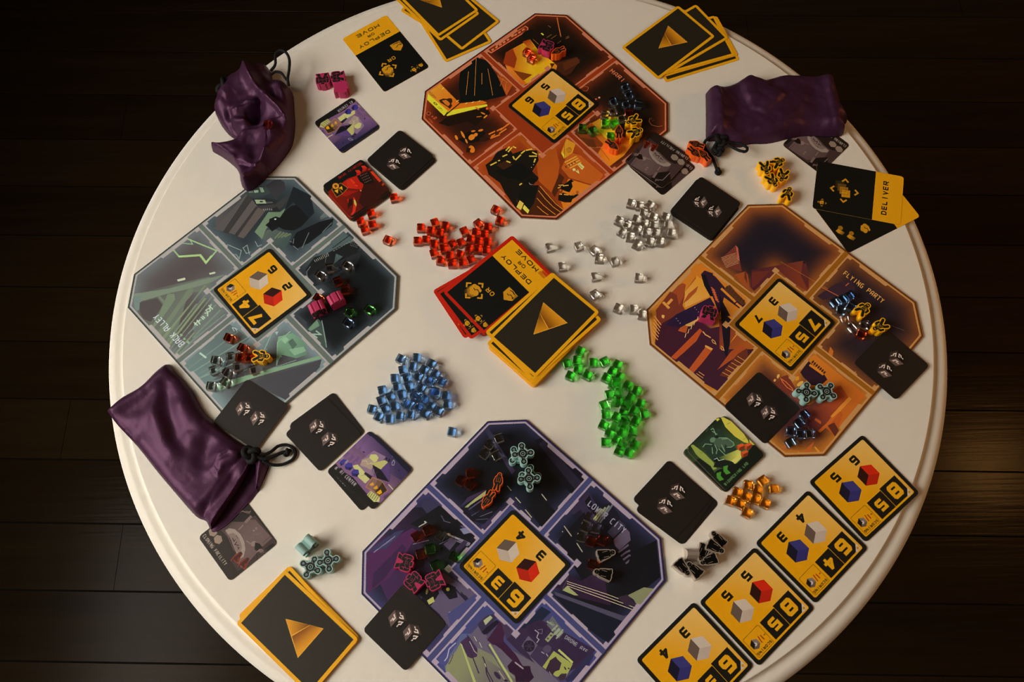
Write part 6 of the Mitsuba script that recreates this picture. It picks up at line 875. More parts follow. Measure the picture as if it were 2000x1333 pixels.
FA_AI = [
['g',[39,37,68],[133,99,144],[[-25.2,-24.2],[-25.4,25],[25.4,24.6],[27.1,-0.7],[26.9,-24.1]],[1.1,23.2],[-0.7,-2.8]],
['p',[25,27,48],[[-25.4,21.2],[-25.1,24.8],[24.9,24.6],[24.1,19.7],[9.6,19.6],[-6,21.5]]],
['g',[62,52,98],[129,97,153],[[-26.9,12.1],[-24.9,20.7],[0.6,20.9],[23.6,19.2],[24.4,10.7],[3.4,6.5],[-22.4,4.8]],[-2.5,21.9],[-10.7,3.1]],
['p',[115,87,141],[[-30.5,-3.6],[-26.4,-1.8],[-25.9,-7],[-28,-8.9]]],
['p',[115,87,141],[[-24.9,-2.3],[-21.9,-2.4],[-21.9,-7.1],[-23.9,-8]]],
['p',[115,87,141],[[-20.3,-0],[-17.8,0.4],[-16.8,-4.4],[-19.3,-4.8]]],
['p',[115,87,141],[[-28,-3.2],[-26.2,-3],[-27,-6.5]]],
['p',[115,87,141],[[-19.8,-1.5],[-17.8,-7.2],[-19.9,-9]]],
['p',[149,125,157],[[-13.2,13.1],[-1.2,16.4],[-0.1,4.2],[2.8,-6.2],[-11.8,-5.4],[-15.3,-0.1]]],
['p',[211,215,144],[[-11.7,5.9],[-12.7,8.8],[-9.1,12.1],[-5.5,11.6],[-4.1,8.1],[-6.7,3]]],
['p',[180,162,151],[[-12.8,-4.5],[-14.8,0.3],[-11.7,5.9],[-3.6,5.7],[-2.7,-0.9],[-7.2,-2.2]]],
['l',[211,215,173],[[-13.8,-0.7],[-11.7,2.1],[-8.2,0.6],[-6.6,4.9]],0.4],
['p',[200,200,128],[[-7.4,2.3],[0.2,13.5],[3.8,14.3],[3.7,5.3],[-2.6,3.8]]],
['p',[94,72,135],[[3.7,5.3],[3.8,14.3],[7.3,13.7],[17.3,2.8],[10.4,3.5]]],
['p',[21,20,34],[[-5.1,3.4],[3.9,5.1],[17.3,2.4],[6.8,-2.5]]],
['l',[62,50,93],[[3.8,14.3],[7.1,13.6],[17.3,2.8],[3.9,5.1]],0.3],
['l',[72,61,98],[[0.6,-2.6],[-3.1,2.4],[3.8,-2.5],[2.9,2.3]],0.4],
['p',[211,215,148],[[-17.3,-9.1],[-14.8,-5.4],[2.5,-6.4],[2.7,-12.8],[-5.8,-13.1]]],
['p',[41,31,52],[[-4.7,-5.6],[3.3,-3.9],[3.8,-7.2],[-4.7,-7.5]]],
['l',[123,119,93],[[-5.3,-10.7],[-2.7,-6.6]],0.3],
['p',[41,33,59],[[-17.9,6.5],[-17.8,6.3],[-17.9,6],[-18.1,5.8],[-18.4,5.6],[-18.7,5.5],[-19,5.4],[-19.3,5.5],[-19.6,5.6],[-19.7,5.7],[-19.7,6],[-19.7,6.2],[-19.5,6.4],[-19.2,6.6],[-18.9,6.7],[-18.6,6.8],[-18.3,6.8],[-18,6.7]]],
['p',[41,37,68],[[17,15.8],[17,15.6],[16.9,15.4],[16.7,15.2],[16.4,15],[16,14.9],[15.7,15],[15.4,15],[15.2,15.2],[15.1,15.4],[15.1,15.7],[15.2,15.9],[15.4,16.1],[15.7,16.2],[16,16.3],[16.4,16.3],[16.7,16.2],[16.9,16.1]]],
['p',[31,29,48],[[1.2,16.3],[1.4,16],[1.5,15.7],[1.5,15.3],[1.3,15],[1.1,14.8],[0.8,14.7],[0.4,14.7],[0.1,14.8],[-0.2,15],[-0.4,15.2],[-0.5,15.6],[-0.5,15.9],[-0.3,16.2],[-0.1,16.4],[0.3,16.5],[0.6,16.5],[0.9,16.4]]],
['p',[37,35,57],[[4.4,16.4],[4.6,15.8],[4.7,15.3],[4.6,14.9],[4.4,14.6],[4.1,14.5],[3.7,14.5],[3.3,14.8],[2.9,15.1],[2.6,15.6],[2.4,16.2],[2.4,16.7],[2.5,17.1],[2.7,17.4],[3,17.5],[3.4,17.5],[3.8,17.2],[4.1,16.9]]],
['l',[174,172,196],[[6.8,16.1],[6.1,19.3],[8.2,18.3],[9.6,15.8],[8.4,14.8],[6.8,16.1]],0.5],
['p',[174,172,196],[[3.2,20.6],[3.3,20.5],[3.3,20.4],[3.3,20.3],[3.3,20.2],[3.2,20.1],[3.1,20.1],[2.9,20.1],[2.8,20.1],[2.7,20.2],[2.7,20.3],[2.6,20.4],[2.6,20.5],[2.7,20.6],[2.8,20.7],[2.9,20.7],[3,20.7],[3.1,20.7]]],
['p',[25,25,25],[[-24.7,-24.7],[-25.5,-21.6],[-23.9,-17.4],[-17.4,-18],[-9.3,-16.3],[7.1,-18],[15.5,-18.6],[23.4,-16.9],[28.9,-11.9],[27.1,-24.2],[22.3,-25.2]]],
['p',[68,63,162],[[-22.4,-14.4],[-22.9,-10.4],[-19.4,-8.1],[-16.1,-10.3],[-15.9,-13.7],[-19.4,-15.6]]],
['p',[45,42,116],[[-22.4,-14.4],[-19.2,-13],[-15.9,-13.7],[-19.4,-15.6]]],
['p',[27,27,71],[[-19.2,-13],[-16.1,-10.3],[-15.9,-13.7]]],
['p',[68,63,162],[[-13.8,-14.5],[-14.3,-10.6],[-10.8,-8.3],[-7.5,-10.5],[-7.4,-13.9],[-10.8,-15.8]]],
['p',[45,42,116],[[-13.8,-14.5],[-10.7,-13.1],[-7.4,-13.9],[-10.8,-15.8]]],
['p',[27,27,71],[[-10.7,-13.1],[-7.5,-10.5],[-7.4,-13.9]]],
['p',[68,63,162],[[-30,-13.5],[-29.3,-11],[-25.7,-10.6],[-23.9,-13.7],[-24.7,-16.2],[-27.5,-16]]],
['p',[153,140,162],[[-26.2,-11],[-25.9,-8.9],[-23.3,-8.4],[-22.4,-11.3],[-24.3,-12.1]]],
['t',[180,172,185],'AI CENTER',[-21.8,-19.9],[-2.9,-19.5],3.3,0.16],
['p',[143,108,105],[[4.9,-14.4],[3,-4.6],[8,-2.8],[12.1,-12],[9.4,-14.5]]],
['p',[123,91,71],[[12.1,-12],[8,-2.8],[13,-1.5],[19.5,-13.1],[13.1,-12.5]]],
['p',[62,44,25],[[14.4,-11.4],[13.3,-1.8],[21.3,-3.7],[20,-12.5],[14.7,-12.9]]],
['l',[219,151,71],[[2.8,-4.8],[8,-2.8],[13,-1.5],[21.6,-3.9],[20,-12.5],[13.1,-12.5],[5.2,-14.7],[3,-4.6]],0.35],
['p',[231,172,71],[[5.9,-11.2],[6.7,-7.2],[9.5,-8.5],[7.7,-11]]],
['p',[231,172,48],[[10.7,-11.1],[11.2,-6.9],[14.2,-8.3],[12.7,-10.6]]],
['p',[241,183,25],[[15.5,-11.8],[16.4,-7.2],[19.5,-8.5],[18.9,-11.4]]],
['p',[211,215,139],[[11,-19],[10.6,-13.9],[21,-12.7],[23.2,-15.9],[19.9,-19.1]]],
['l',[25,25,25],[[12.4,-18.9],[11.4,-14.1]],0.45],
['l',[25,25,25],[[14.4,-18.6],[13.4,-13.8]],0.45],
['l',[25,25,25],[[16.4,-18.3],[15.4,-13.5]],0.45],
['l',[25,25,25],[[18.5,-18],[17.5,-13.2]],0.45],
['l',[25,25,25],[[20.5,-17.7],[19.5,-13]],0.45],
['p',[123,97,128],[[18.7,-0.9],[19.8,2.8],[25.7,0.8],[25.9,-1.3],[20.7,-1.9]]],
['l',[219,211,173],[[18.3,0.5],[23,0.1],[25.7,-0.2]],0.8],
['l',[62,50,82],[[17,-0.2],[17,-2.5]],0.4],
['p',[94,72,128],[[22.5,-10.4],[23.6,-4.8],[26.6,-4.9],[26.4,-12.3]]]]
FA_SECURITY = [
['g',[141,25,11],[63,21,11],[[24.6,-26.3],[-24.9,-25.6],[-25.6,23],[25.3,22.9]],[25.3,-8.5],[-11.4,19.2]],
['p',[192,34,17],[[7.4,-14.7],[-8.2,-13.1],[-10.6,2.1],[-1.6,5.2],[6.5,-5.7]]],
['p',[212,44,20],[[2.2,-13.6],[-2.3,-12.3],[-0.7,3.7],[7.3,-4.7]]],
['l',[231,60,30],[[-1.9,-12.2],[-2,-5.5]],2],
['l',[238,71,30],[[-1.5,-3.9],[-2.5,-1]],1.2],
['p',[162,27,14],[[14.1,1],[-0.3,4.2],[6.9,-5.2],[16.8,-4.5]]],
['p',[119,23,14],[[6.5,-5.7],[-1.5,2.7],[-1.6,5.2],[9.2,-3.9]]],
['p',[247,175,95],[[-2.4,5.7],[-2.2,5.9],[-2,6],[-1.7,6],[-1.5,6],[-1.4,5.8],[-1.2,5.6],[-1.2,5.4],[-1.3,5.1],[-1.4,4.9],[-1.6,4.7],[-1.8,4.6],[-2,4.6],[-2.2,4.6],[-2.4,4.8],[-2.5,5],[-2.5,5.2],[-2.5,5.5]]],
['p',[162,32,17],[[-6.8,5.5],[-11.3,7.6],[-8.4,11],[-6.6,10.3]]],
['p',[57,19,11],[[-8.9,0.7],[-18.4,5.4],[-21.6,14.7],[-9.6,29],[7.3,22.8],[7.8,14.4],[-1.3,7.4]]],
['p',[27,16,13],[[-9.1,-12.4],[-22,-7.7],[-18,6.8],[-8.4,1.5],[-7.5,-3.8]]],
['l',[184,140,121],[[-12.2,-9.3],[-12.1,-8.4]],0.5],
['l',[184,140,121],[[-11.7,-6.2],[-11.6,-5.3]],0.5],
['l',[184,140,121],[[-11.3,-3.2],[-11.1,-2.3]],0.5],
['l',[184,140,121],[[-10.8,-0.1],[-10.7,0.8]],0.5],
['l',[184,140,121],[[-13.9,-8.9],[-13.7,-8]],0.5],
['l',[184,140,121],[[-13.4,-5.8],[-13.3,-4.9]],0.5],
['l',[184,140,121],[[-12.9,-2.8],[-12.8,-1.9]],0.5],
['l',[184,140,121],[[-12.4,0.3],[-12.3,1.2]],0.5],
['l',[184,140,121],[[-15.5,-8.5],[-15.4,-7.6]],0.5],
['l',[184,140,121],[[-15,-5.5],[-14.9,-4.6]],0.5],
['l',[184,140,121],[[-14.5,-2.4],[-14.4,-1.5]],0.5],
['l',[184,140,121],[[-14,0.7],[-13.9,1.5]],0.5],
['l',[184,140,121],[[-17.1,-8.2],[-17,-7.3]],0.5],
['l',[184,140,121],[[-16.6,-5.1],[-16.5,-4.2]],0.5],
['l',[184,140,121],[[-16.1,-2],[-16,-1.1]],0.5],
['l',[184,140,121],[[-15.6,1],[-15.5,1.9]],0.5],
['l',[184,140,121],[[-18.7,-7.8],[-18.6,-6.9]],0.5],
['l',[184,140,121],[[-18.2,-4.7],[-18.1,-3.8]],0.5],
['l',[184,140,121],[[-17.7,-1.7],[-17.6,-0.8]],0.5],
['l',[184,140,121],[[-17.2,1.4],[-17.1,2.3]],0.5],
['p',[231,62,33],[[-22.2,-6.3],[-25.4,-5.4],[-25,9.3],[-22,9.7]]],
['p',[223,57,30],[[-22.1,13.1],[-25.1,12.3],[-25.2,14.5],[-22.2,15.2]]],
['p',[212,48,25],[[-21.8,-10.3],[-24.7,-10],[-24.6,-8.5],[-22.3,-9.1]]],
['p',[223,55,33],[[8.3,5.9],[8.1,9.3],[10.3,14.7],[12.5,17.3],[16.8,21.3],[20.5,22.6],[22.7,21.3],[18.9,19.5],[13.8,14.2],[10.6,10.4]]],
['p',[212,209,95],[[9.6,8.8],[9,11],[10.3,14.7],[12.5,17.3],[12.2,13.1]]],
['p',[205,44,25],[[14.4,4.7],[13,5.1],[15.9,8.8],[16.3,8]]],
['l',[27,14,11],[[17.2,8.9],[19.8,13.9],[17.4,15.6]],0.5],
['p',[51,16,11],[[13.4,5.6],[9.8,7],[14,13.2],[20.4,13.4],[17.1,9.8]]],
['p',[17,18,17],[[24.6,-26.3],[-24.9,-25.6],[-27,-17.3],[-25.4,-12.4],[-7.5,-12.1],[-0.1,-14.9],[7.2,-14.1],[19,-15.4],[25.3,-15]]],
['p',[223,48,33],[[-19.1,-18.1],[-22.6,-16],[-22.6,-12.2],[-18.8,-14.6]]],
['p',[192,32,22],[[-18.8,-14.6],[-22.6,-12.2],[-20.2,-10.5],[-15.9,-11.6]]],
['p',[223,48,33],[[-11.4,-17.9],[-14.9,-15.8],[-14.9,-12],[-11.2,-14.3]]],
['p',[192,32,22],[[-11.2,-14.3],[-14.9,-12],[-12.6,-10.2],[-8.3,-11.3]]],
['t',[184,30,17],'SECURITY',[-22.1,-20.6],[-5.2,-21.5],2.9,0.16],
['t',[184,30,17],'SPIRE',[-2.2,-21.1],[7,-21.4],2.9,0.16],
['p',[33,25,17],[[19.6,-15.5],[8.4,-15.2],[6.4,-5.7],[14.3,-3.7],[21.3,-4.2]]],
['l',[212,140,43],[[19.6,-15.5],[8.4,-15.2],[6.4,-5.7],[14.3,-3.7],[21.3,-4.2],[19.6,-15.5]],0.45],
['l',[212,140,43],[[13.7,-12.6],[14.3,-3.7]],0.4],
['p',[231,163,56],[[11.8,-13.3],[12.6,-12.5],[13.7,-12],[14.8,-11.9],[15.9,-12.3],[16.8,-13.1],[17.4,-14.1],[17.6,-15.3],[17.5,-16.6],[17,-17.7],[16.1,-18.5],[15.1,-19],[13.9,-19],[12.8,-18.6],[11.9,-17.9],[11.3,-16.8],[11.1,-15.6],[11.3,-14.4]]],
['l',[98,48,17],[[15.1,-17.1],[13.5,-13.9]],1.2],
['l',[98,48,17],[[13.1,-16.6],[15.7,-14.1]],1.2],
['p',[240,186,30],[[18.8,-11.9],[14.4,-11.1],[17.8,-6.9]]],
['p',[240,175,43],[[13.3,-11.4],[9.4,-11.5],[11.7,-6.8]]]]
FA_CLONING = [
['g',[71,54,54],[62,47,48],[[-25.5,-24.9],[-36.7,10.6],[-23.4,23.1],[25,24.2],[25.4,-24.1]],[-23.7,8],[16.4,6.7]],
['g',[90,71,71],[108,88,89],[[-14.4,-4.3],[-15.9,7.4],[-4.8,21.3],[17.7,23.4],[18.5,12.9],[21.5,-4.3],[20.9,-11.4],[2.4,-9.5]],[-14.1,4.6],[2.4,5.6]],
['p',[26,19,16],[[-27.4,13.5],[-23.4,23.1],[-8,23.4],[-9.1,13.4],[-17.4,3.8]]],
['p',[159,144,139],[[-14,-3.8],[-13.6,-0.3],[-9.6,3.1],[-2.7,4.5],[4.6,3.4],[10.9,0.3],[15,-4.4],[14.4,-7.8],[8.3,-7.4],[-5.8,-4]]],
['p',[132,114,112],[[-9.7,-3.6],[-7.8,0.4],[-0.9,1.8],[7,-0.5],[10.8,-4.5],[7.3,-6.7],[-2.4,-4.7]]],
['l',[26,13,13],[[-4.6,-2.5],[-1.2,-3.3],[-1.9,-1.3]],0.6],
['l',[26,13,13],[[0.5,-1.4],[1.3,-4.2],[4.5,-1.9]],0.6],
['l',[26,13,13],[[4.1,-3.8],[6.3,-3.1],[6.6,-4.7]],0.6],
['l',[26,13,13],[[-4.6,1.3],[-1.9,0.6]],0.4],
['l',[26,17,14],[[-6.5,-4.7],[8.3,-7.4]],0.5],
['l',[126,107,106],[[-8.5,13.1],[-9.5,20.6]],2.4],
['l',[136,116,114],[[-7.8,11],[-7,5.2]],1],
['l',[150,129,126],[[-19,4.8],[-18.6,16.9],[-13.7,19.7],[-13.6,22.7]],0.6],
['p',[99,81,79],[[-12.2,21.2],[-12.1,20.8],[-12.3,20.4],[-12.7,19.8],[-13.3,19.3],[-14,18.9],[-14.7,18.6],[-15.4,18.5],[-16,18.6],[-16.3,18.8],[-16.4,19.2],[-16.2,19.7],[-15.8,20.2],[-15.2,20.7],[-14.5,21.1],[-13.8,21.4],[-13.1,21.5],[-12.5,21.5]]],
['l',[123,103,102],[[5.3,9],[7.5,18.2],[14.7,17.1]],0.4],
['l',[90,71,71],[[15.9,14.7],[15.8,23.2]],0.8],
['p',[145,126,124],[[2.9,15.7],[3,15.5],[3.1,15.3],[3.1,15],[2.9,14.7],[2.7,14.4],[2.4,14.2],[2.1,14.1],[1.8,14.1],[1.5,14.2],[1.4,14.4],[1.3,14.6],[1.3,14.9],[1.5,15.2],[1.7,15.5],[2,15.7],[2.3,15.8],[2.6,15.8]]],
['p',[136,116,114],[[2.7,18.4],[3,18.1],[3.2,17.8],[3.3,17.4],[3.2,17.1],[3,16.9],[2.7,16.7],[2.3,16.7],[1.9,16.8],[1.5,17],[1.2,17.3],[1,17.6],[0.9,18],[1,18.3],[1.2,18.5],[1.5,18.7],[1.9,18.7],[2.3,18.6]]],
['l',[123,103,102],[[4.1,11.4],[5.8,16.3]],0.3],
['p',[141,122,120],[[11.9,11.1],[12.7,10.8],[13.3,10.3],[13.7,9.6],[13.9,8.8],[13.7,7.9],[13.3,7.1],[12.7,6.5],[11.9,6.2],[11.1,6.1],[10.3,6.3],[9.7,6.8],[9.2,7.6],[9.1,8.4],[9.3,9.3],[9.7,10],[10.3,10.6],[11.1,11]]],
['p',[26,17,14],[[11.3,10.2],[14.8,12.4],[19,12.6],[19.6,7.6],[16,6.3]]],
['p',[117,99,98],[[23.4,11],[23.4,10.5],[23.2,9.8],[22.7,9.3],[22,8.8],[21.1,8.4],[20.3,8.3],[19.5,8.4],[18.9,8.7],[18.5,9.1],[18.4,9.7],[18.6,10.3],[19.1,10.9],[19.8,11.4],[20.7,11.8],[21.6,11.9],[22.4,11.8],[23,11.5]]],
['l',[44,32,30],[[19.8,5.9],[25.5,3.2]],1.2],
['l',[136,116,116],[[5.3,5.2],[10.8,6.8]],1],
['p',[26,17,16],[[21.2,13.3],[21.7,21.4],[24.5,21.8],[25.3,14.3]]],
['l',[158,139,135],[[18.9,9.6],[19.2,7.1]],0.8],
['l',[49,36,34],[[21.5,-4.3],[23.1,17.3]],0.5],
['p',[38,28,22],[[-25.5,-24.9],[-26.3,-15.3],[-20.6,-11.5],[-16.5,-6.7],[-8.5,-5.2],[4.1,-7.6],[8.3,-7.4],[9.6,-14.3],[21.8,-15],[22.3,-10.8],[23.9,-8.9],[26.2,-23.2],[22.8,-24.6]]],
['p',[150,133,120],[[-16.6,-10.4],[-15.9,-14.1],[-19.3,-16.4],[-23.3,-15],[-24,-11.3],[-20.7,-9]]],
['p',[150,133,120],[[-8.3,-10.5],[-7.6,-14.2],[-11,-16.5],[-15,-15.1],[-15.7,-11.4],[-12.3,-9.1]]],
['t',[169,159,151],'CLONING FACILITY',[-23,-20.1],[10.5,-19.4],3.1,0.16],
['p',[71,13,7],[[10.6,-15],[8.7,-10.7],[9,-5.6],[10.1,-3.4],[12.5,-3.5],[13.9,-7.4],[16.8,-11.6],[12.1,-11.5],[12.4,-13.9]]],
['l',[158,58,7],[[10.9,-14.8],[9.4,-10.8],[9.7,-5.3]],0.5],
['l',[158,58,7],[[11.3,-12.4],[16.3,-11.3],[12.6,-8]],0.5],
['l',[158,58,7],[[12.3,-3.7],[13.9,-7.4],[16.4,-10.2]],0.5],
['p',[71,13,7],[[18.6,-13.2],[16.7,-8.9],[17,-3.9],[18.1,-1.6],[20.5,-1.7],[21.9,-5.7],[24.7,-9.8],[20,-9.7],[20.3,-12.1]]],
['l',[158,58,7],[[18.8,-13],[17.4,-9],[17.7,-3.6]],0.5],
['l',[158,58,7],[[19.2,-10.6],[24.2,-9.5],[20.6,-6.3]],0.5],
['l',[158,58,7],[[20.3,-1.9],[21.9,-5.7],[24.3,-8.4]],0.5]]
FA_BIO = [
['g',[30,46,36],[71,103,61],[[-24.6,24.9],[25.2,25.7],[23.9,-25.1],[-24.5,-25.5]],[0.4,25.6],[-4.6,-5.9]],
['p',[41,66,55],[[-11.2,20.9],[11.3,19.4],[9.7,-3.8],[2.6,-12.2],[-6.4,-7.6],[-14.5,2.7]]],
['g',[71,108,61],[231,240,116],[[-9.2,1.2],[12.4,-6.2],[7.1,-12.9],[-0.1,-13.1],[-2.8,-7.5]],[-6.5,-1.1],[1.7,-13.1]],
['p',[238,235,130],[[-1.5,-8.7],[6.1,-9.7],[6.6,-12.5],[-1.4,-12.8]]],
['p',[227,223,89],[[20.1,25.1],[22.3,24],[25,15.8],[25.1,2.5],[23.2,-5.8],[21.6,-7.7],[19.2,-4.7],[16.9,4.7],[16.8,16.3]]],
['p',[220,215,89],[[25.5,-4.5],[26.9,-7.3],[24.9,-12.2],[23.3,-12.4],[22.8,-7.9]]],
['l',[128,128,61],[[19.5,17.2],[23.7,16.1]],0.3],
['l',[128,128,61],[[20.1,-2.2],[26,-3.3]],0.3],
['p',[162,188,89],[[-18.9,25.1],[-16.6,24],[-14.7,12.5],[-14.5,1],[-16.6,-5.1],[-19.7,-4],[-20.8,4.9],[-21,16.4]]],
['l',[82,103,47],[[-17.8,14.4],[-12.9,12.6]],0.3],
['p',[78,108,89],[[-1.5,17],[5.8,15.7],[5.1,13.3],[7.8,9.3],[12.2,5.2],[11,-0.1],[6.1,1],[4.7,5.4],[-0.2,1.6],[0.6,5.7],[-2.1,6.4],[-2.1,13]]],
['p',[112,153,125],[[2.4,15.5],[2.2,14.8],[1.7,14.1],[0.9,13.7],[-0.1,13.5],[-1,13.5],[-1.9,13.8],[-2.6,14.3],[-3.1,15],[-3.2,15.7],[-2.9,16.4],[-2.4,17],[-1.6,17.5],[-0.7,17.7],[0.3,17.6],[1.2,17.3],[1.9,16.8],[2.3,16.2]]],
['p',[25,38,33],[[5.6,14],[5.2,13.8],[4.7,13.7],[4.2,13.8],[3.7,14.1],[3.2,14.4],[2.9,14.9],[2.8,15.4],[2.8,15.9],[3,16.2],[3.4,16.4],[3.9,16.5],[4.5,16.4],[5,16.2],[5.4,15.8],[5.7,15.3],[5.9,14.8],[5.8,14.4]]],
['l',[139,186,150],[[5,16.6],[7.7,22.6],[5,23.3]],0.7],
['l',[139,186,150],[[6.4,16.3],[5,21.6]],0.7],
['l',[139,186,150],[[5.1,13.3],[10.5,8.6],[11.9,1.6],[10.6,-0.5],[7,0.2],[4.2,2.6]],0.7],
['l',[139,186,150],[[6,10.9],[11,7.3]],0.7],
['l',[139,186,150],[[-2.1,6.4],[-2,-0.1],[-1.5,-3]],0.7],
['l',[139,186,150],[[-3.9,12.9],[-8,17.3],[-12.1,16.7]],0.7],
['l',[139,186,150],[[-5.7,11.2],[-9.7,6.5]],0.7],
['l',[139,186,150],[[2.4,7.4],[0.2,1.2],[1.4,3.4]],0.7],
['l',[139,186,150],[[-2.1,11.4],[-3.9,6.4],[-7.4,4.6]],0.7],
['p',[20,31,30],[[-8.8,-1.5],[-9.5,-2],[-10.4,-2.2],[-11.4,-2.1],[-12.3,-1.6],[-13,-1],[-13.5,-0.2],[-13.7,0.7],[-13.6,1.5],[-13.1,2.2],[-12.4,2.7],[-11.5,2.9],[-10.5,2.8],[-9.6,2.4],[-8.8,1.7],[-8.3,0.9],[-8.1,0],[-8.3,-0.8]]],
['p',[25,36,33],[[-14.5,-0.6],[-7.3,-2],[-1.9,-9.9],[-1,-14],[-9.9,-11],[-14.4,-5.5],[-18,-2.3]]],
['l',[220,247,241],[[-12.3,2.3],[-9.2,1.2],[-10,-1.2],[-5.5,-3.5]],0.5],
['l',[139,178,158],[[-18.9,-1.6],[-21.5,-5.7],[-19.6,-8.9]],0.5],
['p',[71,103,61],[[8.6,23.4],[8.2,23.2],[7.8,23.1],[7.4,23.1],[7,23.2],[6.6,23.5],[6.4,23.9],[6.4,24.3],[6.5,24.7],[6.8,25],[7.1,25.3],[7.6,25.4],[8,25.4],[8.4,25.2],[8.7,25],[8.9,24.6],[9,24.2],[8.9,23.8]]],
['p',[30,46,36],[[8.4,23.6],[8.2,23.5],[7.9,23.4],[7.7,23.4],[7.4,23.5],[7.2,23.6],[7.1,23.9],[7.1,24.1],[7.2,24.4],[7.3,24.6],[7.5,24.7],[7.8,24.8],[8.1,24.8],[8.3,24.7],[8.5,24.5],[8.6,24.3],[8.6,24.1],[8.6,23.8]]],
['p',[19,31,25],[[-17,-6.4],[0.8,-13.9],[8,-13.7],[24.2,-11.5],[24.2,-18.1],[23.9,-25.1],[-24.5,-25.5],[-22.2,-13],[-22.3,-6.6]]],
['p',[25,38,30],[[-20.9,11.4],[-18.9,0.1],[-22.2,-13],[-24.5,-25.5],[-26,-22.4],[-26.2,12.9]]],
['p',[238,108,53],[[12.4,-2.2],[17.4,-4],[17.8,-6.7],[12.8,-5.2]]],
['p',[208,91,42],[[12.4,-2.2],[12.8,-5.2],[10.3,-7.2],[10.1,-4.8]]],
['p',[139,53,28],[[12.8,-5.2],[17.8,-6.7],[14.8,-8.6],[10.3,-7.2]]],
['p',[238,108,53],[[17.9,-6.1],[23,-7.9],[23.3,-10.5],[18.3,-9]]],
['p',[208,91,42],[[17.9,-6.1],[18.3,-9],[15.8,-11.1],[15.6,-8.6]]],
['p',[139,53,28],[[18.3,-9],[23.3,-10.5],[20.3,-12.4],[15.8,-11.1]]],
['p',[238,108,53],[[10.4,-8.7],[15.5,-10.5],[15.9,-13.1],[10.8,-11.6]]],
['p',[208,91,42],[[10.4,-8.7],[10.8,-11.6],[8.3,-13.7],[8.1,-11.2]]],
['p',[139,53,28],[[10.8,-11.6],[15.9,-13.1],[12.8,-15],[8.3,-13.7]]],
['p',[82,166,61],[[-19.5,-7.8],[-15.4,-9.7],[-18.5,-11.8],[-18.6,-16.1],[-22.5,-14.6],[-22.4,-10.9]]],
['p',[82,166,61],[[-10.8,-7.6],[-6.7,-9.6],[-9.9,-11.7],[-10,-16],[-13.9,-14.5],[-13.8,-10.8]]],
['t',[112,166,103],'BIOHACKING LAB',[-21.6,-19.8],[8,-19.4],2.5,0.16]]
# ------------------------------------------------------------------ the room: floor boards, walls, window and lamp outside the picture
def box_mesh(x0, y0, z0, x1, y1, z1):
    m = trimesh.creation.box((x1 - x0, y1 - y0, z1 - z0)); m.apply_translation(((x0 + x1) / 2, (y0 + y1) / 2, (z0 + z1) / 2)); return m
def structure(key, mesh, mat, label):
    scene[key] = mikit.ply(mesh, mat); tag(key, label, kind='structure'); return key
structure('floor', box_mesh(-1.8, -1.5, -0.06, 2.4, 2.6, -0.0035), 'mat_subfloor', 'dark brown wooden plank floor below the round table')
PITCH, SLOPE = 0.1135, -0.030
def floor_board(x0, x1, row):
    y0, y1 = row * PITCH + 0.0011, (row + 1) * PITCH - 0.0011
    c = 0.0005
    v, f = [], []
    ring = [(y0, -0.0034), (y0, -c), (y0 + c, 0), (y1 - c, 0), (y1, -c), (y1, -0.0034)]
    for x in (x0 + 0.0004, x1 - 0.0004): v += [(x, y + SLOPE * x, z) for y, z in ring]
    for i in range(5): f += [(i, i + 6, i + 7), (i, i + 7, i + 1)]
    f += [(0, 1, 5), (1, 4, 5), (1, 2, 4), (2, 3, 4), (6, 11, 7), (7, 11, 10), (7, 10, 8), (8, 10, 9)]
    return trimesh.Trimesh(v, f, process=False)
for row in range(-6, 19):
    joints = [-1.8] + sorted(RNG.uniform(-0.25, 0.25) + q for q in ((-0.9, 0.55, 1.7) if row % 2 else (-0.2, 1.15))) + [2.4]
    for a, b in zip(joints, joints[1:]):
        part('floor', 'floor_board', mikit.ply(floor_board(a, b, row), 'mat_floor'))
wx = WINDOW_AT[0] - 0.06
y0, y1, z0, z1 = WINDOW_AT[1] - WINDOW_W / 2, WINDOW_AT[1] + WINDOW_W / 2, WINDOW_AT[2] - WINDOW_H / 2, WINDOW_AT[2] + WINDOW_H / 2
structure('wall_left', trimesh.util.concatenate([box_mesh(wx - 0.1, -1.5, 0, wx, y0, 3.1), box_mesh(wx - 0.1, y1, 0, wx, 2.6, 3.1), box_mesh(wx - 0.1, y0, 0, wx, y1, z0), box_mesh(wx - 0.1, y0, z1, wx, y1, 3.1)]), 'mat_wall', 'wall with the window, to the left of the table')
structure('wall_back', box_mesh(wx - 0.1, 2.6, 0, 2.5, 2.7, 3.1), 'mat_wall', 'wall behind the table')
structure('wall_right', box_mesh(2.4, -1.5, 0, 2.5, 2.6, 3.1), 'mat_wall', 'wall to the right of the table')
structure('wall_front', box_mesh(wx - 0.1, -1.6, 0, 2.5, -1.5, 3.1), 'mat_wall', 'wall on the near side of the table')
structure('ceiling', box_mesh(wx - 0.1, -1.6, 3.1, 2.5, 2.7, 3.2), 'mat_wall', 'ceiling above the table')
q = np.array([[wx + 0.001, y0, z0], [wx + 0.001, y1, z0], [wx + 0.001, y1, z1], [wx + 0.001, y0, z1]])
scene['window_1'] = {**mikit.ply((q, np.array([[0, 1, 2], [0, 2, 3]])), 'mat_wall'), 'emitter': {'type': 'area', 'radiance': col(*WINDOW_RADIANCE)}}
tag('window_1', 'daylit window in the wall to the left of the table', kind='structure')
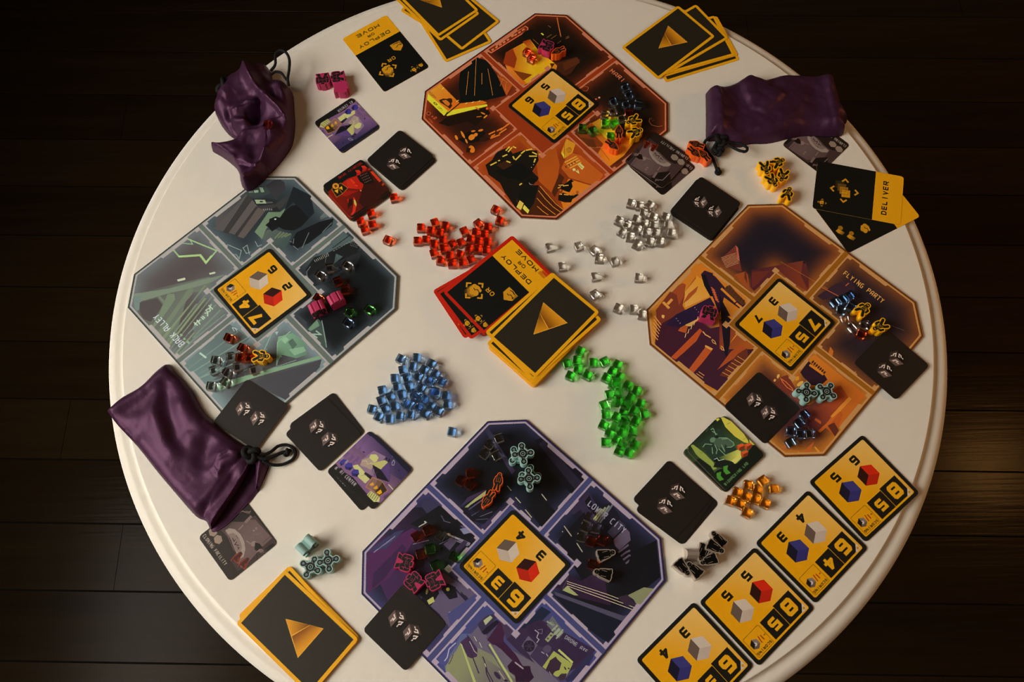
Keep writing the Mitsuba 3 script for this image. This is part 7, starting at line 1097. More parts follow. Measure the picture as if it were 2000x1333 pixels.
bars = [box_mesh(wx, y0 - 0.03, z0 - 0.03, wx + 0.02, y0, z1 + 0.03), box_mesh(wx, y1, z0 - 0.03, wx + 0.02, y1 + 0.03, z1 + 0.03), box_mesh(wx, y0, z0 - 0.03, wx + 0.02, y1, z0), box_mesh(wx, y0, z1, wx + 0.02, y1, z1 + 0.03)]
scene['window_1__window_frame'] = mikit.ply(trimesh.util.concatenate(bars), 'mat_dark_wood')
def lathe(profile, n=96): return trimesh.creation.revolve(np.array(profile), sections=n)
LX, LY, LZ = LAMP_AT
tag('floor_lamp', 'floor lamp with a round white globe to the right of the table', 'lamp')
g = trimesh.creation.icosphere(3, LAMP_R); g.apply_translation(LAMP_AT)
scene['floor_lamp__lamp_globe'] = {**mikit.ply(g, 'mat_wall', smooth=True), 'emitter': {'type': 'area', 'radiance': col(*LAMP_RADIANCE)}}
m = lathe([(0, 0), (0.13, 0), (0.13, 0.012), (0.016, 0.022), (0.011, 0.04), (0.011, LZ - LAMP_R - 0.03), (0.035, LZ - LAMP_R - 0.02), (0.035, LZ - LAMP_R + 0.006), (0, LZ - LAMP_R + 0.006)], 40); m.apply_translation((LX, LY, 0))
scene['floor_lamp__stand'] = mikit.ply(m, 'mat_dark_wood', smooth=40)

# ------------------------------------------------------------------ the table
TX, TY, TR = 0.0147, 0.3327, 0.4030
def arc(cx, cz, r, a0, a1, n): return [(cx + r * math.cos(math.radians(a)), cz + r * math.sin(math.radians(a))) for a in np.linspace(a0, a1, n)]
prof = [(0, 0), (TR - 0.0190, 0)] + arc(TR - 0.0190, -0.0012, 0.0012, 90, 10, 4) + [(TR - 0.0172, -0.0030)] + arc(TR - 0.0150, -0.0032, 0.0022, 180, 270, 4)[1:] + [(TR - 0.0130, -0.0054)] \
    + arc(TR - 0.0105, -0.0155, 0.0105, 88, -60, 14) + [(TR - 0.012, -0.028), (TR - 0.06, -0.030), (0, -0.030)]
m = lathe([(max(r, 0), z) for r, z in prof[::-1]], 360); m.apply_translation((TX, TY, TOP))
tag('round_table', 'round white-painted pedestal table with a moulded rim, under the whole game', 'table')
scene['round_table__tabletop'] = mikit.ply(m, 'mat_table', smooth=35)
m = lathe([(0, 0.722), (0.11, 0.722), (0.11, 0.70), (0.05, 0.66), (0.038, 0.55), (0.06, 0.42), (0.045, 0.30), (0.055, 0.16), (0.07, 0.12), (0.06, 0.09), (0, 0.09)][::-1], 48); m.apply_translation((TX, TY, 0))
scene['round_table__column'] = mikit.ply(m, 'mat_table', smooth=40)
for k in range(4):
    a = math.radians(45 + 90 * k); pts = [(0.04, 0.13, 0.030), (0.14, 0.12, 0.028), (0.24, 0.06, 0.024), (0.30, 0.022, 0.021)]
    hulls = []
    for p, q in zip(pts, pts[1:]):
        s = [Manifold.sphere(r, 16).translate((TX + d * math.cos(a), TY + d * math.sin(a), z)) for d, z, r in (p, q)]
        hulls.append(Manifold.batch_hull(s))
    leg = hulls[0]
    for hh in hulls[1:]: leg = leg + hh
    part('round_table', 'leg', mikit.ply(leg, 'mat_table', smooth=40))

# ------------------------------------------------------------------ game boards
S, CUT = 103.5, 25.0
def octagon(s=S, c=CUT):
    k = s - c
    return Polygon([(k, s), (s, k), (s, -k), (k, -s), (-k, -s), (-s, -k), (-s, k), (-k, s)])
OCT = octagon()
SIGN = [(1, 1), (1, -1), (-1, -1), (-1, 1)]
def game_board(art, border, channel, frame, edge):
    layers = [(OCT, border), (OCT.buffer(-1.3, join_style='mitre'), channel)]
    inner, bits = [], []
    for sx, sy in SIGN:
        def M(g): return affinity.scale(g, sx, sy, origin=(0, 0))
        pq = OCT.buffer(-1.9, join_style='mitre').intersection(box(2.3, 2.3, S, S)).difference(box(-36.8, -36.8, 36.8, 36.8))
        pin = pq.buffer(-2.9, join_style='mitre').buffer(1.4, join_style='bevel')
        pin = pin.difference(unary_union([box(36, 36, 41.5, 41.5), box(0, 97.5, 7.5, S), box(97.5, 0, S, 7.5), box(0, 36, 5.5, 41.0), box(36, 0, 41.0, 5.5)]))
        layers.append((M(pq), frame)); inner.append(M(pin))
        for q in ([(16, 101.6), (17.6, 97.6), (48, 97.6), (49.6, 101.6)], [(101.6, 16), (97.6, 17.6), (97.6, 48), (101.6, 49.6)], [(14, 36.8), (15.4, 40.0), (27, 40.0), (28.4, 36.8)], [(36.8, 14), (40.0, 15.4), (40.0, 27), (36.8, 28.4)], [(2.3, 62), (5.0, 63.3), (5.0, 80), (2.3, 81.3)], [(62, 2.3), (63.3, 5.0), (80, 5.0), (81.3, 2.3)]):
            bits.append(M(Polygon(q)))
    for e in art:
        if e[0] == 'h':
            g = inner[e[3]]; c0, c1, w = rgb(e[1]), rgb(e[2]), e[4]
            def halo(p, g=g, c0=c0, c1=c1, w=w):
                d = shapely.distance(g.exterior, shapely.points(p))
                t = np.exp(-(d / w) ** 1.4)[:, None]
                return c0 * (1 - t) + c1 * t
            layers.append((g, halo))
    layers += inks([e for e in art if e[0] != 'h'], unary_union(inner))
    layers += [(b, frame) for b in bits]
    return printed(OCT, 2.0, layers, edge, border, cell=4.0)
BOARD_LOOK = {'top': ('4a1a0c', 'a8401a', 'd98a68', '8a6a50'), 'left': ('3c4444', '6c7c7a', 'b8b8bc', '6a6a64'), 'right': ('6a3a1c', 'a86a1c', 'd8a468', '8a6a50'), 'bottom': ('2c2648', '4a5088', 'b8aac4', '4a4460')}
BOARD_LABEL = {'top': 'octagonal game board printed in rust red and orange, at the far side of the table', 'left': 'octagonal game board printed in grey and green, lettered BACK ALLEY',
               'right': 'octagonal game board printed in amber and dark plum, lettered FLYING PARTY', 'bottom': 'octagonal game board printed in violet and blue, lettered LOWER CITY'}
for name in ('top', 'left', 'right', 'bottom'):
    key = numbered('game_board')
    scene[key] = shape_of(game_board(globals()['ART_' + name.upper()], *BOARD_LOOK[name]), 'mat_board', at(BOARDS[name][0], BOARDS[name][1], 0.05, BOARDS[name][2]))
    tag(key, BOARD_LABEL[name], 'game board')

# ------------------------------------------------------------------ cards
def hexcube(cx, cy, R, left, top, right):
    c, h = 0.866 * R, 0.5 * R
    return [(Polygon([(cx - c, cy + h), (cx, cy), (cx, cy - R), (cx - c, cy - h)]), left), (Polygon([(cx - c, cy + h), (cx, cy + R), (cx + c, cy + h), (cx, cy)]), top), (Polygon([(cx, cy), (cx + c, cy + h), (cx + c, cy - h), (cx, cy - R)]), right)]
ICON = {'w': ('d8cabc', 'c8b8ac', '6a5a50'), 'r': ('dc2a0c', 'c0240c', '300e0a'), 'b': ('3c3a84', '34327a', '14142e')}
YEL = 'f2b010'
def score_card(lc, ln, rc, rn, big, small):
    o = rounded(68.6, 67.6, 3.2)
    L = [(o, '14140f'), (rounded(62.4, 61.4, 1.6), ramp('f4c668', 'f0ac04', (-27, -27), (4, -6)))]
    L += hexcube(-11, -5, 10.2, *ICON[lc]) + hexcube(12.4, -5, 10.2, *ICON[rc])
    L += [(lettering(ln, (-14.6, -21.8), (-7.4, -21.8), 8.6, .24), '15140f'), (lettering(rn, (9.6, -21.8), (16.8, -21.8), 8.6, .24), '15140f')]
    L += [(Polygon([(-28.6, 9.4), (-9.2, 9.4), (-9.2, 29), (-24.6, 29), (-28.6, 25)]), '15140f'), (Polygon([(-8.8, 11), (8.6, 11), (8.6, 29), (-8.8, 29)]), '15140f'), (box(-9.1, 11, -8.9, 28), YEL)]
    L += [(lettering(big, (-24.6, 19), (-13.4, 19), 13.4, .25), YEL), (lettering(small, (-4.6, 20), (4.6, 20), 10.6, .25), YEL)]
    L += [(Polygon([(-29.4, 23.6), (-23.2, 29.6), (-29.4, 29.6)]), 'd6cbbd'), (Point(-27.6, 27.8).buffer(1.2), 'd89a20')]
    L += [(rounded(18.6, 18.6, 1.2).difference(rounded(18.0, 18.0, .9)), '1a1810')]
    L[-1] = (affinity.translate(L[-1][0], 20.2, 20.2), '1a1810')
    L += [(lettering('SCORING', (12, 27), (28.6, 27), 2.3, .22), '1a1810'), (lettering('-1/', (11.6, 20), (19.4, 20), 5.0, .16), 'a01c10')]
    L += hexcube(24, 20, 4.4, '8a7c78', '6a5c58', '1a1614') + [(g, 'd8cccc') for g, _ in hexcube(24, 20.2, 1.7, 0, 0, 0)[:2]]
    return printed(o, 1.2, L, '1c1914')
SCORES = {'sc_top': (('w', '5', 'b', '6', '8', '5'), 'with a white 5 and a blue 6 on the rust red board'), 'sc_left': (('r', '2', 'w', '6', '7', '4'), 'with a red 2 and a white 6 on the grey green board'),
          'sc_right': (('w', '3', 'b', '7', '7', '5'), 'with a white 3 and a blue 7 on the amber board'), 'sc_bottom': (('r', '3', 'w', '4', '6', '3'), 'with a red 3 and a white 4 on the violet board'),
          's1': (('r', '6', 'b', '5', '8', '5'), 'with a red 6 and a blue 5, farthest in the row'), 's2': (('w', '4', 'b', '3', '6', '4'), 'with a white 4 and a blue 3, by the rim'),
          's3': (('r', '5', 'w', '5', '8', '5'), 'with a red 5 and a white 5, by the rim'), 's4': (('w', '3', 'b', '4', '6', '3'), 'with a white 3 and a blue 4, nearest in the row')}
for k, (a, text) in SCORES.items():
    key = numbered('scoring_card'); x, y, r, z = CARDS[k]
    scene[key] = shape_of(score_card(*a), 'mat_print', at(x, y, 2.1 if k.startswith('sc_') else 0.06, r)); tag(key, 'yellow scoring card ' + text, 'card', 'yellow scoring cards')

TA, TS = 0.42, 0.50           # card thickness
ACT, SQR = rounded(57, 87, 3.0), rounded(49.5, 49.5, 3.6)
def fist(x, y, s, ink, dark, out):
    out += [(affinity.translate(affinity.scale(unary_union([Point(-1.2, 1.2).buffer(1.1), Point(0.2, 1.7).buffer(1.2), Point(1.3, .9).buffer(1.1), Point(1.5, -.5).buffer(1.1), Point(.2, 0).buffer(1.9), Point(-1.3, -.8).buffer(.8)]), s, s, origin=(0, 0)), x, y), ink)]
    out += [(affinity.translate(affinity.scale(LineString([(-1.7, -.2), (-.4, -.5), (.3, .4), (1.1, .2)]).buffer(.14), s, s, origin=(0, 0)), x, y), dark)]
def brackets(x, y, r, s, ink, out):
    for a in (0, 90, 180, 270):
        g = LineString([(-s, r - s), (0, r), (s, r - s)]).buffer(s * .27, cap_style='flat', join_style='mitre')
        out.append((affinity.translate(affinity.rotate(g, a, origin=(0, 0)), x, y), ink))
GOLD, DARK = 'd89a1c', '0a0e0c'
def pentagon(x, y, s, out):
    out.append((Polygon([(x - s, y - s * .9), (x + s, y - s * .9), (x + s, y + s * .35), (x, y + s * 1.15), (x - s, y + s * .35)]), GOLD))
    for i in range(5): out.append((box(x - s * 1.3, y - s * (.9 - i * .22), x - s * .25, y - s * (.82 - i * .22)), DARK))
    out.append((Point(x, y).buffer(s * .78), DARK)); fist(x, y, s * .34, GOLD, DARK, out)
def face_card(words, border=None, pair=False, squares=False):
    inn = ACT if border is None else box(-25.6, -40.6, 25.6, 40.6)
    L = [(ACT, border or DARK), (inn, DARK), (inn.intersection(box(-40, -60, 40, -15.4)), YEL)]
    for s, a, b, h in words: L.append((lettering(s, a, b, h, .2), '14120c'))
    if squares:
        for i, c in enumerate(('2e2a14', '6a4c14', 'a8781c', GOLD)): L.append((affinity.rotate(box(-4.4, -4.4, 4.4, 4.4), 4), c)); L[-1] = (affinity.translate(L[-1][0], -1 + 6.2 - 3.2 * i, 14.6 + 4.4 - 2.2 * i), c)
        for i in range(3): L.append((affinity.translate(affinity.rotate(box(-4.4, -4.4, 4.4, 4.4).exterior.buffer(.12), 4), -1 - 3.2 * i + 3.2, 14.6 - 2.2 * i + 2.2), DARK))
        brackets(-1, 14, 13.5, 3.2, GOLD, L); fist(-19.8, 34.7, .95, GOLD, DARK, L); brackets(-19.8, 34.7, 4.3, 1.1, GOLD, L)
    elif pair:
        for x, y in ((-17, 30), (-7, 36)):
            for i in range(3): L.append((affinity.rotate(box(x - 2 + i * 1.5, y - 2 + i * .9, x + 2 + i * 1.5, y + 2 + i * .9), 15), ('8a641c', 'b8841c', GOLD)[i]))
            L.append((Point(x + 5, y - 2).buffer(2.4), 'a8781c'))
        for i in range(3): L.append((box(6 - i * 3, 2 - i * 2, 14 - i * 3, 10 - i * 2), ('6a4c14', 'a8781c', GOLD)[i]))
        L.append((Point(8, 12).buffer(4.5), '8a641c')); L.append((LineString([(-4, -6), (16, -8), (20, 8)]).buffer(.4), GOLD)); fist(-14, 12, 2.0, GOLD, DARK, L)
    else:
        for i, c in enumerate(('3a2c12', '6a4c14', 'a8781c')): fist(11.4 - i * .5, 24.6 - i * 1.5, 2.2, c, DARK, L)
        fist(9.6, 19.2, 2.3, GOLD, DARK, L); brackets(10, 21, 10.4, 3.0, GOLD, L)
        L.append((lettering('OR', (-5.6, 11), (3.6, 11), 4.4, .2), GOLD)); pentagon(-15.3, 0, 6.2, L)
        fist(-13.5, 36.6, 1.0, GOLD, DARK, L); brackets(-13.5, 36.6, 4.3, 1.1, GOLD, L)
        L += [(box(-18.9, 33.6, -18.6, 39.6), GOLD)]; pentagon(-22.6, 36.2, 2.3, L)
    if border: L += [(box(-24.6, -40 + i * .9, -17.5 + i * .3, -39.5 + i * .9), 'a8300c') for i in range(6)] + [(box(-25.0, -40.4, -18.5, -38.0), 'c83a10')]
    return printed(ACT, TA, L, 'b08a50' if border is None else 'a02408')
DM = [('DEPLOY', (-19.5, -22.4), (19.5, -22.4), 4.4), ('OR', (-4.2, -29.6), (4.2, -29.6), 3.4), ('MOVE', (-14.4, -36.4), (14.4, -36.4), 4.4)]
A_DEPLOY, A_DEPLOY_RED = shape_of(face_card(DM), 'mat_print'), shape_of(face_card(DM, 'c82008'), 'mat_print')
A_DELIVER = shape_of(face_card([('DELIVER', (-20.4, -26.4), (19.0, -26.4), 5.4)], squares=True), 'mat_print')
A_UNDER = shape_of(face_card([], pair=True), 'mat_print')
def pyramid_back():
    L = [(ACT, YEL), (box(-25.4, -40.4, 25.4, 40.4), '221f17')]
    for i in range(0, 160): L.append((box(-25.4, -40.3 + i * .506, 25.4, -40.3 + i * .506 + .16), '322d22'))
    A, B, C = (-15.8, 15.4), (14.4, 15.4), (-.7, -14.6)
    L += [(Polygon([A, B, C]), 'e8aa3c'), (Polygon([(-15.0, 14.9), (13.6, 14.9), (5.6, -.4), (-11.0, 5.2)]), ramp('8a4c08', 'e8a01c', (-1, 2.2), (1, 14))), (Polygon([(-10.3, 4.6), (5.0, -1.3), (-.7, -13.6)]), ramp('7a4408', 'e09a14', (-10, 3), (2, -8)))]
    return printed(ACT, TA, L, 'c88a14', cell=4.0)
A_PYRAMID = shape_of(pyramid_back(), 'mat_print')
def question_back():
    L = [(SQR, '1c1815')]
    for i in range(70): L.append((box(-24, -24 + i * .69, 24, -24 + i * .69 + .2), '221d19'))
    L = [(SQR, '1c1815')] + [(g.intersection(SQR.buffer(-.6)), c) for g, c in L[1:]]
    for cx in (-8.6, 8.4):
        R = 8.0; L += hexcube(cx, .3, R, '6a5956', '3a302e', '100e0c')
        for (o, ux, uy), c in ((((cx - .866 * R, .3 - .5 * R), (.866 * R, -.5 * R), (0, R)), 'e6d6d0'), (((cx - .866 * R, .3 + .5 * R), (.866 * R, .5 * R), (.866 * R, -.5 * R)), 'e6d6d0'), (((cx, .3 - R), (.866 * R, .5 * R), (0, R)), 'e6d6d0')):
            g = lettering('?', (.26, .5), (.76, .5), .72, .2)
            L.append((affinity.affine_transform(g, [ux[0], uy[0], ux[1], uy[1], o[0], o[1]]), c))
    return printed(SQR, TS, L, '2a2420')
Q_BACK = shape_of(question_back(), 'mat_print')
def facility(art): return shape_of(printed(SQR, TS, [(SQR, '14120f')] + inks(art, SQR), '9a8468', cell=4.0), 'mat_print')
F_AI, F_SEC, F_CLON, F_BIO = facility(FA_AI), facility(FA_SECURITY), facility(FA_CLONING), facility(FA_BIO)
def card(kind, pose, ztop, shape, label, group=None, scale=1.0):
    key = numbered(kind); x, y, a = pose[:3]; t = TA if kind == 'action_card' else TS
    to = at(x, y, ztop - t, a)
    scene[key] = {**shape, 'to_world': to.scale([scale, scale, 1]) if scale != 1 else to}
    tag(key, label, 'card', group); return key
def pack(kind, pose, z_low, z_high, shape, label, group, scale=1.0, j=0.5):
    """the cards of a pack between two heights, each a card of its own, a little uneven"""
    step = (TA if kind == 'action_card' else TS) + 0.03
    n = int((z_high - z_low) / step + 1e-6)
    for i in range(n): card(kind, (pose[0] + RNG.uniform(-j, j), pose[1] + RNG.uniform(-j, j), pose[2] + RNG.uniform(-.7, .7)), z_low + step * (i + 1), shape, label, group, scale)
    return z_low + step * n
G = CARDS
card('action_card', G['deploy'], .5, A_DEPLOY, 'loose black and yellow DEPLOY OR MOVE card lying face up by itself')
# red-bordered pack and pyramid pack in the middle
K = 1.03
z = pack('action_card', (G['deploy_red'][0], G['deploy_red'][1], G['deploy_red'][2]), .05, 6.9, A_DEPLOY_RED, 'red-bordered card inside the face-up pack at the table centre', 'red-bordered pack', K, .15)
for k, t in (('red_d', 'red-bordered card sticking out furthest at the lower left of the face-up pack'), ('red_c', 'red-bordered card fanned out second from the bottom of the face-up pack'), ('red_b', 'red-bordered card just under the top DEPLOY OR MOVE card of the face-up pack'), ('deploy_red', 'red-bordered DEPLOY OR MOVE card on top of the face-up pack')):
    z += .46; card('action_card', G[k], z, A_DEPLOY_RED, t, None, K)
z2 = pack('action_card', (G['cd'][0] + 1.2, G['cd'][1] - 1.2, 315.9), .05, z - .5, A_PYRAMID, 'pyramid-backed card inside the face-down pack at the table centre', 'pyramid pack at the table centre', K, .3)
for k, t in (('cd', 'pyramid-backed card sticking out lowest on the near side of the central face-down pack'), ('cc', 'pyramid-backed card sticking out to the right near the top of the central face-down pack'), ('cb', 'pyramid-backed card overlapping the red-bordered pack, second from the top of the central face-down pack'), ('ca', 'pyramid-backed card on top of the central face-down pack')):
    z2 = max(z2 + .46, z + .46 if k == 'cb' else 0); card('action_card', G[k], z2, A_PYRAMID, t, None, K)
# pyramid pack near the front rim
z = pack('action_card', (G['db'][0] + .6, G['db'][1] + .4, 226.2), .05, 3.0, A_PYRAMID, 'pyramid-backed card inside the pack beside the near left rim', 'pyramid pack by the near left rim', 1.0, .5)
card('action_card', G['db'], z + .45, A_PYRAMID, 'pyramid-backed card turned slightly, under the top card of the pack by the near left rim')
card('action_card', G['da'], z + .90, A_PYRAMID, 'pyramid-backed card on top of the pack beside the near left rim')
# scattered pyramid backs at the far rim
FAR = {'pe': 'leftmost', 'pd': 'nearest', 'pc': 'rightmost', 'pb': 'second from the top', 'pa': 'topmost'}
for i, k in enumerate(('pe', 'pd', 'pc', 'pb', 'pa')): card('action_card', G[k], .47 + .46 * i, A_PYRAMID, f'pyramid-backed card, {FAR[k]} of the loose pile at the far rim')
FAN = {'qe': 'lowest', 'qd': 'second from the bottom', 'qc': 'third from the bottom', 'qb': 'fourth from the bottom', 'qa': 'topmost'}
for i, k in enumerate(('qe', 'qd', 'qc', 'qb', 'qa')): card('action_card', G[k], .47 + .46 * i, A_PYRAMID, f'pyramid-backed card, {FAN[k]} of the fan beside the far right bag')
card('action_card', G['deliver_under'], .5, A_UNDER, 'black and yellow card with box symbols, half covered by the DELIVER card')
card('action_card', G['deliver'], 1.0, A_DELIVER, 'black and yellow DELIVER card overlapping another card at the right rim')
# square facility cards, face up
def fac(pose, z, shape, label, group=None): card('facility_card', pose, z, shape, label, group)
fac((G['ai_ul'][0] + .7, G['ai_ul'][1] - .8, 219.6), .6, F_AI, 'purple AI CENTER card hidden under another beside the magenta figures'); fac(G['ai_ul'], 1.15, F_AI, 'purple AI CENTER card on top of a pair beside the magenta figures')
p = G['red_fac']; z = pack('facility_card', (p[0] + 1.0, p[1] - 3.2, p[2]), .05, 2.7, F_SEC, 'red facility card inside the pack beside the grey green board', 'red facility cards under the top one', 1, .9); fac(p, z + .55, F_SEC, 'red facility card with orange pyramids, on top of its pack beside the grey green board')
fac(G['clon_b'], .6, F_CLON, 'grey CLONING FACILITY card, lower of two beside the orange figures'); fac(G['clon_a'], 2.65, F_CLON, 'grey CLONING FACILITY card lapping onto the rust red board, upper of two')
fac(G['clon_r'], .6, F_CLON, 'grey CLONING FACILITY card half under the purple bag at the right rim'); fac(G['clon_l'], .6, F_CLON, 'grey CLONING FACILITY card half under the purple bag at the near left rim')
p = G['bio2']; z = pack('facility_card', p, .05, 1.8, F_BIO, 'green facility card inside the pack beside the orange cubes', 'green facility cards under the top one', 1, .8); fac(p, z + .55, F_BIO, 'green BIOHACKING LAB card just under the top one'); fac(G['bio'], z + 1.1, F_BIO, 'green BIOHACKING LAB card on top of its pack beside the orange cubes')
fac(G['ai_c'], .6, F_AI, 'purple AI CENTER card at the bottom of the pack near the blue cubes'); fac(G['ai_b'], 1.15, F_AI, 'purple AI CENTER card in the middle of the pack near the blue cubes'); fac(G['ai_a'], 1.7, F_AI, 'purple AI CENTER card on top of the pack near the blue cubes')
# square cards, face down
def blk(pose, z, label, group=None): card('question_card', pose, z, Q_BACK, label, group)
p = G['blk_ul2']; z = pack('question_card', (p[0] + .5, p[1] - .8, p[2]), .05, 1.7, Q_BACK, 'black question-cube card inside the pack beside the red facility cards', 'black cards in the far left pack', 1, .6); blk(p, z + .55, 'black question-cube card under the top one beside the red facility cards'); blk(G['blk_ul'], z + 1.1, 'black question-cube card on top of the pack beside the red facility cards')
p = G['blk_r2']; z = pack('question_card', p, .05, 2.9, Q_BACK, 'black question-cube card inside the pack touching the amber board', 'black cards in the pack by the clear cubes', 1, 1.4); blk(G['blk_r2'], z + .55, 'black question-cube card under the top one between the clear cubes and the amber board'); blk(G['blk_r'], z + 1.1, 'black question-cube card on top of the pack between the clear cubes and the amber board')
blk(G['blk_rb1'], 2.62, 'black question-cube card lying over the right corner of the amber board'); blk(G['blk_rb2'], 2.62, 'black question-cube card lying over the near edge of the amber board'); blk(G['blk_l'], 2.62, 'black question-cube card between the grey green board and the purple bag'); blk(G['blk_b'], 2.62, 'black question-cube card lying over the left edge of the violet board')
blk(G['blk_s2'], .6, 'black question-cube card at the bottom of the pack beside the silver figures'); blk(G['blk_s3'], 1.15, 'black question-cube card in the middle of the pack beside the silver figures'); blk(G['blk_s'], 1.7, 'black question-cube card on top of the pack beside the silver figures')
blk((G['blk_ls2'][0] - .5, G['blk_ls2'][1] - .6, 309.2), .6, 'black question-cube card at the bottom of the pack left of the blue cubes'); blk(G['blk_ls2'], 1.15, 'black question-cube card in the middle of the pack left of the blue cubes'); blk(G['blk_ls'], 1.7, 'black question-cube card on top of the pack left of the blue cubes')

# ------------------------------------------------------------------ acrylic cubes
def rounded_cube(s, n=12, power=13.0):
    """a moulded cube with gently domed faces and round edges"""
    u = np.tan(np.linspace(-1, 1, n + 1) * math.pi / 4 * 0.999); g = np.sign(u) * np.abs(u) ** 0.8
    a, c = np.meshgrid(g, g, indexing='ij'); V, F, k = [], [], 0
    for ax in range(3):
        for sg in (-1, 1):
            p = np.zeros((a.size, 3)); p[:, ax] = sg; p[:, (ax + 1) % 3] = a.ravel(); p[:, (ax + 2) % 3] = c.ravel()
            V.append(p); i, j = np.meshgrid(np.arange(n), np.arange(n), indexing='ij'); q = (i * (n + 1) + j).ravel()
            f = np.vstack([np.c_[q, q + n + 1, q + n + 2], np.c_[q, q + n + 2, q + 1]]); F.append((f if sg > 0 else f[:, ::-1]) + k); k += len(p)
    v = np.vstack(V); v /= (np.abs(v) ** power).sum(1, keepdims=True) ** (1 / power)
    m = trimesh.Trimesh(v * s / 2 * MM, np.vstack(F), process=False); m.merge_vertices(); return m
CUBE = rounded_cube(7.8)
CUBE_PLY = {c: mikit.ply(CUBE, 'mat_cube_' + c, smooth=True) for c in ('red', 'clear', 'blue', 'green', 'orange')}
CUBE_LABEL = {
 'red pile': 'translucent red acrylic cube in the large red heap beside the red-bordered cards', 'red pair': 'translucent red acrylic cube, one of two touching near the near corner of the rust red board',
 'red five': 'translucent red acrylic cube of four beside the red facility cards', 'red lone left': 'translucent red acrylic cube lying alone between the grey green board and the red heap', 'red by stack': 'translucent red acrylic cube lying alone at the corner of the red facility cards',
 'clear pile': 'clear acrylic cube in the dense heap beside the black cards', 'clear strays': 'clear acrylic cube scattered beside the central pyramid pack',
 'blue pile': 'translucent blue acrylic cube in the large blue heap', 'blue pair': 'translucent blue acrylic cube, one of two just beyond the blue heap', 'blue lone': 'translucent blue acrylic cube lying alone between the blue heap and the violet board',
 'green pile': 'translucent green acrylic cube in the long green heap', 'green scatter': 'translucent green acrylic cube in the loose cluster by the pyramid pack', 'green twins': 'translucent green acrylic cube, one of two between the green cluster and heap',
 'orange pile': 'translucent orange acrylic cube in the heap beside the BIOHACKING LAB cards', 'orange stray': 'translucent orange acrylic cube lying apart at the right of the orange heap',
 'top blue': 'translucent blue acrylic cube on the rust red board', 'top clear': 'clear acrylic cube on the rust red board', 'top red': 'translucent red acrylic cube behind a yellow figure on the rust red board', 'top green': 'translucent green acrylic cube beside the orange figures on the rust red board', 'top green pair': 'translucent green acrylic cube, one of two by the scoring card on the rust red board', 'top red two': 'translucent red acrylic cube, one of two beside the magenta figure on the rust red board',
 'left red': 'translucent red acrylic cube near the yellow figure on the grey green board', 'left clear': 'clear acrylic cube on the near panel of the grey green board', 'left panel clear': 'clear acrylic cube on the dark panel of the grey green board', 'left panel red': 'translucent red acrylic cube, one of two touching on the dark panel of the grey green board', 'left red by card': 'translucent red acrylic cube touching the scoring card on the grey green board',
 'left panel green a': 'translucent green acrylic cube behind the blue cube on the grey green board', 'left panel green b': 'translucent green acrylic cube lying apart near the right corner of the grey green board', 'left panel blue': 'only translucent blue acrylic cube on the grey green board',
 'right blue': 'translucent blue acrylic cube in the cluster under the FLYING PARTY lettering', 'right clear': 'clear acrylic cube on the amber board', 'right red': 'only translucent red acrylic cube on the amber board', 'right lower blue': 'translucent blue acrylic cube on the near panel of the amber board',
 'bottom clear': 'clear acrylic cube on the far panel of the violet board', 'bottom red': 'translucent red acrylic cube on the far panel of the violet board', 'bottom left red': 'translucent red acrylic cube on the left panel of the violet board', 'bottom left clear': 'only clear acrylic cube on the left panel of the violet board', 'bottom left green': 'translucent green acrylic cube on the violet board',
 'bottom right clear': 'clear acrylic cube under the LOWER CITY lettering', 'bottom right red': 'translucent red acrylic cube beside the cloaked figures on the violet board', 'bag': 'translucent red acrylic cube resting on the crumpled purple bag'}
ORD = ('second', 'third', 'fourth', 'fifth', 'sixth', 'seventh')
def seen(x, y, z):
    d = np.array([x * MM, y * MM, z * MM - H]); r = math.cos(ROLL) * np.array([1.0, 0, 0]) + math.sin(ROLL) * up0
    return np.array([d @ r, d @ upv]) / (d @ fwd)
def places(points):
    """for things that look alike, a phrase for each one's place among them, or None"""
    left = sorted(range(len(points)), key=lambda i: points[i][0]); out = [None] * len(points)
    if len(points) == 1: return out
    if len(points) == 2:
        d = np.abs(points[0] - points[1])
        if d[0] > d[1]: out[left[0]], out[left[1]] = 'left one of two', 'right one of two'
        else:
            up = max((0, 1), key=lambda i: points[i][1]); out[up], out[1 - up] = 'farther of two', 'nearer of two'
        return out
    n = len(points); k = min(7, (n + 1) // 2)
    for j in range(k):
        for i, side in ((left[j], 'left'), (left[n - 1 - j], 'right')):
            if out[i] is None: out[i] = side + 'most' if j == 0 else f'{ORD[j - 1]} from the {side}'
    rest = [i for i in left if out[i] is None]
    for name, key in (('nearest', 1), ('farthest', -1)):
        i = min(range(n), key=lambda i: key * points[i][1])
        if i in rest: out[i] = name
    return out
for grp in dict.fromkeys(q[0] for q in CUBES):
    mine = [q for q in CUBES if q[0] == grp]; text = CUBE_LABEL[grp]
    for q, place in zip(mine, places([seen(q[2], q[3], q[6] + 8 * q[5] + 8) for q in mine])):
        key = numbered('acrylic_cube'); _, c, x, y, a, lv, base = q
        scene[key] = {**CUBE_PLY[c], 'to_world': at(x, y, base + 8.1 * lv + 3.9 + 0.27, a)}
        own = text.replace('translucent ', '').replace(', one of two touching', ',').replace(', one of two', ',')
        if place: own = (f'{own}, {place}' if 'of two' in place else f'{place} {own}')
        elif len(mine) > 2: own = own.replace(' cube in the', ' cube, deep inside the') if lv == 0 else own.replace(' cube in the', ' cube lying on top of the')
        tag(key, own, 'cube', f'{c} cubes, {grp}' if len(mine) > 1 else None)

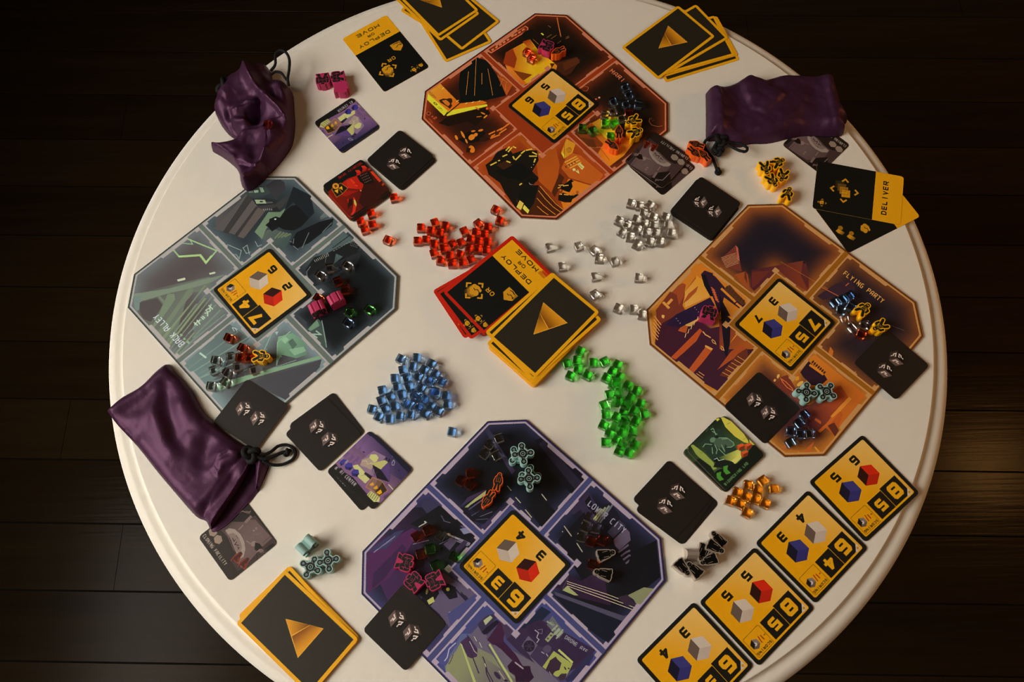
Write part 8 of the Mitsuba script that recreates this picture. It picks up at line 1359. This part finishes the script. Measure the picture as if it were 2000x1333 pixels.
# ------------------------------------------------------------------ printed game figures
def limb(*pts, w=2.0): return LineString(pts).buffer(w / 2, cap_style='round', join_style='round', quad_segs=3)
def cut(*pts, w=.3): return LineString(pts).buffer(w / 2, cap_style='flat')
def figure(kind):
    if kind == 'runner':
        parts = [Point(0, 5.4).buffer(2.0), limb((0, 3), (-.3, -1), w=4.0), limb((.6, 2.6), (3.9, 1.2), (3.6, -1.6), w=2.0), limb((-.6, 3.1), (-3.9, 2.3), (-4.6, -.4), w=2.0), limb((-.6, -1), (-3.0, -3.6), (-4.0, -6.4), w=2.6), limb((.4, -1), (2.2, -4), (3.6, -6.5), w=2.6)]
        lines = [cut((-1.2, 5.2), (-.2, 5.7), (1.2, 5.4), w=.7), cut((-.4, 3.4), (-.8, .2)), cut((1.2, 3.2), (1.4, .4)), cut((-2.2, 3.2), (-1.8, .8)), cut((2.2, 2.4), (2.0, -.6)), cut((-1.6, -.8), (1.4, -.9)), cut((-2.2, -2.2), (-.8, -2.0)), cut((.4, 2.2), (1.0, -.4), w=.25)]
        out = .95
    elif kind == 'walker':
        parts = [Point(0, 6.3).buffer(1.45), limb((0, 4.2), (0, .4), w=4.2), limb((-2.0, 3.8), (-2.9, .4), (-2.2, -1.6), w=1.5), limb((2.0, 3.8), (2.9, .4), (2.2, -1.6), w=1.5), limb((-.8, 0), (-1.7, -6.8), w=1.9), limb((.8, 0), (1.7, -6.8), w=1.9)]
        lines = [cut((-1.8, 4.2), (-1.7, -.6), w=.35), cut((1.8, 4.2), (1.7, -.6), w=.35), cut((-.9, 6.4), (.9, 6.5), w=.3), cut((0, 4.2), (.1, .6), w=.25), cut((-1.2, .2), (1.2, .2), w=.25)]
        out = .75
    elif kind == 'mech':
        parts = [Polygon([(-3.9, 4.6), (3.9, 4.6), (3.6, -1.6), (-3.6, -1.6)]), box(-1.8, 3.6, 1.8, 6.6), Point(-4.4, 3.4).buffer(2.2, quad_segs=2), Point(4.4, 3.4).buffer(2.2, quad_segs=2), limb((-5.4, 2.2), (-5.2, -1.8), w=2.4), limb((5.4, 2.2), (5.2, -1.8), w=2.4), Polygon([(-3.4, -.6), (-.5, -.6), (-2.6, -6.9), (-6.2, -6.9)]), Polygon([(3.4, -.6), (.5, -.6), (2.6, -6.9), (6.2, -6.9)])]
        lines = [cut((-4.1, 5.2), (-4.0, -1.2), w=.4), cut((4.1, 5.2), (4.0, -1.2), w=.4), cut((-3.6, 1.6), (-1.6, .4), (1.6, .4), (3.6, 1.6), w=.3), cut((-1.8, 4.4), (1.8, 4.4), w=.3), cut((-5.9, .4), (-4.4, .2), w=.3), cut((5.9, .4), (4.4, .2), w=.3), cut((-4.4, -3.8), (-1.7, -3.6), w=.25), cut((4.4, -3.8), (1.7, -3.6), w=.25), cut((-1, 3), (-.6, 1), w=.25), cut((.4, 3), (.8, 1), w=.25)]
        out = .8
    elif kind == 'ghost':
        parts = [affinity.scale(Point(0, 5.6).buffer(1.9), .95, 1.05), Polygon([(-1.7, 4.6), (1.7, 4.6), (2.9, 2.6), (3.6, -1), (4.7, -6.2), (2.0, -6.9), (0, -6.5), (-2.0, -6.9), (-4.7, -6.2), (-3.6, -1), (-2.9, 2.6)])]
        lines = [cut((-2.3, 2.0), (-2.2, -2.6), w=.4), cut((2.3, 2.0), (2.2, -2.6), w=.4), Point(-.6, 5.8).buffer(.26), Point(.6, 5.8).buffer(.26), Point(-1.2, 4.0).buffer(.34), Point(1.2, 4.0).buffer(.34), cut((3.6, -2.0), (4.0, -5.4), w=.3)]
        out = .8
    else:
        lob = [(4.95, 4.95), (-4.95, 4.95), (-4.95, -4.95), (4.95, -4.95)]
        parts = [Point(0, 0).buffer(4.0)] + [Point(*p).buffer(2.3) for p in lob] + [limb((0, 0), p, w=3.2) for p in lob]
        lines = [Point(0, 0).buffer(2.15).difference(Point(0, 0).buffer(1.65)), Point(0, 0).buffer(.55)] + [Point(*p).buffer(1.0).difference(Point(*p).buffer(.7)) for p in lob] + [Point(*p).buffer(.3) for p in lob] + [cut((p[0] * .42, p[1] * .66), (p[0] * .66, p[1] * .42), w=.22) for p in lob] + [cut((p[0] * .55 - p[1] * .12, p[1] * .55 + p[0] * .12), (p[0] * .75 - p[1] * .1, p[1] * .75 + p[0] * .1), w=.2) for p in lob]
        lines += [box(-1.7 + i * 1.4, -4.7, -1.1 + i * 1.4, -3.5) for i in range(3)]
        out = .85
    ink = unary_union(parts)
    body = ink.buffer(out, quad_segs=4)
    if kind == 'mech': body = body.union(Polygon([(-7.0, -7.6), (7.0, -7.6), (3.4, -1), (-3.4, -1)]))
    if kind == 'drone': body = body.union(Point(0, 0).buffer(5.2))
    return max(polys(body), key=lambda q: q.area).simplify(.05), ink, unary_union(lines)
PAINT = {'yellow': 'eeb000', 'orange': 'e65c12', 'magenta': 'b02c5c', 'teal': '8db4b0', 'silver': 'b8aca0'}
FIG = {}
for kind, c in (('runner', 'yellow'), ('walker', 'orange'), ('mech', 'magenta'), ('drone', 'teal'), ('ghost', 'silver')):
    body, ink, lines = figure(kind)
    for face in (True, False):
        L = [(body, PAINT[c])] + ([(ink, '12120f'), (lines.intersection(ink) if kind != 'drone' else lines.intersection(body), PAINT[c])] if face else [])
        FIG[kind, face] = shape_of(printed(body, 10.0, L, PAINT[c], PAINT[c]), 'mat_silver' if kind == 'ghost' else 'mat_piece')
NOUN = {'runner': 'yellow wooden running-ninja figure', 'walker': 'orange wooden standing-man figure', 'mech': 'magenta armoured-robot figure', 'drone': 'teal four-armed drone figure', 'ghost': 'silver and black cloaked-ghost figure'}
FIG_LABEL = ['at the left of the bunch of four beside the black cards', 'farthest of the bunch of four near the grey CLONING FACILITY cards', 'nearest of the bunch of four near the DELIVER card', 'at the right of the bunch of four near the DELIVER card', 'alone at the far corner of the amber board',
 'on the rust red board, farther of two beside the clear cubes', 'on the rust red board, nearer one by the CLONING FACILITY card', 'the only one on the grey green board', 'on the amber board, touching the blue cubes', 'on the amber board, beside the red cube',
 'farthest of three beside the bag cord', 'middle one of three, touching the CLONING FACILITY card', 'of three beside the bag cord, the one touching the cord', 'on the rust red board, between green cube and yellow figures', 'on the rust red board, lying askew at its near side', 'on the rust red board, touching the magenta figure', 'on the violet board, farther of two lying foot to foot', 'on the violet board, nearer of two lying foot to foot',
 'face up near the AI CENTER pair, the left one of three', 'face up near the AI CENTER pair, feet pointing right', 'lying face down, its plain side up, near the AI CENTER pair', 'standing with its plain back in view on the grey green board', 'standing with its printed front in view on the grey green board',
 'on the violet board, farthest of three', 'on the violet board, touching the black question card', 'on the violet board, at the right of three', 'the only one on the amber board', 'the only one on the rust red board',
 'left one of two lying flat by the pyramid pack', 'right one of two lying flat by the pyramid pack', 'standing on its edge near the CLONING FACILITY card', 'on the amber board, next to the black question card', 'on the amber board, right one of two', 'under another on the violet board, farther pair', 'under another on the violet board, nearer pair', 'on top of another on the violet board, farther pair', 'on top of another on the violet board, nearer pair',
 'leftmost of the bunch beside the black pack', 'nearest of the bunch beside the black pack', 'at the right side of the bunch, head pointing left', 'lying across its neighbours near the top of the bunch', 'farthest of the bunch beside the black pack', 'half hidden in the middle of the bunch', 'standing on edge, bare silver side up, in the bunch', 'on the violet board, farther of two beside the red cubes', 'on the violet board, nearer of two beside the red cubes']
for (kind, c, x, y, a, base, state), text in zip(FIGS, FIG_LABEL):
    key = numbered('game_figure')
    sh = FIG[kind, 'blank' not in state]
    if state in ('flat', 'blank'): to = at(x, y, base + .08, a - (90 if kind != 'drone' else 0))
    else:
        hgt = {'mech': 7.62, 'drone': 8.0, 'ghost': 7.0}[kind]
        ang = a + 270 if kind == 'mech' else (-43 + 90 if kind == 'drone' else 90)
        to = at(x, y, base + hgt + .08, ang).rotate([1, 0, 0], 90).translate([0, 0, -5 * MM])
    scene[key] = {**sh, 'to_world': to}
    tag(key, f'{NOUN[kind]} {text}', 'figure', {'yellow': 'yellow ninja figures', 'orange': 'orange standing figures', 'magenta': 'magenta robot figures', 'teal': 'teal drone figures', 'silver': 'silver ghost figures'}[c])

# ------------------------------------------------------------------ drawstring bags
def resample(p, step, closed=True):
    p = np.array(p, float)
    if closed: p = np.vstack([p, p[:1]])
    s = np.r_[0, np.cumsum(np.hypot(*np.diff(p, axis=0).T))]
    n = max(4, int(s[-1] / step)); t = np.linspace(0, s[-1], n + 1)
    out = np.c_[np.interp(t, s, p[:, 0]), np.interp(t, s, p[:, 1])]
    return out[:-1] if closed else out
def smooth_line(p, n=10, closed=False):
    p = np.array(p, float); P = np.vstack([2 * p[0] - p[1], p, 2 * p[-1] - p[-2]]); out = []
    for i in range(1, len(P) - 2):
        for t in np.linspace(0, 1, n, endpoint=False):
            a, b, c, d = P[i - 1:i + 3]
            out.append(.5 * (2 * b + (c - a) * t + (2 * a - 5 * b + 4 * c - d) * t * t + (3 * b - a - 3 * c + d) * t ** 3))
    return np.array(out + [p[-1]])
def cushion(outline, height, roll, ridges=(), rest=(), step=1.5, grain=.6, seed=1, low=.15, mouth=None, flaps=()):
    """a limp cloth shape over an outline (mm): height inside, edges rolled over roll mm, ridges (points, height, width), resting on the things in rest (polygon, mm)"""
    ring = resample(smooth_line(np.vstack([outline, outline[:1]]), 4)[:-1], step)
    pg = Polygon(ring).buffer(0); pg = max(polys(pg), key=lambda q: q.area); ring = resample(np.array(pg.exterior.coords)[:-1], step)
    x0, y0, x1, y1 = pg.bounds
    gx, gy = np.meshgrid(np.arange(x0, x1, step), np.arange(y0, y1, step)); g = np.c_[gx.ravel(), gy.ravel()] + RNG.uniform(-.2, .2, (gx.size, 2)) * step
    pts = shapely.points(g); d = shapely.distance(pg.exterior, pts); g = g[shapely.contains(pg, pts) & (d > step * .6)]
    P = np.vstack([ring, g]); nb = len(ring)
    tri = Delaunay(P).simplices; cen = P[tri].mean(1); tri = tri[shapely.contains(pg, shapely.points(cen))]
    a, b, c = P[tri[:, 0]], P[tri[:, 1]], P[tri[:, 2]]
    sgn = (b[:, 0] - a[:, 0]) * (c[:, 1] - a[:, 1]) - (b[:, 1] - a[:, 1]) * (c[:, 0] - a[:, 0]); tri = np.where((sgn < 0)[:, None], tri[:, ::-1], tri)
    d = shapely.distance(pg.exterior if mouth is None else pg.exterior.difference(LineString(mouth).buffer(2.5)), shapely.points(P)); e = np.clip(d / roll, 0, 1)
    z = height * np.sqrt(1 - (1 - e) ** 2)
    for p, h, w in ridges:
        dd = shapely.distance(LineString(smooth_line(p, 6)), shapely.points(P))
        z = z + h * np.exp(-(dd / w) ** 2) * np.clip(d / 3.0, 0, 1)
    for p, h, w in flaps:
        fp = Polygon(p).buffer(0); dd = shapely.distance(fp.exterior, shapely.points(P)) * np.where(shapely.contains(fp, shapely.points(P)), 1, -1)
        s = np.clip(dd / w * .5 + .5, 0, 1); z = z + h * s * s * (3 - 2 * s) * np.clip(1.25 - np.maximum(dd, 0) / 30, .25, 1) * np.clip(d / 2.5, 0, 1)
    q = np.c_[P / 16, np.full(len(P), seed * 3.7)]
    z = z + grain * (meshkit.fbm(q, 3, seed) - .5) * 4 * np.clip(d / 6, 0, 1) + .25 * (meshkit.noise(np.c_[P / 4.0, np.full(len(P), 1.0)], seed) - .5) * np.clip(d / 4, 0, 1)
    z = np.maximum(z, .7)
    b0 = np.full(len(P), low)
    for poly, h in rest:
        dd = shapely.distance(poly, shapely.points(P)); b0 = np.maximum(b0, h - np.clip(dd / 7, 0, 1) * (h - low))
    n = len(P); v = np.vstack([np.c_[P, b0 + z], np.c_[P, b0]]); f = np.vstack([tri, tri[:, ::-1] + n])
    i = np.arange(nb); j = (i + 1) % nb
    f = np.vstack([f, np.c_[i, i + n, j + n], np.c_[i, j + n, j]]) if not Polygon(ring).exterior.is_ccw else np.vstack([f, np.c_[i, j + n, i + n], np.c_[i, j, j + n]])
    m = trimesh.Trimesh(v * MM + [0, 0, TOP], f, process=False); return m
def tube(path, r, sides=10, closed=False):
    p = np.array(path, float) * MM + [0, 0, TOP]; t = np.gradient(p, axis=0); t /= np.linalg.norm(t, axis=1, keepdims=True) + 1e-12
    up = np.array([0.13, 0.07, 1.0]); a = np.cross(t, up); a /= np.linalg.norm(a, axis=1, keepdims=True) + 1e-9; b = np.cross(t, a)
    th = np.arange(sides) * 2 * math.pi / sides; n = len(p)
    v = p[:, None] + r * MM * (np.cos(th)[None, :, None] * a[:, None] + np.sin(th)[None, :, None] * b[:, None])
    i, j = np.meshgrid(np.arange(n - 1), np.arange(sides), indexing='ij'); i, j = i.ravel(), j.ravel(); k = (j + 1) % sides
    f = np.vstack([np.c_[i * sides + j, i * sides + k, (i + 1) * sides + k], np.c_[i * sides + j, (i + 1) * sides + k, (i + 1) * sides + j]])
    cap = lambda s: [(s, s + q, s + q + 1) for q in range(1, sides - 1)]
    m = trimesh.Trimesh(v.reshape(-1, 3), np.vstack([f, cap(0), cap((n - 1) * sides)]), process=False); return m
def cord(points, z, r=1.45):
    p = smooth_line(points, 8); s = np.linspace(0, 1, len(p)); zz = np.interp(s, np.linspace(0, 1, len(z)), z)
    return mikit.ply(tube(np.c_[p, zz], r), 'mat_cord', smooth=True)
def knot(x, y, z, R, r, seed=0):
    t = np.linspace(0, 2 * math.pi, 90); q = np.c_[np.sin(t) + 2 * np.sin(2 * t), np.cos(t) - 2 * np.cos(2 * t), -np.sin(3 * t)] / 3
    rot = trimesh.transformations.euler_matrix(.5 + seed, .3 + seed, seed)[:3, :3]
    q = q @ rot.T * [R, R, R * .75]; return mikit.ply(tube(q + [x, y, z], r), 'mat_cord', smooth=True)
def card_area(k, s=49.5): return affinity.translate(affinity.rotate(box(-s / 2, -s / 2, s / 2, s / 2), CARDS[k][2], origin=(0, 0)), CARDS[k][0], CARDS[k][1])
def board_area(k): return affinity.translate(affinity.rotate(OCT, BOARDS[k][2], origin=(0, 0)), BOARDS[k][0], BOARDS[k][1])
REST = [(card_area('blk_l'), 2.75), (card_area('clon_l'), .75), (card_area('clon_r'), .75), (card_area('clon_a'), 3.1), (board_area('left'), 2.2)]
# the flat purple bag by the near left rim
tag('drawstring_bag', 'flat purple satin drawstring bag hanging over the near left rim of the table', 'bag')
scene['drawstring_bag__cloth_body'] = mikit.ply(cushion(BAG_LL[:14] + BAG_LL_MOUTH + BAG_LL[17:], 10.5, 11, RIDGE_LL, REST, seed=3, mouth=BAG_LL_MOUTH, flaps=FLAP_LL), 'mat_cloth', smooth=True)
scene['drawstring_bag__gathered_hem'] = mikit.ply(cushion(BAG_LL_LINING, 1.6, 3, (), REST, seed=8, grain=.2), 'mat_cloth', smooth=True)
scene['drawstring_bag__cord'] = cord(CORD_LL[1], [9, 7, 4, 2.5, 2, 1.8, 2, 3, 6, 9])
scene['drawstring_bag__cord_001'] = cord(CORD_LL[0], [11, 9, 5, 4], 1.7)
x, y = CORD_LL[0][0]; scene['drawstring_bag__cord_lock'] = knot(x - 4, y + 2, 12, 7, 2.6)
x, y = CORD_LL[0][-1]; scene['drawstring_bag__knot'] = knot(x, y, 4, 3.2, 1.5, 1)
# the smooth bag at the far right rim
tag('drawstring_bag_001', 'smooth purple satin drawstring bag lying over the far right rim of the table', 'bag')
scene['drawstring_bag_001__cloth_body'] = mikit.ply(cushion(BAG_UR, 15, 13, RIDGE_UR, REST, seed=5, grain=1.2, flaps=FLAP_UR), 'mat_cloth', smooth=True)
scene['drawstring_bag_001__cord'] = cord(CORD_UR[0], [10, 8, 6, 4, 3, 3, 3, 2.5, 2])
scene['drawstring_bag_001__cord_001'] = cord(CORD_UR[1], [10, 8, 6, 6, 7, 8, 7, 5, 8, 12, 14, 14, 12, 9, 6])
x, y = CORD_UR[0][0]; scene['drawstring_bag_001__cord_lock'] = knot(x + 1, y - 8, 8, 6, 2.6)
x, y = CORD_UR[0][-1]; scene['drawstring_bag_001__knot'] = knot(x, y + 3, 3, 3.4, 1.6, 2)
x, y = CORD_UR[1][3]; scene['drawstring_bag_001__knot_001'] = knot(x + 4, y + 3, 7, 4.4, 1.9, 3)
# the crumpled bag at the far left rim
tag('drawstring_bag_002', 'crumpled purple satin drawstring bag heaped at the far left rim of the table', 'bag')
scene['drawstring_bag_002__cloth_body'] = mikit.ply(cushion(BAG_UL, 17, 13, RIDGE_UL, REST, seed=7, grain=1.5, step=1.1, flaps=FLAP_UL), 'mat_cloth', smooth=True)
scene['drawstring_bag_002__cord'] = cord(CORD_UL[0], [20, 22, 24, 25, 25, 24, 22, 20, 16])
scene['drawstring_bag_002__cord_001'] = cord(CORD_UL[1], [19, 20, 20, 17], 1.3)
kx, ky = np.mean(KNOT_UL, 0); scene['drawstring_bag_002__cord_lock'] = knot(kx, ky, 19, 8, 2.6, 1)
